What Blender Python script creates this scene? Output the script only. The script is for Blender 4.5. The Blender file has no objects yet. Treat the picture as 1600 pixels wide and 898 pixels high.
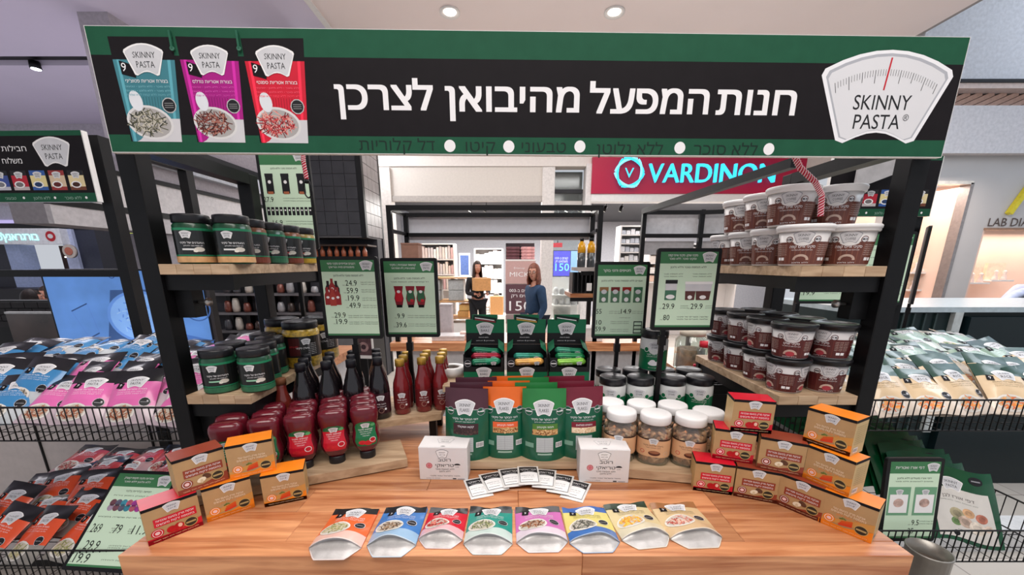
import bpy, bmesh, math, random
from mathutils import Vector, Matrix
random.seed(7)
PI = math.pi
S = bpy.context.scene
COL = S.collection
H = 1.58                      # eye height of the photographer (m)
TH = math.atan(600 / 2440)    # downward pitch
CT, ST = math.cos(TH), math.sin(TH)

# ---------------------------------------------------------------- camera
cam = bpy.data.cameras.new('camera')
cam.sensor_width = 36; cam.lens = 600 / 1600 * 36
cam.shift_y = (560 - 449) / 1600
cam.clip_start = 0.02; cam.clip_end = 100
camo = bpy.data.objects.new('camera', cam); COL.objects.link(camo)
camo.location = (0, 0, H); camo.rotation_euler = (PI / 2 - TH, 0, 0)
S.camera = camo
# ---------------------------------------------------------------- world, exposure
S.view_settings.view_transform = 'Standard'
S.view_settings.look = 'None'
S.view_settings.exposure = 0.0
S.view_settings.gamma = 1.0
S.view_settings.use_curve_mapping = False
w = bpy.data.worlds.new('mall_air'); S.world = w; w.use_nodes = True
w.node_tree.nodes['Background'].inputs[0].default_value = (0.88, 0.92, 1.0, 1)
w.node_tree.nodes['Background'].inputs[1].default_value = 0.62
S.cycles.max_bounces = 6; S.cycles.diffuse_bounces = 3; S.cycles.glossy_bounces = 3
S.cycles.transparent_max_bounces = 12; S.cycles.transmission_bounces = 4
S.cycles.caustics_reflective = False; S.cycles.caustics_refractive = False

def area_lamp(name, loc, sx, sy, power, color=(1, .96, .92), rot=(0, 0, 0)):
    l = bpy.data.lights.new(name, 'AREA'); l.shape = 'RECTANGLE'; l.size = sx; l.size_y = sy
    l.energy = power; l.color = color
    o = bpy.data.objects.new(name, l); COL.objects.link(o); o.location = loc; o.rotation_euler = rot
    return o
area_lamp('ceiling_panel_light', (0.2, -0.6, 3.85), 3.2, 1.6, 104, (1, .95, .90))
area_lamp('ceiling_panel_light', (0.0, 2.6, 3.85), 4.0, 1.2, 80, (1, .97, .95))
area_lamp('ceiling_panel_light', (0.0, 5.4, 3.85), 4.0, 1.2, 62, (1, .97, .95))
area_lamp('fill_uplight', (0.6, 3.2, 2.9), 4.5, 2.5, 9, (1, .95, .93), (PI, 0, 0))  # added upward fill to brighten the central ceiling, no fixture there
area_lamp('fill_uplight', (-6.0, 4.6, 2.7), 6.0, 4.5, 27, (.88, .86, 1.0), (PI, 0, 0))  # added cool fill that lifts the dark left ceiling
area_lamp('fill_uplight', (8.0, 2.5, 3.4), 4.0, 3.0, 110, (.90, .94, 1.0), (PI, 0, 0))  # added fill under the raised right ceiling, not a fitting
area_lamp('arcade_fill', (-6.0, 5.2, 3.8), 3.0, 2.0, 90, (1, .96, 1.0))  # unseen fill added to lighten the dark left arcade
area_lamp('arcade_fill', (-2.7, 6.2, 3.7), .6, 2.6, 95, (.96, .97, 1.0), (0, -.7, 0))  # second added fill, meant to whiten the left bulkheads
area_lamp('store_light', (-0.3, 9.2, 2.74), 3.6, 2.6, 380, (1, .97, .93))
area_lamp('store_light', (4.0, 9.2, 2.74), 3.6, 2.6, 320, (1, .97, .95))
area_lamp('cool_area_light', (3.6, 2.2, 3.75), 1.2, 3.0, 75, (.82, .91, 1.0))  # cool bluish area light just under the ceiling at right
area_lamp('display_light', (4.6, 4.4, 2.6), 1.6, .8, 22, (1, .84, .72))

def ray(px, py):
    u = (px - 800) / 600; v = (py - 560) / 600
    return Vector((u, CT - v * ST, -ST - v * CT))
def PZ(px, py, dz):           # point of that pixel on the level dz below the eye
    d = ray(px, py); k = dz / d.z; return Vector((d.x * k, d.y * k, H + dz))
def PY(px, py, y):            # point of that pixel on the upright plane at depth y
    d = ray(px, py); k = y / d.y; return Vector((d.x * k, y, H + d.z * k))
def PX(px, py, x):
    d = ray(px, py); k = x / d.x; return Vector((x, d.y * k, H + d.z * k))

# ---------------------------------------------------------------- materials
def lin(c):
    return tuple(((x / 255) / 12.92 if x / 255 <= .04045 else ((x / 255 + .055) / 1.055) ** 2.4) for x in c) + (1,)
_M = {}
def mat(rgb, rough=.5, metal=0, vary=.06, scale=30, bump=0, coat=0, em=0, spec=None, name=None):
    key = (tuple(rgb), rough, metal, vary, scale, bump, coat, em, spec)
    if key in _M: return _M[key]
    m = bpy.data.materials.new(name or 'surface_%02x%02x%02x' % tuple(int(c) for c in rgb)); m.use_nodes = True
    nt = m.node_tree; b = nt.nodes['Principled BSDF']
    b.inputs['Roughness'].default_value = rough; b.inputs['Metallic'].default_value = metal
    b.inputs['Specular IOR Level'].default_value = .30 if spec is None else spec
    if coat: b.inputs['Coat Weight'].default_value = coat; b.inputs['Coat Roughness'].default_value = .12
    c = lin(rgb)
    if vary:
        tc = nt.nodes.new('ShaderNodeTexCoord'); n = nt.nodes.new('ShaderNodeTexNoise')
        n.inputs['Scale'].default_value = scale; n.inputs['Detail'].default_value = 3
        nt.links.new(tc.outputs['Object'], n.inputs['Vector'])
        r = nt.nodes.new('ShaderNodeValToRGB')
        r.color_ramp.elements[0].color = tuple(x * (1 - vary * 1.6) for x in c[:3]) + (1,)
        r.color_ramp.elements[1].color = tuple(min(1, x * (1 + vary * 1.6)) for x in c[:3]) + (1,)
        r.color_ramp.elements[0].position = .3; r.color_ramp.elements[1].position = .7
        nt.links.new(n.outputs['Fac'], r.inputs['Fac']); nt.links.new(r.outputs['Color'], b.inputs['Base Color'])
        if em: nt.links.new(r.outputs['Color'], b.inputs['Emission Color'])
        if bump:
            bp = nt.nodes.new('ShaderNodeBump'); bp.inputs['Strength'].default_value = bump; bp.inputs['Distance'].default_value = .004
            nt.links.new(n.outputs['Fac'], bp.inputs['Height']); nt.links.new(bp.outputs['Normal'], b.inputs['Normal'])
    else:
        b.inputs['Base Color'].default_value = c; b.inputs['Emission Color'].default_value = c
    b.inputs['Emission Strength'].default_value = em
    _M[key] = m; return m

def wood(name, c1, c2, grain=(3, 60, 60), rough=.35, coat=.2, per_object=.25):
    m = bpy.data.materials.new(name); m.use_nodes = True; nt = m.node_tree; b = nt.nodes['Principled BSDF']
    N = nt.nodes.new; L = nt.links.new
    tc = N('ShaderNodeTexCoord'); mp = N('ShaderNodeMapping'); oi = N('ShaderNodeObjectInfo')
    mp.inputs['Scale'].default_value = grain
    ad = N('ShaderNodeVectorMath'); ad.operation = 'ADD'
    ml = N('ShaderNodeMath'); ml.operation = 'MULTIPLY'; ml.inputs[1].default_value = 37
    L(oi.outputs['Random'], ml.inputs[0]); L(tc.outputs['Object'], ad.inputs[0]); L(ml.outputs[0], ad.inputs[1])
    L(ad.outputs[0], mp.inputs['Vector'])
    n = N('ShaderNodeTexNoise'); n.inputs['Scale'].default_value = 1; n.inputs['Detail'].default_value = 7; n.inputs['Distortion'].default_value = .6
    L(mp.outputs[0], n.inputs['Vector'])
    r = N('ShaderNodeValToRGB'); r.color_ramp.elements[0].position = .32; r.color_ramp.elements[1].position = .68
    r.color_ramp.elements[0].color = lin(c2); r.color_ramp.elements[1].color = lin(c1)
    L(n.outputs['Fac'], r.inputs['Fac'])
    hs = N('ShaderNodeHueSaturation'); mr = N('ShaderNodeMapRange')
    mr.inputs[3].default_value = 1 - per_object; mr.inputs[4].default_value = 1 + per_object * .5
    L(oi.outputs['Random'], mr.inputs[0]); L(mr.outputs[0], hs.inputs['Value']); L(r.outputs['Color'], hs.inputs['Color'])
    L(hs.outputs[0], b.inputs['Base Color'])
    b.inputs['Roughness'].default_value = rough; b.inputs['Coat Weight'].default_value = coat; b.inputs['Coat Roughness'].default_value = .25
    bp = N('ShaderNodeBump'); bp.inputs['Strength'].default_value = .12; bp.inputs['Distance'].default_value = .001
    L(n.outputs['Fac'], bp.inputs['Height']); L(bp.outputs[0], b.inputs['Normal'])
    return m
def clear(name, tint=(255, 255, 255), gloss=.08, op=0.12, rough=.08):
    m = bpy.data.materials.new(name); m.use_nodes = True; nt = m.node_tree; N = nt.nodes.new; L = nt.links.new
    out = nt.nodes['Material Output']; nt.nodes.remove(nt.nodes['Principled BSDF'])
    tr = N('ShaderNodeBsdfTransparent'); tr.inputs[0].default_value = lin(tint)
    gl = N('ShaderNodeBsdfGlossy'); gl.inputs['Roughness'].default_value = rough
    df = N('ShaderNodeBsdfDiffuse'); df.inputs[0].default_value = lin(tint)
    lw = N('ShaderNodeLayerWeight'); lw.inputs[0].default_value = .35
    ns = N('ShaderNodeTexNoise'); ns.inputs['Scale'].default_value = 8
    ma = N('ShaderNodeMath'); ma.operation = 'MULTIPLY_ADD'; ma.inputs[1].default_value = .5; ma.inputs[2].default_value = gloss
    m1 = N('ShaderNodeMixShader'); m2 = N('ShaderNodeMixShader'); m2.inputs[0].default_value = op
    bp = N('ShaderNodeBump'); bp.inputs['Strength'].default_value = .08; L(ns.outputs['Fac'], bp.inputs['Height']); L(bp.outputs[0], gl.inputs['Normal'])
    L(lw.outputs['Facing'], ma.inputs[0]); L(ma.outputs[0], m1.inputs[0]); L(tr.outputs[0], m2.inputs[1]); L(df.outputs[0], m2.inputs[2])
    L(m2.outputs[0], m1.inputs[1]); L(gl.outputs[0], m1.inputs[2]); L(m1.outputs[0], out.inputs[0])
    return m

BLACK = mat((17, 17, 19), .45, 0, .1)
BLACKM = mat((15, 15, 17), .42, .2, .1, name='black_powder_coat')
INK = mat((28, 28, 32), .5, 0, 0)
WHITE = mat((232, 230, 228), .5, 0, .02)
WHITEP = mat((238, 236, 236), .55, 0, 0, name='white_print')
SILVER = mat((206, 206, 210), .35, 0, .03)
SILVERD = mat((150, 150, 156), .4, 0, .02)
GREEN = mat((34, 84, 62), .6, 0, .04, spec=.12, name='banner_green')
DGREEN = mat((8, 38, 28), .5, 0, 0)
PGREEN = mat((14, 86, 60), .3, 0, .05, coat=.4)
COUNTERW = wood('butcher_block', (224, 160, 112), (168, 98, 58), (4, 48, 48), .34, .25, .30)
SHELFW = wood('light_oak', (206, 178, 146), (166, 136, 106), (6, 50, 50), .5, .1, .12)
DSHELFW = wood('shelf_top_oak', (150, 116, 92), (112, 82, 62), (6, 50, 50), .4, .2, .1)
FOIL = mat((200, 197, 195), .38, .35, .08, 40, .3, name='foil_lining')
RED = mat((196, 26, 44), .4, 0, .03)
ORANGE = mat((238, 128, 28), .45, 0, .03)
GOLD = mat((176, 140, 92), .42, .15, .04, name='kraft_gold')

# ---------------------------------------------------------------- mesh building
class MB:
    def __init__(s): s.v = []; s.f = []; s.m = []; s.sm = []; s.mats = []
    def mi(s, m):
        if m not in s.mats: s.mats.append(m)
        return s.mats.index(m)
    def add(s, vs, fs, m, smooth=False, M=None):
        b = len(s.v); k = s.mi(m)
        s.v += [tuple(M @ Vector(p)) if M else tuple(p) for p in vs]
        for f in fs: s.f.append(tuple(b + i for i in f)); s.m.append(k); s.sm.append(smooth)
        return s
    def box(s, x0, x1, y0, y1, z0, z1, m, M=None):
        vs = [(x0, y0, z0), (x1, y0, z0), (x1, y1, z0), (x0, y1, z0), (x0, y0, z1), (x1, y0, z1), (x1, y1, z1), (x0, y1, z1)]
        return s.add(vs, [(0, 3, 2, 1), (4, 5, 6, 7), (0, 1, 5, 4), (1, 2, 6, 5), (2, 3, 7, 6), (3, 0, 4, 7)], m, False, M)
    def prism(s, pts, z0, z1, m, M=None, top=None):
        n = len(pts); vs = [(x, y, z0) for x, y in pts] + [(x, y, z1) for x, y in pts]
        s.add(vs, [tuple(range(n))[::-1]] + [(i, (i + 1) % n, n + (i + 1) % n, n + i) for i in range(n)], m, False, M)
        b = len(s.v) - 2 * n; s.f.append(tuple(b + n + i for i in range(n))); s.m.append(s.mi(top or m)); s.sm.append(False)
        return s
    def lathe(s, prof, m, n=24, sx=1, sy=1, M=None, e=2, smooth=True, cap=True):
        vs = []; fs = []
        for r, z in prof:
            for i in range(n):
                a = 2 * PI * i / n; c, q = math.cos(a), math.sin(a)
                k = 1 if e == 2 else (abs(c) ** e + abs(q) ** e) ** (-1 / e)
                vs.append((r * k * c * sx, r * k * q * sy, z))
        for j in range(len(prof) - 1):
            for i in range(n):
                fs.append((j * n + i, j * n + (i + 1) % n, (j + 1) * n + (i + 1) % n, (j + 1) * n + i))
        s.add(vs, fs, m, smooth, M)
        if cap:
            b = len(s.v) - len(vs); k = s.mi(m)
            if prof[0][0] > 1e-4: s.f.append(tuple(b + i for i in range(n))[::-1]); s.m.append(k); s.sm.append(False)
            if prof[-1][0] > 1e-4: s.f.append(tuple(b + (len(prof) - 1) * n + i for i in range(n))); s.m.append(k); s.sm.append(False)
        return s
    def tube(s, pts, r, m, n=6, M=None, closed=False):
        P = [Vector(p) for p in pts]; vs = []; fs = []; L = len(P)
        for i, p in enumerate(P):
            a = P[(i - 1) % L] if (closed or i) else p; b = P[(i + 1) % L] if (closed or i < L - 1) else p
            d = (b - a).normalized(); u = d.cross(Vector((0, 0, 1)))
            if u.length < .1: u = d.cross(Vector((0, 1, 0)))
            u.normalize(); w_ = d.cross(u); rr = r[i] if isinstance(r, (list, tuple)) else r
            for k in range(n):
                t = 2 * PI * (k + .5) / n; vs.append(p + (u * math.cos(t) + w_ * math.sin(t)) * rr)
        for i in range(L if closed else L - 1):
            j = (i + 1) % L
            for k in range(n): fs.append((i * n + k, i * n + (k + 1) % n, j * n + (k + 1) % n, j * n + k))
        if not closed: fs += [tuple(range(n))[::-1], tuple((L - 1) * n + k for k in range(n))]
        return s.add(vs, fs, m, n > 4, M)
    def bar(s, a, b, w_, m, h=None):     # square section bar between two points
        a, b = Vector(a), Vector(b); d = (b - a).normalized(); h = h or w_
        u = d.cross(Vector((0, 0, 1)))
        if u.length < .05: u = Vector((1, 0, 0))
        u.normalize(); q = u.cross(d).normalized(); vs = []
        for p in (a, b):
            for i, j in ((-1, -1), (1, -1), (1, 1), (-1, 1)): vs.append(p + u * i * w_ / 2 + q * j * h / 2)
        return s.add(vs, [(0, 3, 2, 1), (4, 5, 6, 7), (0, 1, 5, 4), (1, 2, 6, 5), (2, 3, 7, 6), (3, 0, 4, 7)], m)
    def grid(s, fn, nu, nv, m, smooth=True, M=None, flip=False):
        vs = [fn(i / nu, j / nv) for j in range(nv + 1) for i in range(nu + 1)]
        fs = [(j * (nu + 1) + i, j * (nu + 1) + i + 1, (j + 1) * (nu + 1) + i + 1, (j + 1) * (nu + 1) + i) for j in range(nv) for i in range(nu)]
        if flip: fs = [f[::-1] for f in fs]
        return s.add(vs, fs, m, smooth, M)
    def build(s, name, parent=None, loc=(0, 0, 0), rot=(0, 0, 0), bevel=0, seg=2, **tags):
        me = bpy.data.meshes.new(name); me.from_pydata(s.v, [], s.f)
        for m in s.mats: me.materials.append(m)
        me.polygons.foreach_set('material_index', s.m); me.polygons.foreach_set('use_smooth', s.sm)
        if bevel:
            bm = bmesh.new(); bm.from_mesh(me); bmesh.ops.remove_doubles(bm, verts=bm.verts, dist=1e-5)
            bmesh.ops.bevel(bm, geom=[e for e in bm.edges if len(e.link_faces) == 2 and e.calc_face_angle(0) > .5], offset=bevel, segments=seg, affect='EDGES', profile=.5, clamp_overlap=True)
            bm.to_mesh(me); bm.free()
        me.update()
        o = bpy.data.objects.new(name, me); COL.objects.link(o); o.location = loc; o.rotation_euler = rot
        if parent: o.parent = parent
        for k, v in tags.items(): o[k] = v
        return o

def T(name, label, cat, loc=(0, 0, 0), rz=0, group=None, rot=None):
    o = bpy.data.objects.new(name, None); COL.objects.link(o); o.empty_display_size = .05
    o.location = loc; o.rotation_euler = rot or (0, 0, rz); o['label'] = label; o['category'] = cat
    if group: o['group'] = group
    return o
def tag(o, label, cat, group=None, kind=None):
    o['label'] = label; o['category'] = cat
    if group: o['group'] = group
    if kind: o['kind'] = kind
    return o
def struct(o): o['kind'] = 'structure'; return o
KIDS = {}
def dup(src, loc, rz=0, label=None, group=None, rot=None, cat=None, scale=None):
    def cp(o, parent):
        c = o.copy(); COL.objects.link(c)
        if parent: c.parent = parent; c.matrix_parent_inverse = o.matrix_parent_inverse.copy()
        for ch in kids(o): cp(ch, c)
        return c
    def kids(o):
        if o.name not in KIDS: KIDS[o.name] = list(o.children)
        return KIDS[o.name]
    r = cp(src, None); r.location = loc; r.rotation_euler = rot or (0, 0, rz)
    if scale: r.scale = scale if isinstance(scale, (tuple, list)) else (scale,) * 3
    if label: r['label'] = label
    if group: r['group'] = group
    if cat: r['category'] = cat
    return r
class Proto:      # the first placement moves the source itself, later ones copy it
    def __init__(s, maker): s.mk = maker; s.src = None
    def put(s, loc, rz, label, group=None, rot=None, scale=None):
        if s.src is None:
            s.src = s.mk(); r = s.src; r.location = loc; r.rotation_euler = rot or (0, 0, rz); r['label'] = label
            if scale: r.scale = scale if isinstance(scale, (tuple, list)) else (scale,) * 3
            if group: r['group'] = group
            return r
        return dup(s.src, loc, rz, label, group, rot, scale=scale)
ORD = ['first', 'second', 'third', 'fourth', 'fifth', 'sixth', 'seventh', 'eighth', 'ninth', 'tenth', 'eleventh', 'twelfth']

# ---------------------------------------------------------------- flat printed artwork
_TX = {}
def outline(st, bold, res):
    cu = bpy.data.curves.new('text', 'FONT'); cu.body = st; cu.resolution_u = res; cu.offset = bold; cu.fill_mode = 'NONE'
    o = bpy.data.objects.new('text', cu); COL.objects.link(o)
    ev = o.evaluated_get(bpy.context.evaluated_depsgraph_get()); me = ev.to_mesh()
    vs = [(v.co.x, v.co.y) for v in me.vertices]; es = [tuple(e.vertices) for e in me.edges]
    ev.to_mesh_clear(); bpy.data.objects.remove(o); bpy.data.curves.remove(cu)
    return vs, es
_GL = {}; _WD = {}
def width(st):
    if st not in _WD:
        vs, _ = outline(st, 0, 1); _WD[st] = max(v[0] for v in vs) - min(v[0] for v in vs)
    return _WD[st]
from mathutils.geometry import delaunay_2d_cdt
def glyph(c, bold, res):      # filled with the non-zero winding rule, so overlapping strokes stay whole
    key = (c, bold, res)
    if key in _GL: return _GL[key]
    adv = width('H' + c + 'H') - width('HH')
    if c == ' ': _GL[key] = ([], [], adv); return _GL[key]
    vs, es = outline(c, bold, res)
    nx = {}
    for a, b in es: nx.setdefault(a, []).append(b); nx.setdefault(b, []).append(a)
    seen = set(); segs = []
    for v0 in range(len(vs)):
        if v0 in seen or v0 not in nx: continue
        loop = [v0]; seen.add(v0); cur = v0; nb = [n for n in nx[v0] if n == v0 + 1] or nx[v0]; cur = nb[0]
        while cur not in seen:
            seen.add(cur); loop.append(cur); cand = [n for n in nx[cur] if n not in seen]
            if not cand: break
            cur = cand[0]
        segs += [(vs[loop[i]], vs[loop[(i + 1) % len(loop)]]) for i in range(len(loop))]
    r = delaunay_2d_cdt([Vector(v) for v in vs], es, [], 0, 1e-6); ov, tr = r[0], r[2]; fs = []
    for t in tr:
        cx = sum(ov[i].x for i in t) / len(t); cy = sum(ov[i].y for i in t) / len(t); wn = 0
        for (ax, ay), (bx, by) in segs:
            if (ay <= cy) != (by <= cy):
                if ax + (cy - ay) / (by - ay) * (bx - ax) > cx: wn += 1 if by > ay else -1
        if wn: fs.append(tuple(t))
    used = sorted({i for f in fs for i in f}); mp = {k: i for i, k in enumerate(used)}
    _GL[key] = ([(ov[i].x, ov[i].y) for i in used], [tuple(mp[i] for i in f) for f in fs], adv); return _GL[key]
def text_geo(st, bold=0.0, res=2, sp=1.0):
    key = (st, bold, res, sp)
    if key in _TX: return _TX[key]
    vs = []; fs = []; x = 0
    for c in st:
        gv, gf, adv = glyph(c, bold, res); b = len(vs)
        vs += [(vx + x, vy) for vx, vy in gv]; fs += [tuple(b + i for i in f) for f in gf]; x += adv * sp
    if not vs: vs = [(0, 0), (.1, 0), (.1, .1)]; fs = [(0, 1, 2)]
    _TX[key] = (vs, fs); return _TX[key]
def heb(s): return s[::-1]
def plate(w_, h_, ins=0):
    a = w_ / 2 - ins; b = w_ * .30 - ins; t = h_ * .5 - ins; pts = []
    for i in range(9): k = -1 + i / 4; pts.append((k * (a - .02 * w_), t - (h_ * .20) * k * k))
    pts += [(a, t - h_ * .27), (b + .01 * w_, -h_ * .5 + ins + .03 * h_), (b - .05 * w_, -h_ * .5 + ins)]
    for i in range(1, 6): k = 1 - i / 3; pts.append((k * (b - .07 * w_), -h_ * .5 + ins + h_ * .12 * (1 - k * k)))
    pts += [(-b + .05 * w_, -h_ * .5 + ins), (-b - .01 * w_, -h_ * .5 + ins + .03 * h_), (-a, t - h_ * .27)]
    return pts[::-1]
class Art:
    STEP = .00012
    def __init__(s): s.i = []
    def poly(s, pts, m, L=1): s.i.append(([tuple(p) for p in pts], [tuple(range(len(pts)))], m, L)); return s
    def rect(s, x0, x1, y0, y1, m, L=0): return s.poly([(x0, y0), (x1, y0), (x1, y1), (x0, y1)], m, L)
    def ell(s, cx, cy, rx, ry, m, L=1, n=16, rot=0, a0=0, a1=2 * PI):
        c, q = math.cos(rot), math.sin(rot); P = []
        full = a1 - a0 > 6.2
        for i in range(n + (0 if full else 1)):
            t = a0 + (a1 - a0) * i / n; x, y = rx * math.cos(t), ry * math.sin(t); P.append((cx + x * c - y * q, cy + x * q + y * c))
        return s.poly(P, m, L)
    def line(s, x0, y0, x1, y1, w_, m, L=2):
        dx, dy = x1 - x0, y1 - y0; l = math.hypot(dx, dy) or 1; nx, ny = -dy / l * w_ / 2, dx / l * w_ / 2
        return s.poly([(x0 - nx, y0 - ny), (x1 - nx, y1 - ny), (x1 + nx, y1 + ny), (x0 + nx, y0 + ny)], m, L)
    def ring(s, cx, cy, r, w_, m, L=2, n=20):
        for i in range(n):
            a, b = 2 * PI * i / n, 2 * PI * (i + 1) / n
            s.poly([(cx + r * math.cos(a), cy + r * math.sin(a)), (cx + r * math.cos(b), cy + r * math.sin(b)), (cx + (r - w_) * math.cos(b), cy + (r - w_) * math.sin(b)), (cx + (r - w_) * math.cos(a), cy + (r - w_) * math.sin(a))][::-1], m, L)
        return s
    def text(s, st, x, y, h, m, al='c', bold=0, sl=0, L=3, fit=None, res=2, sp=1.0, hh=None):
        vs, fs = text_geo(st, bold, res, sp); x0 = min(v[0] for v in vs); x1 = max(v[0] for v in vs)
        k = h / .70; kx = fit / (x1 - x0) if fit else k
        ox = x - (x0 + x1) / 2 * kx if al == 'c' else (x - x0 * kx if al == 'l' else x - x1 * kx)
        s.i.append(([(ox + vx * kx + sl * vy * k, y + vy * k) for vx, vy in vs], fs, m, L)); return s
    def logo(s, cx, cy, w_, word, L=2, line1='SKINNY', edge=None, ink=None, face=None):
        h_ = w_ * .72
        s.poly([(cx + x, cy + y) for x, y in plate(w_, h_)], edge or WHITEP, L)
        s.poly([(cx + x, cy + y) for x, y in plate(w_, h_, w_ * .035)], face or SILVER, L + 1)
        s.text(line1, cx, cy + h_ * .05, h_ * .19, ink or INK, L=L + 2, fit=w_ * .56, res=1, bold=.015)
        s.text(word, cx, cy - h_ * .25, h_ * .20, ink or INK, L=L + 2, fit=w_ * .46, res=1, bold=.035)
        return s
    def fill(s, cx, cy, rx, ry, mats, n, ln, wd, L=3, seed=1):
        R = random.Random(seed)
        for i in range(n):
            a = R.uniform(0, 2 * PI); q = math.sqrt(R.random()); x, y = cx + rx * q * math.cos(a), cy + ry * q * math.sin(a)
            t = R.uniform(0, PI); l = ln * R.uniform(.5, 1)
            s.line(x - l * math.cos(t), y - l * math.sin(t), x + l * math.cos(t), y + l * math.sin(t), wd, R.choice(mats), L + R.random() * .9)
        return s
    def move(s, dx, dy, k=1):
        s.i = [([(x * k + dx, y * k + dy) for x, y in v], f, m, L) for v, f, m, L in s.i]; return s
    def paste(s, o, dx=0, dy=0, k=1, dL=0):
        s.i += [([(x * k + dx, y * k + dy) for x, y in v], f, m, L + dL) for v, f, m, L in o.i]; return s
    def emit(s, mb, fn, cut=0, step=None, xr=None, cuty=0):
        st = step or s.STEP
        for vs, fs, m, L in s.i:
            if cut or cuty:
                lo = min(v[0] for v in vs); hi = max(v[0] for v in vs); ly = min(v[1] for v in vs); hy = max(v[1] for v in vs)
                if (cut and hi - lo > cut) or (cuty and hy - ly > cuty):
                    bm = bmesh.new(); bv = [bm.verts.new((x, y, 0)) for x, y in vs]
                    for f in fs:
                        try: bm.faces.new([bv[i] for i in f])
                        except ValueError: pass
                    if cut:
                        for k in range(math.ceil(lo / cut), math.ceil(hi / cut)):
                            bmesh.ops.bisect_plane(bm, geom=bm.verts[:] + bm.edges[:] + bm.faces[:], plane_co=(k * cut, 0, 0), plane_no=(1, 0, 0))
                    if cuty:
                        for k in range(math.ceil(ly / cuty), math.ceil(hy / cuty)):
                            bmesh.ops.bisect_plane(bm, geom=bm.verts[:] + bm.edges[:] + bm.faces[:], plane_co=(0, k * cuty, 0), plane_no=(0, 1, 0))
                    bm.verts.index_update()
                    mb.add([fn(v.co.x, v.co.y, L * st) for v in bm.verts], [tuple(v.index for v in f.verts) for f in bm.faces], m)
                    bm.free(); continue
            mb.add([fn(x, y, L * st) for x, y in vs], fs, m)
        return mb
def front(y0, sx=1):                # flat print on a face looking to -Y
    return lambda x, y, l: (x, y0 - .0004 - l, y)
def wrap(r, off=.0005):             # print round a cylinder, x=0 facing -Y
    rf = r if callable(r) else (lambda z: r)
    return lambda x, y, l: ((rf(y) + off + l) * math.sin(x / rf(y)), -(rf(y) + off + l) * math.cos(x / rf(y)), y)
# ================================================================ THE SETTING
def wallbox(name, x0, x1, y0, y1, z0, z1, m, parent=None):
    return struct(MB().box(x0, x1, y0, y1, z0, z1, m).build(name, parent))
def tiles_mat(name, c1, c2, grout, size, rough=.4):
    m = bpy.data.materials.new(name); m.use_nodes = True; nt = m.node_tree; b = nt.nodes['Principled BSDF']; N = nt.nodes.new; L = nt.links.new
    tc = N('ShaderNodeTexCoord'); br = N('ShaderNodeTexBrick'); br.offset = 0
    br.inputs['Scale'].default_value = 1; br.inputs['Brick Width'].default_value = size; br.inputs['Row Height'].default_value = size
    br.inputs['Mortar Size'].default_value = .004; br.inputs['Color1'].default_value = lin(c1); br.inputs['Color2'].default_value = lin(c2); br.inputs['Mortar'].default_value = lin(grout)
    L(tc.outputs['Object'], br.inputs['Vector']); L(br.outputs['Color'], b.inputs['Base Color']); b.inputs['Roughness'].default_value = rough
    return m
WALLW = mat((214, 208, 204), .7, 0, .02, 2, name='painted_plaster')
WALLG = mat((172, 168, 168), .7, 0, .02, 2)
CEIL = mat((236, 224, 222), .8, 0, .015, 1, name='ceiling_paint')
CEILL = mat((216, 208, 226), .8, 0, .015, 1, name='ceiling_paint_cool')
DARKW = mat((52, 52, 58), .6, 0, .05, 4)
EMW = mat((255, 250, 240), .5, 0, 0, em=6, name='lamp_glow')
struct(MB().box(-14, 14, -6, 16, -.05, 0, tiles_mat('stone_floor_tiles', (196, 188, 178), (186, 178, 170), (150, 142, 136), .6, .25)).build('floor'))
Z0 = H + 2.42
wallbox('ceiling', -1.9, 4.41, -4, 6.9, Z0, Z0 + .1, CEIL)
wallbox('ceiling', -14, -1.96, -4, 5.34, Z0, Z0 + .1, CEILL)
wallbox('ceiling', -14, -1.96, 5.56, 7.7, Z0, Z0 + .1, CEILL)
wallbox('trim_1', -1.96, -1.90, -4, 6.9, Z0 - .012, Z0 + .1, WHITE)
wallbox('trim_2', -14, -1.96, 5.34, 5.56, Z0 + .06, Z0 + .1, BLACK)
wallbox('trim_3', 4.41, 4.45, -4, 6.9, Z0, Z0 + .75, mat((150, 146, 144), .7, 0, .02))
wallbox('ceiling', 4.45, 14, -4, 6.9, Z0 + .75, Z0 + .85, mat((214, 226, 240), .8, 0, .02, 1))
# recessed downlights
def downlight(p, r, label):
    t = T('ceiling_downlight', label, 'ceiling light', p)
    MB().lathe([(r, .0), (r, -.012), (r * .72, -.004), (r * .66, .0)], WHITE, 24, cap=False).build('trim_ring', t)
    MB().lathe([(.0001, -.002), (r * .6, -.003), (r * .6, .0)], EMW, 20).build('lamp_lens', t)
    l = bpy.data.lights.new('downlight_beam', 'SPOT'); l.energy = 30; l.spot_size = 1.6; l.color = (1, .95, .9); l.shadow_soft_size = .08
    o = bpy.data.objects.new('downlight_beam', l); COL.objects.link(o); o.parent = t; o.location = (0, 0, -.03)
downlight(PZ(703, 19, 2.415), .10, 'recessed round ceiling downlight, left one above the long banner')
downlight(PZ(960, 19, 2.415), .10, 'recessed round ceiling downlight, right one above the long banner')
t = T('track_spotlight', 'small bright spotlight in the black ceiling slot at far left', 'spotlight', PZ(55, 103, 2.40))
MB().lathe([(.05, .05), (.055, -.03), (.04, -.035)], BLACK, 16).build('housing', t)
MB().lathe([(.0001, -.04), (.045, -.038), (.045, -.03)], mat((235, 245, 255), .5, 0, 0, em=14), 16).build('lamp_lens', t)

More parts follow.
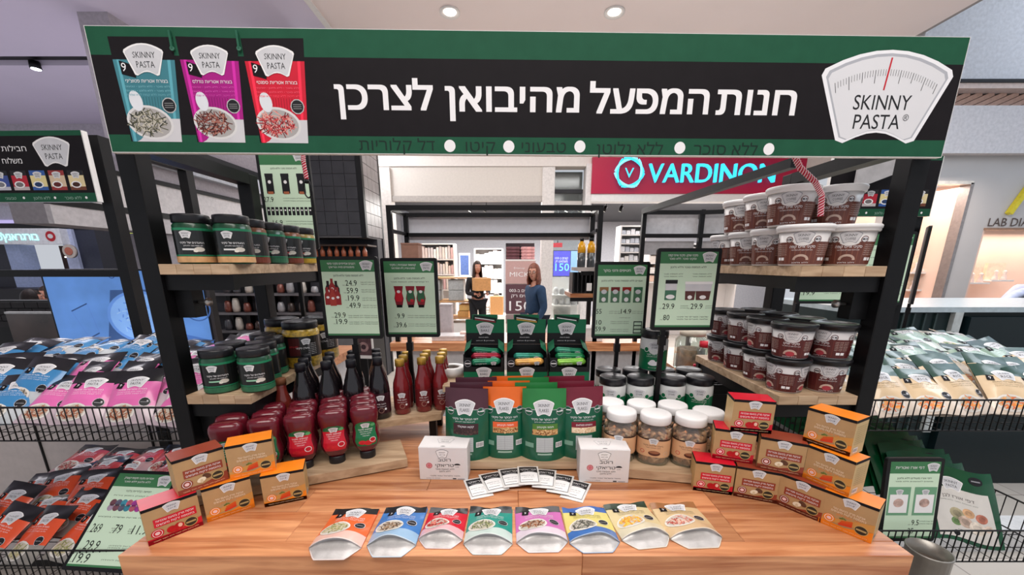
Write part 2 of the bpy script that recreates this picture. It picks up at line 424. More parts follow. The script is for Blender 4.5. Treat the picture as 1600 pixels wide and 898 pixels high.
# ---- Vardinon-side shop front (Y = 7)
SY = 7.0
def fx(px, py=300, y=SY): return PY(px, py, y).x
def fz(py, y=SY): return PY(800, py, y).z
zt, zo = fz(251), fz(313)
xa, xb, xc, xd, xe = fx(598), fx(612), fx(847), fx(866), fx(914)
LIP = fz(262)
wallbox('wall_back', xa - .02, xd, SY, SY + .12, zo, LIP + .02, mat((206, 198, 190), .6, 0, .02))
wallbox('wall_back', xa - .3, 5.6, SY - .02, SY + .25, LIP + .02, Z0, mat((222, 214, 208), .7, 0, .02))
wallbox('ceiling', xa - .3, 5.2, SY + .26, 12.0, zo + .16, zo + .22, mat((62, 62, 66), .7))
wallbox('trim_4', xa - .05, xb, SY - .05, SY + .15, 0, LIP, mat((208, 200, 194), .5))
wallbox('trim_5', xb, xc, SY - .03, SY + .05, zo - .02, zo + .07, mat((176, 168, 162), .45))
wallbox('trim_6', xc, xd, SY - .06, SY + .2, 0, LIP, mat((214, 208, 204), .5))
wallbox('trim_7', xe, xe + .1, SY - .06, SY + .2, 0, LIP + .05, mat((220, 216, 214), .5))
wg = struct(MB().box(xd, xe, SY + .28, SY + .29, 0, LIP, clear('shop_window_glass', (235, 240, 240), .06, .03)).build('window_1'))
MB().box(xd, xe, SY + .26, SY + .31, zo - .03, zo + .03, WALLW).build('window_frame', wg)
MB().box(xd, xe, SY + .32, SY + .34, zo + .03, LIP, mat((112, 112, 108), .5)).build('transom_panel', wg)  # opaque grey stands in for the reflection in the upper glass
wallbox('wall_back', -3.4, 8, 12, 12.1, 0, 3.4, mat((150, 150, 156), .8))
wallbox('wall_left', -3.4, -3.3, SY + .2, 12, 0, 3.2, mat((170, 168, 172), .8))
wallbox('trim_8', xe + .1, 5.3, SY - .08, SY + .15, zo - .03, zo + .09, WHITE)
# red fascia with glowing letters
t = T('shop_sign', 'red fascia sign with glowing cyan letters and round woven emblem', 'sign', (0, SY - .1, 0))
x0, x1 = fx(923, 280), fx(1250, 280)
MB().box(x0, x1, 0, .08, fz(304), fz(247), mat((176, 30, 66), .4, 0, .03, 2)).build('fascia_panel', t)
CY = mat((60, 200, 235), .4, 0, 0, em=1.15, name='neon_cyan'); CYB = mat((120, 225, 250), .4, 0, 0, em=1.2)
zc = fz(273); hgt = fz(259) - fz(288)
xl, xr = fx(1009, 272), fx(1203, 272)
a = Art(); a.text('VARDINON', (xl + xr) / 2, zc - hgt / 2, hgt, CY, bold=.022, fit=xr - xl, L=0, res=4)
g = MB(); a.emit(g, front(-.06)); o = g.build('glowing_letters', t)
so = o.modifiers.new('depth', 'SOLIDIFY'); so.thickness = .05; so.offset = -1
g = MB(); cx = fx(979, 272)
for k in range(3):
    for s in (0, PI / 6):
        pass
R = .235
for q in range(6):
    a0 = q * PI / 3; pts = []
    for i in range(9):
        u = i / 8; an = a0 + u * PI / 1.55; rr = R * (1 - .17 * math.sin(u * PI)) if 1 else R
        pts.append((cx + rr * math.cos(an), -.07 - .02 * (u - .5), zc + rr * math.sin(an)))
    g.tube(pts, .019, CYB if q % 2 else CY, 6)
Art().text('V', cx, zc - .075, .15, CY, bold=.01, fit=.15).emit(g, front(-.06))
g.build('woven_ring_emblem', t)
# ---- pier clad in dark square tiles, seen behind the left signs
TD = mat((62, 62, 66), .35, 0, .1, 6, name='dark_glazed_tile'); TL = mat((132, 126, 126), .35, 0, .08, 6)
py0 = 5.0; px1 = PY(566, 300, py0).x; px0 = px1 - .86; pz0 = PY(530, 371, py0).z
pier = struct(MB().box(px0, px1, py0, py0 + .64, pz0, Z0, mat((96, 94, 96), .7)).build('wall_pier'))
ts = .142
for i in range(6):
    for j in range(9):
        MB().box(px1 - .05 - (i + 1) * ts + .003, px1 - .05 - i * ts - .003, py0 - .012, py0 + .001, pz0 + .02 + j * ts + .003, pz0 + .02 + (j + 1) * ts - .003, TD).build('tile', pier)
for i in range(4):
    for j in range(9):
        MB().box(px1 - .001, px1 + .012, py0 + .05 + i * ts + .003, py0 + .05 + (i + 1) * ts - .003, pz0 + .02 + j * ts + .003, pz0 + .02 + (j + 1) * ts - .003, TL).build('tile', pier)
MB().box(px1 - .05, px1 + .014, py0 - .014, py0 + .05, pz0, Z0, BLACK).build('corner_profile', pier)
MB().box(px1 - .02, px1 + .014, py0 + .6, py0 + .66, 0, Z0, BLACK).build('corner_profile', pier)
wallbox('wall_pier', px0, px1, py0 + .4, py0 + .64, 0, pz0, DARKW)
cof = T('back_bar', 'dark bar counter below the tiled pier with small bottles', 'counter', ((px0 + px1) / 2, py0 + .12, 0))
MB().box(-.43, .43, -.2, .24, 0, 1.32, BLACK).build('cabinet', cof)
for z in (1.62, 1.8): MB().box(-.43, .43, -.1, .24, z, z + .02, mat((60, 44, 36), .5)).build('shelf', cof)
BRN = mat((168, 92, 62), .25, 0, .2, 8, coat=.5)
for z in (1.345, 1.655):
    for i in range(9):
        o = MB().lathe([(.028, 0), (.03, .09), (.012, .13), (.012, .16)], BRN, 10).build('bottle', None, ((px0 + px1) / 2 - .36 + i * .09, py0 + .1, z - .012 + (.005 if z > 1.5 else 0) - (.013 if z < 1.5 else -.0)))
        tag(o, 'small amber bottle on the dark back bar under the tiled pier', 'bottle', 'amber bottles on the back bar')
# ---- left arcade: long bulkheads running away
WX = -4.0
def wz(px, py): return PX(px, py, WX).z
wl = struct(MB().box(WX - .5, WX, 4.6, 9.5, 0, H + .34, mat((150, 146, 152), .7)).build('wall_left'))
MB().box(WX - .3, WX, 4.5, 9.5, H + .90, Z0, mat((176, 170, 176), .7)).build('upper_bulkhead', wl)
MB().box(WX - .3, WX, 3.5, 9.5, H + .34, H + .92, mat((150, 146, 150), .7)).build('bulkhead', wl)
MB().box(WX, WX + .05, 3.5, 9.5, H + .56, H + .86, mat((216, 212, 212), .6)).build('fascia_band', wl)
MB().box(WX, WX + .07, 3.5, 9.5, H + .86, H + .90, BLACK).build('black_strip', wl)  # this and the other dark lines here are raised solid black strips
MB().box(WX, WX + .06, 3.5, 9.5, H + .50, H + .56, BLACK).build('black_strip', wl)
MB().box(WX, WX + .05, 3.5, 9.5, H + .34, H + .50, mat((196, 192, 194), .6)).build('fascia_band', wl)
MB().box(WX, WX + .09, 4.5, 9.5, H + 1.06, H + 1.26, mat((206, 212, 220), .6)).build('fascia_band', wl)
MB().box(WX, WX + .10, 4.5, 9.5, H + 1.26, H + 1.36, BLACK).build('black_strip', wl)
for yy in (4.9, 5.7, 6.5, 7.3): MB().box(WX, WX + .03, yy, yy + .03, .2, H + .34, mat((90, 88, 94), .6)).build('pilaster', wl)
# ---- food court front at far left (Y = 7.5)
FY = 7.5
def bx(px, py=370): return PY(px, py, FY).x
def bz(py): return PY(60, py, FY).z
LG = mat((184, 184, 194), .6)
fc = T('food_stall', 'far burger stall with white lit sign and brown interior', 'shop', (0, FY, 0))
MB().box(-11, -4.6, 0, .1, bz(345), bz(322), LG).build('fascia_band', fc)
MB().box(-11, -4.6, -.05, .1, bz(349), bz(344), mat((190, 180, 230), .5, 0, 0, em=.6)).build('light_strip', fc)
MB().box(-11, -4.6, -.02, .12, bz(358), bz(349), BLACK).build('black_strip', fc)  # solid black band below the pale strip
MB().box(-12, -4.5, .12, .2, bz(322), Z0 - .001, mat((186, 180, 188), .7)).build('upper_wall', fc)
sg = MB().box(bx(2), bx(112), -.18, .0, bz(382), bz(358), mat((214, 216, 222), .4, em=.15)).build('sign_box', fc)
g = MB(); NE = mat((150, 240, 235), .4, 0, 0, em=2.2)
A_ = Art(); A_.text(heb("בורגראנץ'"), bx(50), bz(376), bz(362) - bz(373), NE, fit=bx(80) - bx(24), bold=.02)
A_.text(heb('כשר'), bx(14), bz(376), bz(364) - bz(373), NE, fit=bx(22) - bx(5), bold=.01)
A_.ell(bx(97), bz(370), .11, .11, WHITEP, 1).ell(bx(97), bz(370), .09, .09, RED, 2).ell(bx(97), bz(370), .05, .04, WHITEP, 3)
A_.emit(g, front(-.18), step=.003); g.build('sign_lettering', sg)
MB().box(bx(40), bx(104), .5, .6, .9, bz(382), mat((84, 62, 54), .6)).build('back_panel', fc)
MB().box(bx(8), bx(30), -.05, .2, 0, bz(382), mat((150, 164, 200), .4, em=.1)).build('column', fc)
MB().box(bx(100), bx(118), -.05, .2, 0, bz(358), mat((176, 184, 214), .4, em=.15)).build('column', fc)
MB().box(bx(118), bx(170), 0, .2, 0, bz(358), mat((58, 62, 78), .5)).build('side_panel', fc)
MB().box(-11, bx(8), 0, .2, 0, bz(358), mat((50, 50, 60), .5)).build('side_panel', fc)
MB().box(-11, -5.4, -.6, .0, 0, 1.15, mat((40, 38, 42), .5)).build('counter', fc)
for px in (66, 94):
    p = MB().box(bx(px) - .1, bx(px) + .1, .4, .48, bz(411), bz(401), BLACK).build('menu_screen', fc)
    MB().box(bx(px) - .11, bx(px) + .11, .38, .46, bz(402), bz(400), EMW).build('lamp', fc)
t = T('round_sign', 'small round projecting sign with pale ring beside the burger stall', 'sign', (bx(130, 393), FY - .2, bz(393)))
MB().lathe([(.12, 0), (.12, .04)], mat((200, 190, 180), .4), 20, M=Matrix.Rotation(PI / 2, 4, 'X')).build('disc', t)
MB().lathe([(.07, .04), (.07, .05)], mat((190, 110, 90), .4), 20, M=Matrix.Rotation(PI / 2, 4, 'X')).build('emblem', t)
t = T('round_sign', 'yellow-green round sign on dark tiles behind the left post', 'sign', (PY(203, 365, 6.66).x, 6.66, PY(203, 365, 6.66).z))
MB().lathe([(.2, 0), (.2, .04)], mat((206, 224, 70), .4, em=.4), 24, M=Matrix.Rotation(PI / 2, 4, 'X')).build('disc', t)
p0, p1 = PY(168, 350, 6.7), PY(214, 383, 6.7)
struct(MB().box(p0.x - .3, p1.x + .25, .001, .15, 0, 3.0, mat((40, 40, 46), .5)).build('wall_back', None, (0, 6.75, 0)))
dw = T('tiled_panel', 'dark square-tiled panel between the arcade posts at left', 'wall panel', (0, 6.7, 0))
MB().box(p0.x, p1.x, 0, .05, p1.z, p0.z, mat((92, 92, 100), .5)).build('backing', dw)
for i in range(4):
    for j in range(3):
        sx = (p1.x - p0.x) / 4; sz = (p0.z - p1.z) / 3
        MB().box(p0.x + i * sx + .01, p0.x + (i + 1) * sx - .01, -.02, .0, p1.z + j * sz + .01, p1.z + (j + 1) * sz - .01, mat((44, 44, 50), .4)).build('tile', dw)
p0, p1 = PY(184, 391, 6.6), PY(212, 416, 6.6)
mb = T('menu_board', 'lit pink and white menu posters in front of dark wall at left', 'menu board', (0, 6.6, 0))
MB().box(p0.x, p1.x, 0, .15, p1.z, p0.z, WHITE).build('backing', mb)
g = MB(); A_ = Art(); R = random.Random(3)
for i in range(3):
    for j in range(3):
        cx = p0.x + (i + .5) * (p1.x - p0.x) / 3; cz = p1.z + (j + .5) * (p0.z - p1.z) / 3
        A_.rect(cx - .045, cx + .045, cz - .035, cz + .035, R.choice([mat((230, 150, 190), .5, 0, 0, em=.4), mat((240, 220, 225), .5, 0, 0, em=.5), mat((200, 110, 150), .5, 0, 0, em=.3)]), 1)
A_.emit(g, front(0), step=.002); g.build('posters', mb)

# ---- right: bulkhead, slatted grille and the jewellery shop (Y = 5)
JY = 5.0
def jx(px, py=300): return PY(px, py, JY).x
def jz(py): return PY(1500, py, JY).z
JW = mat((196, 192, 190), .65, 0, .02, 2); PK = mat((236, 206, 190), .6, 0, .02, 3)
R0 = 4.6
bh = struct(MB().box(4.5, 12, JY - .1, JY + .3, jz(243), jz(170), mat((222, 218, 220), .65)).build('wall_right'))
MB().box(4.5, 12, JY - .12, JY + .3, jz(145), jz(137), mat((226, 208, 200), .6)).build('trim_band', bh)
MB().box(4.5, 12, JY - .14, JY + .3, jz(137), jz(132), BLACK).build('black_strip', bh)  # black line modelled as a solid strip
MB().box(4.5, 12, JY - .10, JY + .3, jz(132), Z0 + .8, mat((226, 228, 234), .65)).build('bulkhead', bh)
MB().box(4.5, 12, JY + .1, JY + .3, jz(170), jz(145), mat((60, 42, 38), .7)).build('grille_backing', bh)
sl = MB().bar((0, 0, 0), (.34, 0, jz(145) - jz(168)), .022, mat((196, 160, 144), .5), .05).build('slat', bh, (5.0, JY + .02, jz(168)))
for i in range(26):
    c = sl.copy(); COL.objects.link(c); c.location = (4.5 + i * .14, JY + .02, jz(168))
sl.location.x = 4.36
struct(MB().box(jx(1400, 300), jx(1445, 300), JY, JY + .2, 0, jz(243), JW).build('wall_right'))
xw0, xw1 = jx(1425, 400), jx(1502, 350)
jw = struct(MB().box(xw0 - 1.0, 12, JY, JY + .2, jz(286), jz(243), JW).build('wall_right'))
struct(MB().box(xw1, jx(1509, 400) + .13, JY, JY + .2, 0, jz(286), JW).build('wall_right'))
xs = jx(1509, 400) + .13; 
struct(MB().box(xs, 12, JY, JY + .2, jz(357), jz(286), JW).build('wall_right'))
w2 = struct(MB().box(xw1 - .03, xw1 + .01, JY - .02, JY + .1, 0, jz(286), mat((150, 146, 146), .4, .5)).build('window_2'))
MB().box(xw0 - .8, xw1, JY - .02, JY + .06, jz(288), jz(283), mat((226, 222, 214), .4, .2)).build('window_frame', w2)
MB().box(xw0 - .8, xw1, JY + .5, JY + .55, 0, jz(283), PK).build('display_back', w2)
MB().box(xw0 - .8, xw1, JY + .1, JY + .5, 0, 1.05, PK).build('display_plinth', w2)
MB().box(xw1 - .02, xw1 + .0, JY + .06, JY + .55, 0, jz(283), PK).build('display_side', w2)
w3 = struct(MB().box(xs, 12, JY - .03, JY + .06, jz(359), jz(356), mat((150, 120, 100), .5)).build('window_3'))
MB().box(xs, 12, JY + .5, JY + .55, 0, jz(352), PK).build('display_back', w3)
MB().box(xs, xs + .02, JY + .0, JY + .55, 0, jz(357), PK).build('display_side', w3)
MB().box(xs, 12, JY + .1, JY + .5, 0, 1.05, PK).build('display_plinth', w3)
l = area_lamp('display_light', ((xw0 + xw1) / 2, JY + .25, jz(290)), 1.2, .3, 14, (1, .85, .74))
l = area_lamp('display_light', (xs + 1.2, JY + .25, jz(360)), 2.2, .3, 16, (1, .84, .72))
t = T('shop_lettering', 'grey serif shop lettering on the pale wall at far right', 'sign', (0, JY, 0))
g = MB(); BR = mat((92, 76, 70), .4, .3)
A_ = Art(); A_.text('LAB DIAMONDS', jx(1543, 350), jz(356) + .02, jz(343) - jz(356), BR, al='l', bold=.0, L=3)
A_.emit(g, front(0), step=.002); g.build('lettering', t)
g = MB(); q0, q1 = PY(1576, 334, JY - .03), PY(1612, 285, JY - .03)
g.bar((q0.x, -.03, q0.z), (q1.x, -.03, q1.z), .05, mat((206, 190, 60), .3, .5, em=.2)); g.build('gold_stroke', t)
# jewellery busts and stands in the windows
def stand(px, py, lab):
    p = PY(px, py, JY + .3); t = T('jewellery_stand', lab, 'display stand', p)
    MB().box(-.15, .15, -.05, .12, -.02, .0, WHITE).build('ledge', t)
    MB().box(-.12, .12, .06, .1, 0, .22, mat((250, 226, 200), .5)).build('card', t)
    for dx in (-.06, .06):
        MB().lathe([(.035, 0), (.03, .03), (.015, .08), (.025, .11), (.001, .13)], mat((236, 214, 206), .5), 10, M=Matrix.Translation((dx, 0, 0))).build('ring_cone', t)
for px, py, lab in ((1523, 441, 'cream jewellery stand with cones in the right shop window, near the pane edge'), (1560, 437, 'cream jewellery stand with cones in the right shop window, next one along'), (1432, 452, 'cream jewellery stand low in the left shop window'), (1437, 425, 'cream jewellery stand higher in the left shop window')): stand(px, py, lab)
# ================================================================ THE STAND
dC, dR, d2, d3 = -.60, -.57, -.50, -.40       # counter, low boards, middle boards, high board (below the eye)
stand = T('display_counter', 'butcher block display counter in front with black steel legs', 'counter', (0, 0, H + dC))
yf = .690; cols_x = [-.843, -.30, .26, .847]
rows = [(.690, .735), (.735, .84), (.84, .935), (.935, 1.05), (1.05, 1.2), (1.2, 1.46)]
R = random.Random(4)
for ri, (y0, y1) in enumerate(rows):
    cuts = sorted([-.836, .853] + [R.uniform(-.6, -.2), R.uniform(.0, .25), R.uniform(.4, .7)]) if ri != 0 else [-.836, .15, .853]
    for x0, x1 in zip(cuts, cuts[1:]):
        MB().box(0, x1 - x0 - .0006, 0, y1 - y0 - .0006, -.055, 0, COUNTERW).build('plank', stand, (x0, y0, 0), bevel=.0012, seg=1)
for sx in (-.80, .76):
    for y in (.74, 1.38): MB().box(0, .05, 0, .05, -(H + dC), -.056, BLACKM).build('leg', stand, (sx, y, 0))
MB().box(-.80, .81, .75, .77, -.11, -.056, BLACKM).build('rail', stand)
fr = T('display_stand', 'black steel post frame that carries banner and side shelves', 'frame', (0, 0, 0))
PL, PR, PW = -.943, .953, .046
zt = H + .30
for x in (PL, PR):
    for y in (1.0, 1.42): MB().box(0, PW, 0, PW, 0, zt, BLACKM).build('post', fr, (x, y, 0), bevel=.002, seg=1)
    MB().box(x, x + PW, 1.046, 1.42, zt - .035, zt, BLACKM).build('top_rail', fr)
    MB().box(x + .01, x + .036, 1.046, 1.42, H - .60, H - .57, BLACKM).build('side_rail', fr)
for z in (H + .32, H + .44): MB().box(-.87, .97, .985, .9995, z, z + .03, BLACKM).build('banner_rail', fr)
def side_shelf(x0, x1, dz, lab):
    t = T('side_shelf', lab, 'shelf', (0, 0, H + dz)); y0, y1 = 1.0, 1.495
    inner = x1 if x1 < 0 else x0; s = 1 if x1 < 0 else -1
    if s > 0: x0 = PL + PW + .001
    else: x1 = PR - .001
    pts = [(x0, y0), (x1, y0), (x1, y1), (x0, y1)]
    n = 4
    for i in range(n):
        a = x0 + (x1 - x0) * i / n; b = x0 + (x1 - x0) * (i + 1) / n
        MB().box(a, b - .0005, y0, y1, -.026, 0, SHELFW).build('board', t, bevel=.001, seg=1)
    MB().box(x0, x1, y0 + .012, y0 + .03, -.066, -.0265, BLACKM).box(x0, x1, y1 - .03, y1 - .012, -.066, -.0265, BLACKM).box(inner - .02 if s > 0 else inner + .006, inner - .006 if s > 0 else inner + .02, y0 + .03, y1 - .03, -.06, -.0265, BLACKM).build('bracket', t)
    q = x0 + .0005 if s > 0 else x1 - .045
    MB().box(q, q + .045, y0 + .03, y0 + .07, -.14, -.067, BLACKM).build('hook_bracket', t)
    kx = q + .05 if s > 0 else q - .006
    MB().lathe([(.0035, 0), (.0035, .02), (.011, .022), (.011, .03), (.001, .034)], mat((176, 172, 168), .3, .8), 12, M=Matrix.Translation((q + (.045 if s > 0 else 0), y0 + .05, -.10)) @ Matrix.Rotation(s * PI / 2, 4, 'Y')).build('screw_knob', t)
    return t
side_shelf(PL + PW, -.72, 0.0, 'upper oak shelf on the left posts with black spice jars')
side_shelf(PL + PW, -.72, -.35, 'lower oak shelf on the left posts with green-banded jars')
side_shelf(.735, PR, -.005, 'upper oak shelf on the right posts with white coffee tubs')
side_shelf(.735, PR, -.352, 'lower oak shelf on the right posts with brown chocolate tubs')

# stepped boards
def board(name, lab, pts, dz, th=.022, m=SHELFW, legs=()):
    t = T(name, lab, 'shelf', (0, 0, H + dz))
    n = 3; a, b, c, d = [Vector(p) for p in pts]        # front-left, front-right, back-right, back-left
    for i in range(n):
        u0, u1 = i / n, (i + 1) / n
        q = [a.lerp(d, u0), b.lerp(c, u0), b.lerp(c, u1 - .004), a.lerp(d, u1 - .004)]
        MB().prism([tuple(p) for p in q], -th, 0, m).build('board', t)
    for (x, y) in legs: MB().box(x - .012, x + .012, y - .012, y + .012, dC - dz, -th - .0005, BLACKM).build('foot', t)
    if not legs: MB().prism([tuple(a.lerp(c, .04)), tuple(b.lerp(d, .04)), tuple(c.lerp(a, .04)), tuple(d.lerp(b, .04))], dC - dz + .0005, -th - .0004, BLACKM).build('support', t)
    return t
board('low_board', 'low oak board holding upside-down ketchup bottles at left', [(-.86, .835), (-.316, 1.053), (-.375, 1.185), (-.86, 1.02)], dR, .026)
board('low_board', 'low oak board under the green cereal pouches in the middle', [(-.235, 1.035), (.212, 1.035), (.212, 1.16), (-.235, 1.16)], dR, .024)
board('low_board', 'low oak board under the white-lidded pretzel jars at right', [(.224, 1.010), (.56, .952), (.60, 1.14), (.224, 1.19)], dR, .026)
board('middle_board', 'raised board for dark and gold-capped bottles at left', [(-.74, 1.055), (-.245, 1.238), (-.245, 1.42), (-.74, 1.42)], d2, .022, legs=[(-.70, 1.12), (-.28, 1.27), (-.28, 1.38), (-.70, 1.38)])
board('middle_board', 'raised board under the navy-lidded green jars at right', [(.24, 1.212), (.69, 1.212), (.69, 1.45), (.24, 1.45)], d2, .022, legs=[(.28, 1.24), (.66, 1.24), (.66, 1.42), (.28, 1.42)])
board('high_board', 'highest board carrying the three snack bar display boxes', [(-.235, 1.24), (.235, 1.24), (.235, 1.44), (-.235, 1.44)], d3, .022, legs=[(-.2, 1.26), (.2, 1.26), (.2, 1.4), (-.2, 1.4)])

# ---------------------------------------------------------------- the long banner
Lb, Rb = Vector((-.881, .93)), Vector((.992, .972)); W = (Rb - Lb).length; zb, ztp = .2387, .4765; Hb = ztp - zb
bang = math.atan2(Rb.y - Lb.y, Rb.x - Lb.x)
ban = T('banner_sign', 'long green and black banner sign across the top of the stand', 'sign', (Lb.x, Lb.y, H + zb), bang)
MB().box(0, W, 0, .012, 0, Hb, WHITE).build('panel', ban)
def bpx(px, py):     # photograph pixel to banner coordinates
    d = ray(px, py); n = Vector((-math.sin(bang), math.cos(bang), 0)); k = (Vector((Lb.x, Lb.y, 0)).dot(n)) / d.dot(n); p = d * k
    return ((p.x - Lb.x) * math.cos(bang) + (p.y - Lb.y) * math.sin(bang), p.z - zb)
BK = mat((28, 25, 28), .6, 0, .05, spec=.12, name='banner_black')
A = Art(); e = .0015
A.rect(e, W - e, e, Hb - .001, GREEN, 0)
A.rect(e, W - e, bpx(172, 210)[1], (bpx(160, 86)[1] + bpx(1500, 101)[1]) / 2, BK, 1)
def btext(st, pxl, pyl, pxr, pyr, hp, m, bold, res=4, L=3):      # baseline from left to right in pixels
    x0, y0 = bpx(pxl, pyl); x1, y1 = bpx(pxr, pyr); xm = (x0 + x1) / 2
    hh = bpx((pxl + pxr) / 2, (pyl + pyr) / 2 - hp)[1] - bpx((pxl + pxr) / 2, (pyl + pyr) / 2)[1]
    if bold < .05: A.text(st, xm, (y0 + y1) / 2, hh, m, bold=bold, fit=abs(x1 - x0), L=L, res=res)
    else:      # heavy weight: the outline thickened by overlapping shifted copies
        for k, (dx, dy) in enumerate(((-.0019, -.0012), (-.0019, .0012), (.0019, -.0012), (.0019, .0012), (0, 0))):
            A.text(st, xm + dx, (y0 + y1) / 2 + dy + .001, hh * .97, m, bold=.045, fit=abs(x1 - x0) - .0045, L=L + k * .05, res=res)
BW = mat((240, 238, 240), .5, 0, 0)
btext(heb('חנות'), 1117, 180, 1241, 180, 46, BW, .080)
btext(heb('המפעל'), 920, 178, 1106, 178, 46, BW, .080)
btext(heb('מהיבואן'), 696, 175, 905, 175, 46, BW, .080)
btext(heb('לצרכן'), 525, 172, 678, 172, 46, BW, .080)
for st, a_, b_, y in (('ללא סוכר', 1083, 1182, 242), ('ללא גלוטן', 932, 1035, 241), ('טבעוני', 815, 884, 238), ('קיטו', 728, 774, 237), ('דל קלוריות', 562, 680, 235)):
    btext(heb(st), a_, y, b_, y, 18, DGREEN, .0, 3)
for px, py in ((1201, 233), (1062, 231), (906, 229), (795, 229), (703, 228)):
    x, y = bpx(px, py); A.ell(x, y, .0125, .0125, BW, 3, 20)
# weighing-scale plate logo
x0, _ = bpx(1288, 120); x1, _ = bpx(1487, 130); cx = (x0 + x1) / 2 - .004; cy = (bpx(1388, 78)[1] + bpx(1370, 224)[1]) / 2
lw = x1 - x0 + .006; lh = bpx(1388, 78)[1] - bpx(1370, 224)[1]
PLT = mat((222, 222, 226), .4, 0, .02, 3); PLD = mat((176, 178, 186), .4, 0, .02)
A.poly([(cx + x, cy + y) for x, y in plate(lw, lh)], mat((238, 238, 242), .4, 0, 0), 4)
A.poly([(cx + x, cy + y) for x, y in plate(lw * .93, lh * .93)], PLD, 5)
A.poly([(cx + x, cy + y - .002) for x, y in plate(lw * .89, lh * .89)], PLT, 6)
for i in range(41):
    u = -1 + i / 20; tx = cx + u * lw * .39; ty = cy + lh * (.30 - .15 * u * u); an = u * .26
    big = i % 5 == 0; ln = (.026 if i % 10 == 5 else .020) if big else .0125
    A.line(tx, ty, tx - ln * math.sin(an), ty - ln * math.cos(an), .0012 if big else .0008, INK, 8)
A.line(cx - .003, cy + lh * .08, cx + .002, cy + lh * .42, .0035, RED, 9)
A.text('SKINNY', cx, cy - lh * .13, lh * .16, INK, fit=lw * .44, L=8, res=4)
A.text('PASTA', cx - .004, cy - lh * .34, lh * .16, INK, fit=lw * .36, L=8, bold=.014, res=4)
A.text('®', cx + lw * .205, cy - lh * .25, lh * .07, INK, L=8, res=3)
# three printed pouches
NOOD = {'t': [(40, 44, 34), (120, 116, 100), (196, 190, 174), (84, 84, 62)], 'm': [(92, 34, 30), (140, 66, 56), (60, 24, 20), (176, 120, 104)], 'r': [(160, 20, 34), (206, 80, 80), (226, 160, 150), (110, 10, 20)]}
def banner_pouch(tl, tr, br, bl, col, word, kind, hole):
    P = [Vector(bpx(*p)) for p in (tl, tr, br, bl)]
    def q(u, v): t_ = P[0].lerp(P[1], u); b_ = P[3].lerp(P[2], u); r = b_.lerp(t_, v); return (r.x, r.y)
    def poly(pts, m, L): A.poly([q(*p) for p in pts], m, L)
    c = mat(col, .4, 0, .05, 12); cd = mat([x * .8 for x in col], .4, 0, 0)
    poly([(0, .0), (1, 0), (1, 1), (0, 1)], BK, 3)
    poly([(.03, 0), (1, 0), (1, .79), (0, .79)], c, 4)
    for u in (.06, .88): poly([(u, 0), (u + .05, 0), (u + .05, .79), (u, .79)], mat([min(255, x * 1.2 + 18) for x in col], .35, 0, 0), 4.5)
    for i in range(9): poly([(.38 + i * .05, .22), (.395 + i * .05, .22), (.395 + i * .05, .44), (.38 + i * .05, .44)], cd, 4.6)
    poly([(.12, 0), (1, 0), (1, .23), (.6, .23), (.2, .02)], mat((206, 204, 208), .4, 0, .02), 5)
    ox, oy = q(.44, .19); s = (P[1] - P[0]).length
    A.ell(ox, oy, s * .37, s * .25, mat((216, 214, 214), .4, 0, 0), 6, 24, -.15).ell(ox, oy, s * .33, s * .215, mat((170, 166, 164), .4, 0, 0), 6.4, 24, -.15)
    A.fill(ox - s * .04, oy, s * .28, s * .17, [mat(k, .5, 0, 0) for k in NOOD[kind]], 130, s * .08, s * .014, 7, hash_(kind))
    mx, my = q(.25, .40); A.ell(mx, my, s * .10, s * .15, mat((222, 224, 230), .4, 0, .02), 8, 18, .2)
    bx_, by_ = q(.83, .36); A.ell(bx_, by_, s * .115, s * .115, mat((190, 190, 190), .4, 0, 0), 8, 10).ell(bx_, by_, s * .098, s * .098, INK, 8.5, 20)
    for k in (-.03, 0, .03): A.line(bx_ - s * .07, by_ + s * k, bx_ + s * .07, by_ + s * k, s * .008, mat((150, 150, 150), .5, 0, 0), 9)
    tx, ty = q(.2, .70); A.poly([(tx - s * .09, ty - s * .07), (tx + s * .12, ty - s * .12), (tx + s * .14, ty + s * .05), (tx - s * .10, ty + s * .12)], BK, 9)
    A.text('9', tx - s * .04, ty - s * .03, s * .12, BW, L=10, bold=.03)
    lx, ly = q(.52, .79); A.logo(lx, ly, s * .62, 'PASTA', 11)
    tx, ty = q(.5, .575); A.text(heb(word), tx, ty, s * .05, BW, fit=s * .66, L=10, bold=.01)
    for k in (.53, .49): tx, ty = q(.5, k); A.text(heb('ללא סוכר • ללא גלוטן • טבעוני'), tx, ty, s * .025, mat([min(255, x + 70) for x in col], .5, 0, 0), fit=s * .7, L=10, res=1)
    x, y = q(.5, .45); A.text(heb('ללא חיטה ללא קמח ללא שמרים'), x, y, s * .03, mat([min(255, x_ + 50) for x_ in col], .5, 0, 0), fit=s * .74, L=10, res=1)
def hash_(s): return sum(ord(c) for c in s)
banner_pouch((168, 57), (270, 58), (285, 222), (206, 221), (66, 128, 140), "בצורת אטריות פטוצ'יני", 't', 0)
banner_pouch((274, 57), (370, 60), (384, 223), (309, 222), (166, 26, 128), 'בצורת אטריות נודלס', 'm', 0)
banner_pouch((376, 60), (474, 60), (482, 224), (407, 223), (206, 30, 54), 'בצורת אטריות ספגטי', 'r', 0)
g = MB(); A.emit(g, front(0), step=.00010); g.build('printed_face', ban)
for px in (270, 374):
    x, z = bpx(px + 1, 74); MB().bar((x, -.004, z - .004), (x, -.004, z + .028), .004, mat((40, 96, 74), .4), .004).lathe([(.0045, -.0015), (.0045, .0015)], mat((60, 110, 90), .4), 10, M=Matrix.Translation((x, -.004, z - .004)) @ Matrix.Rotation(PI / 2, 4, 'X')).build('hanging_tab', ban)
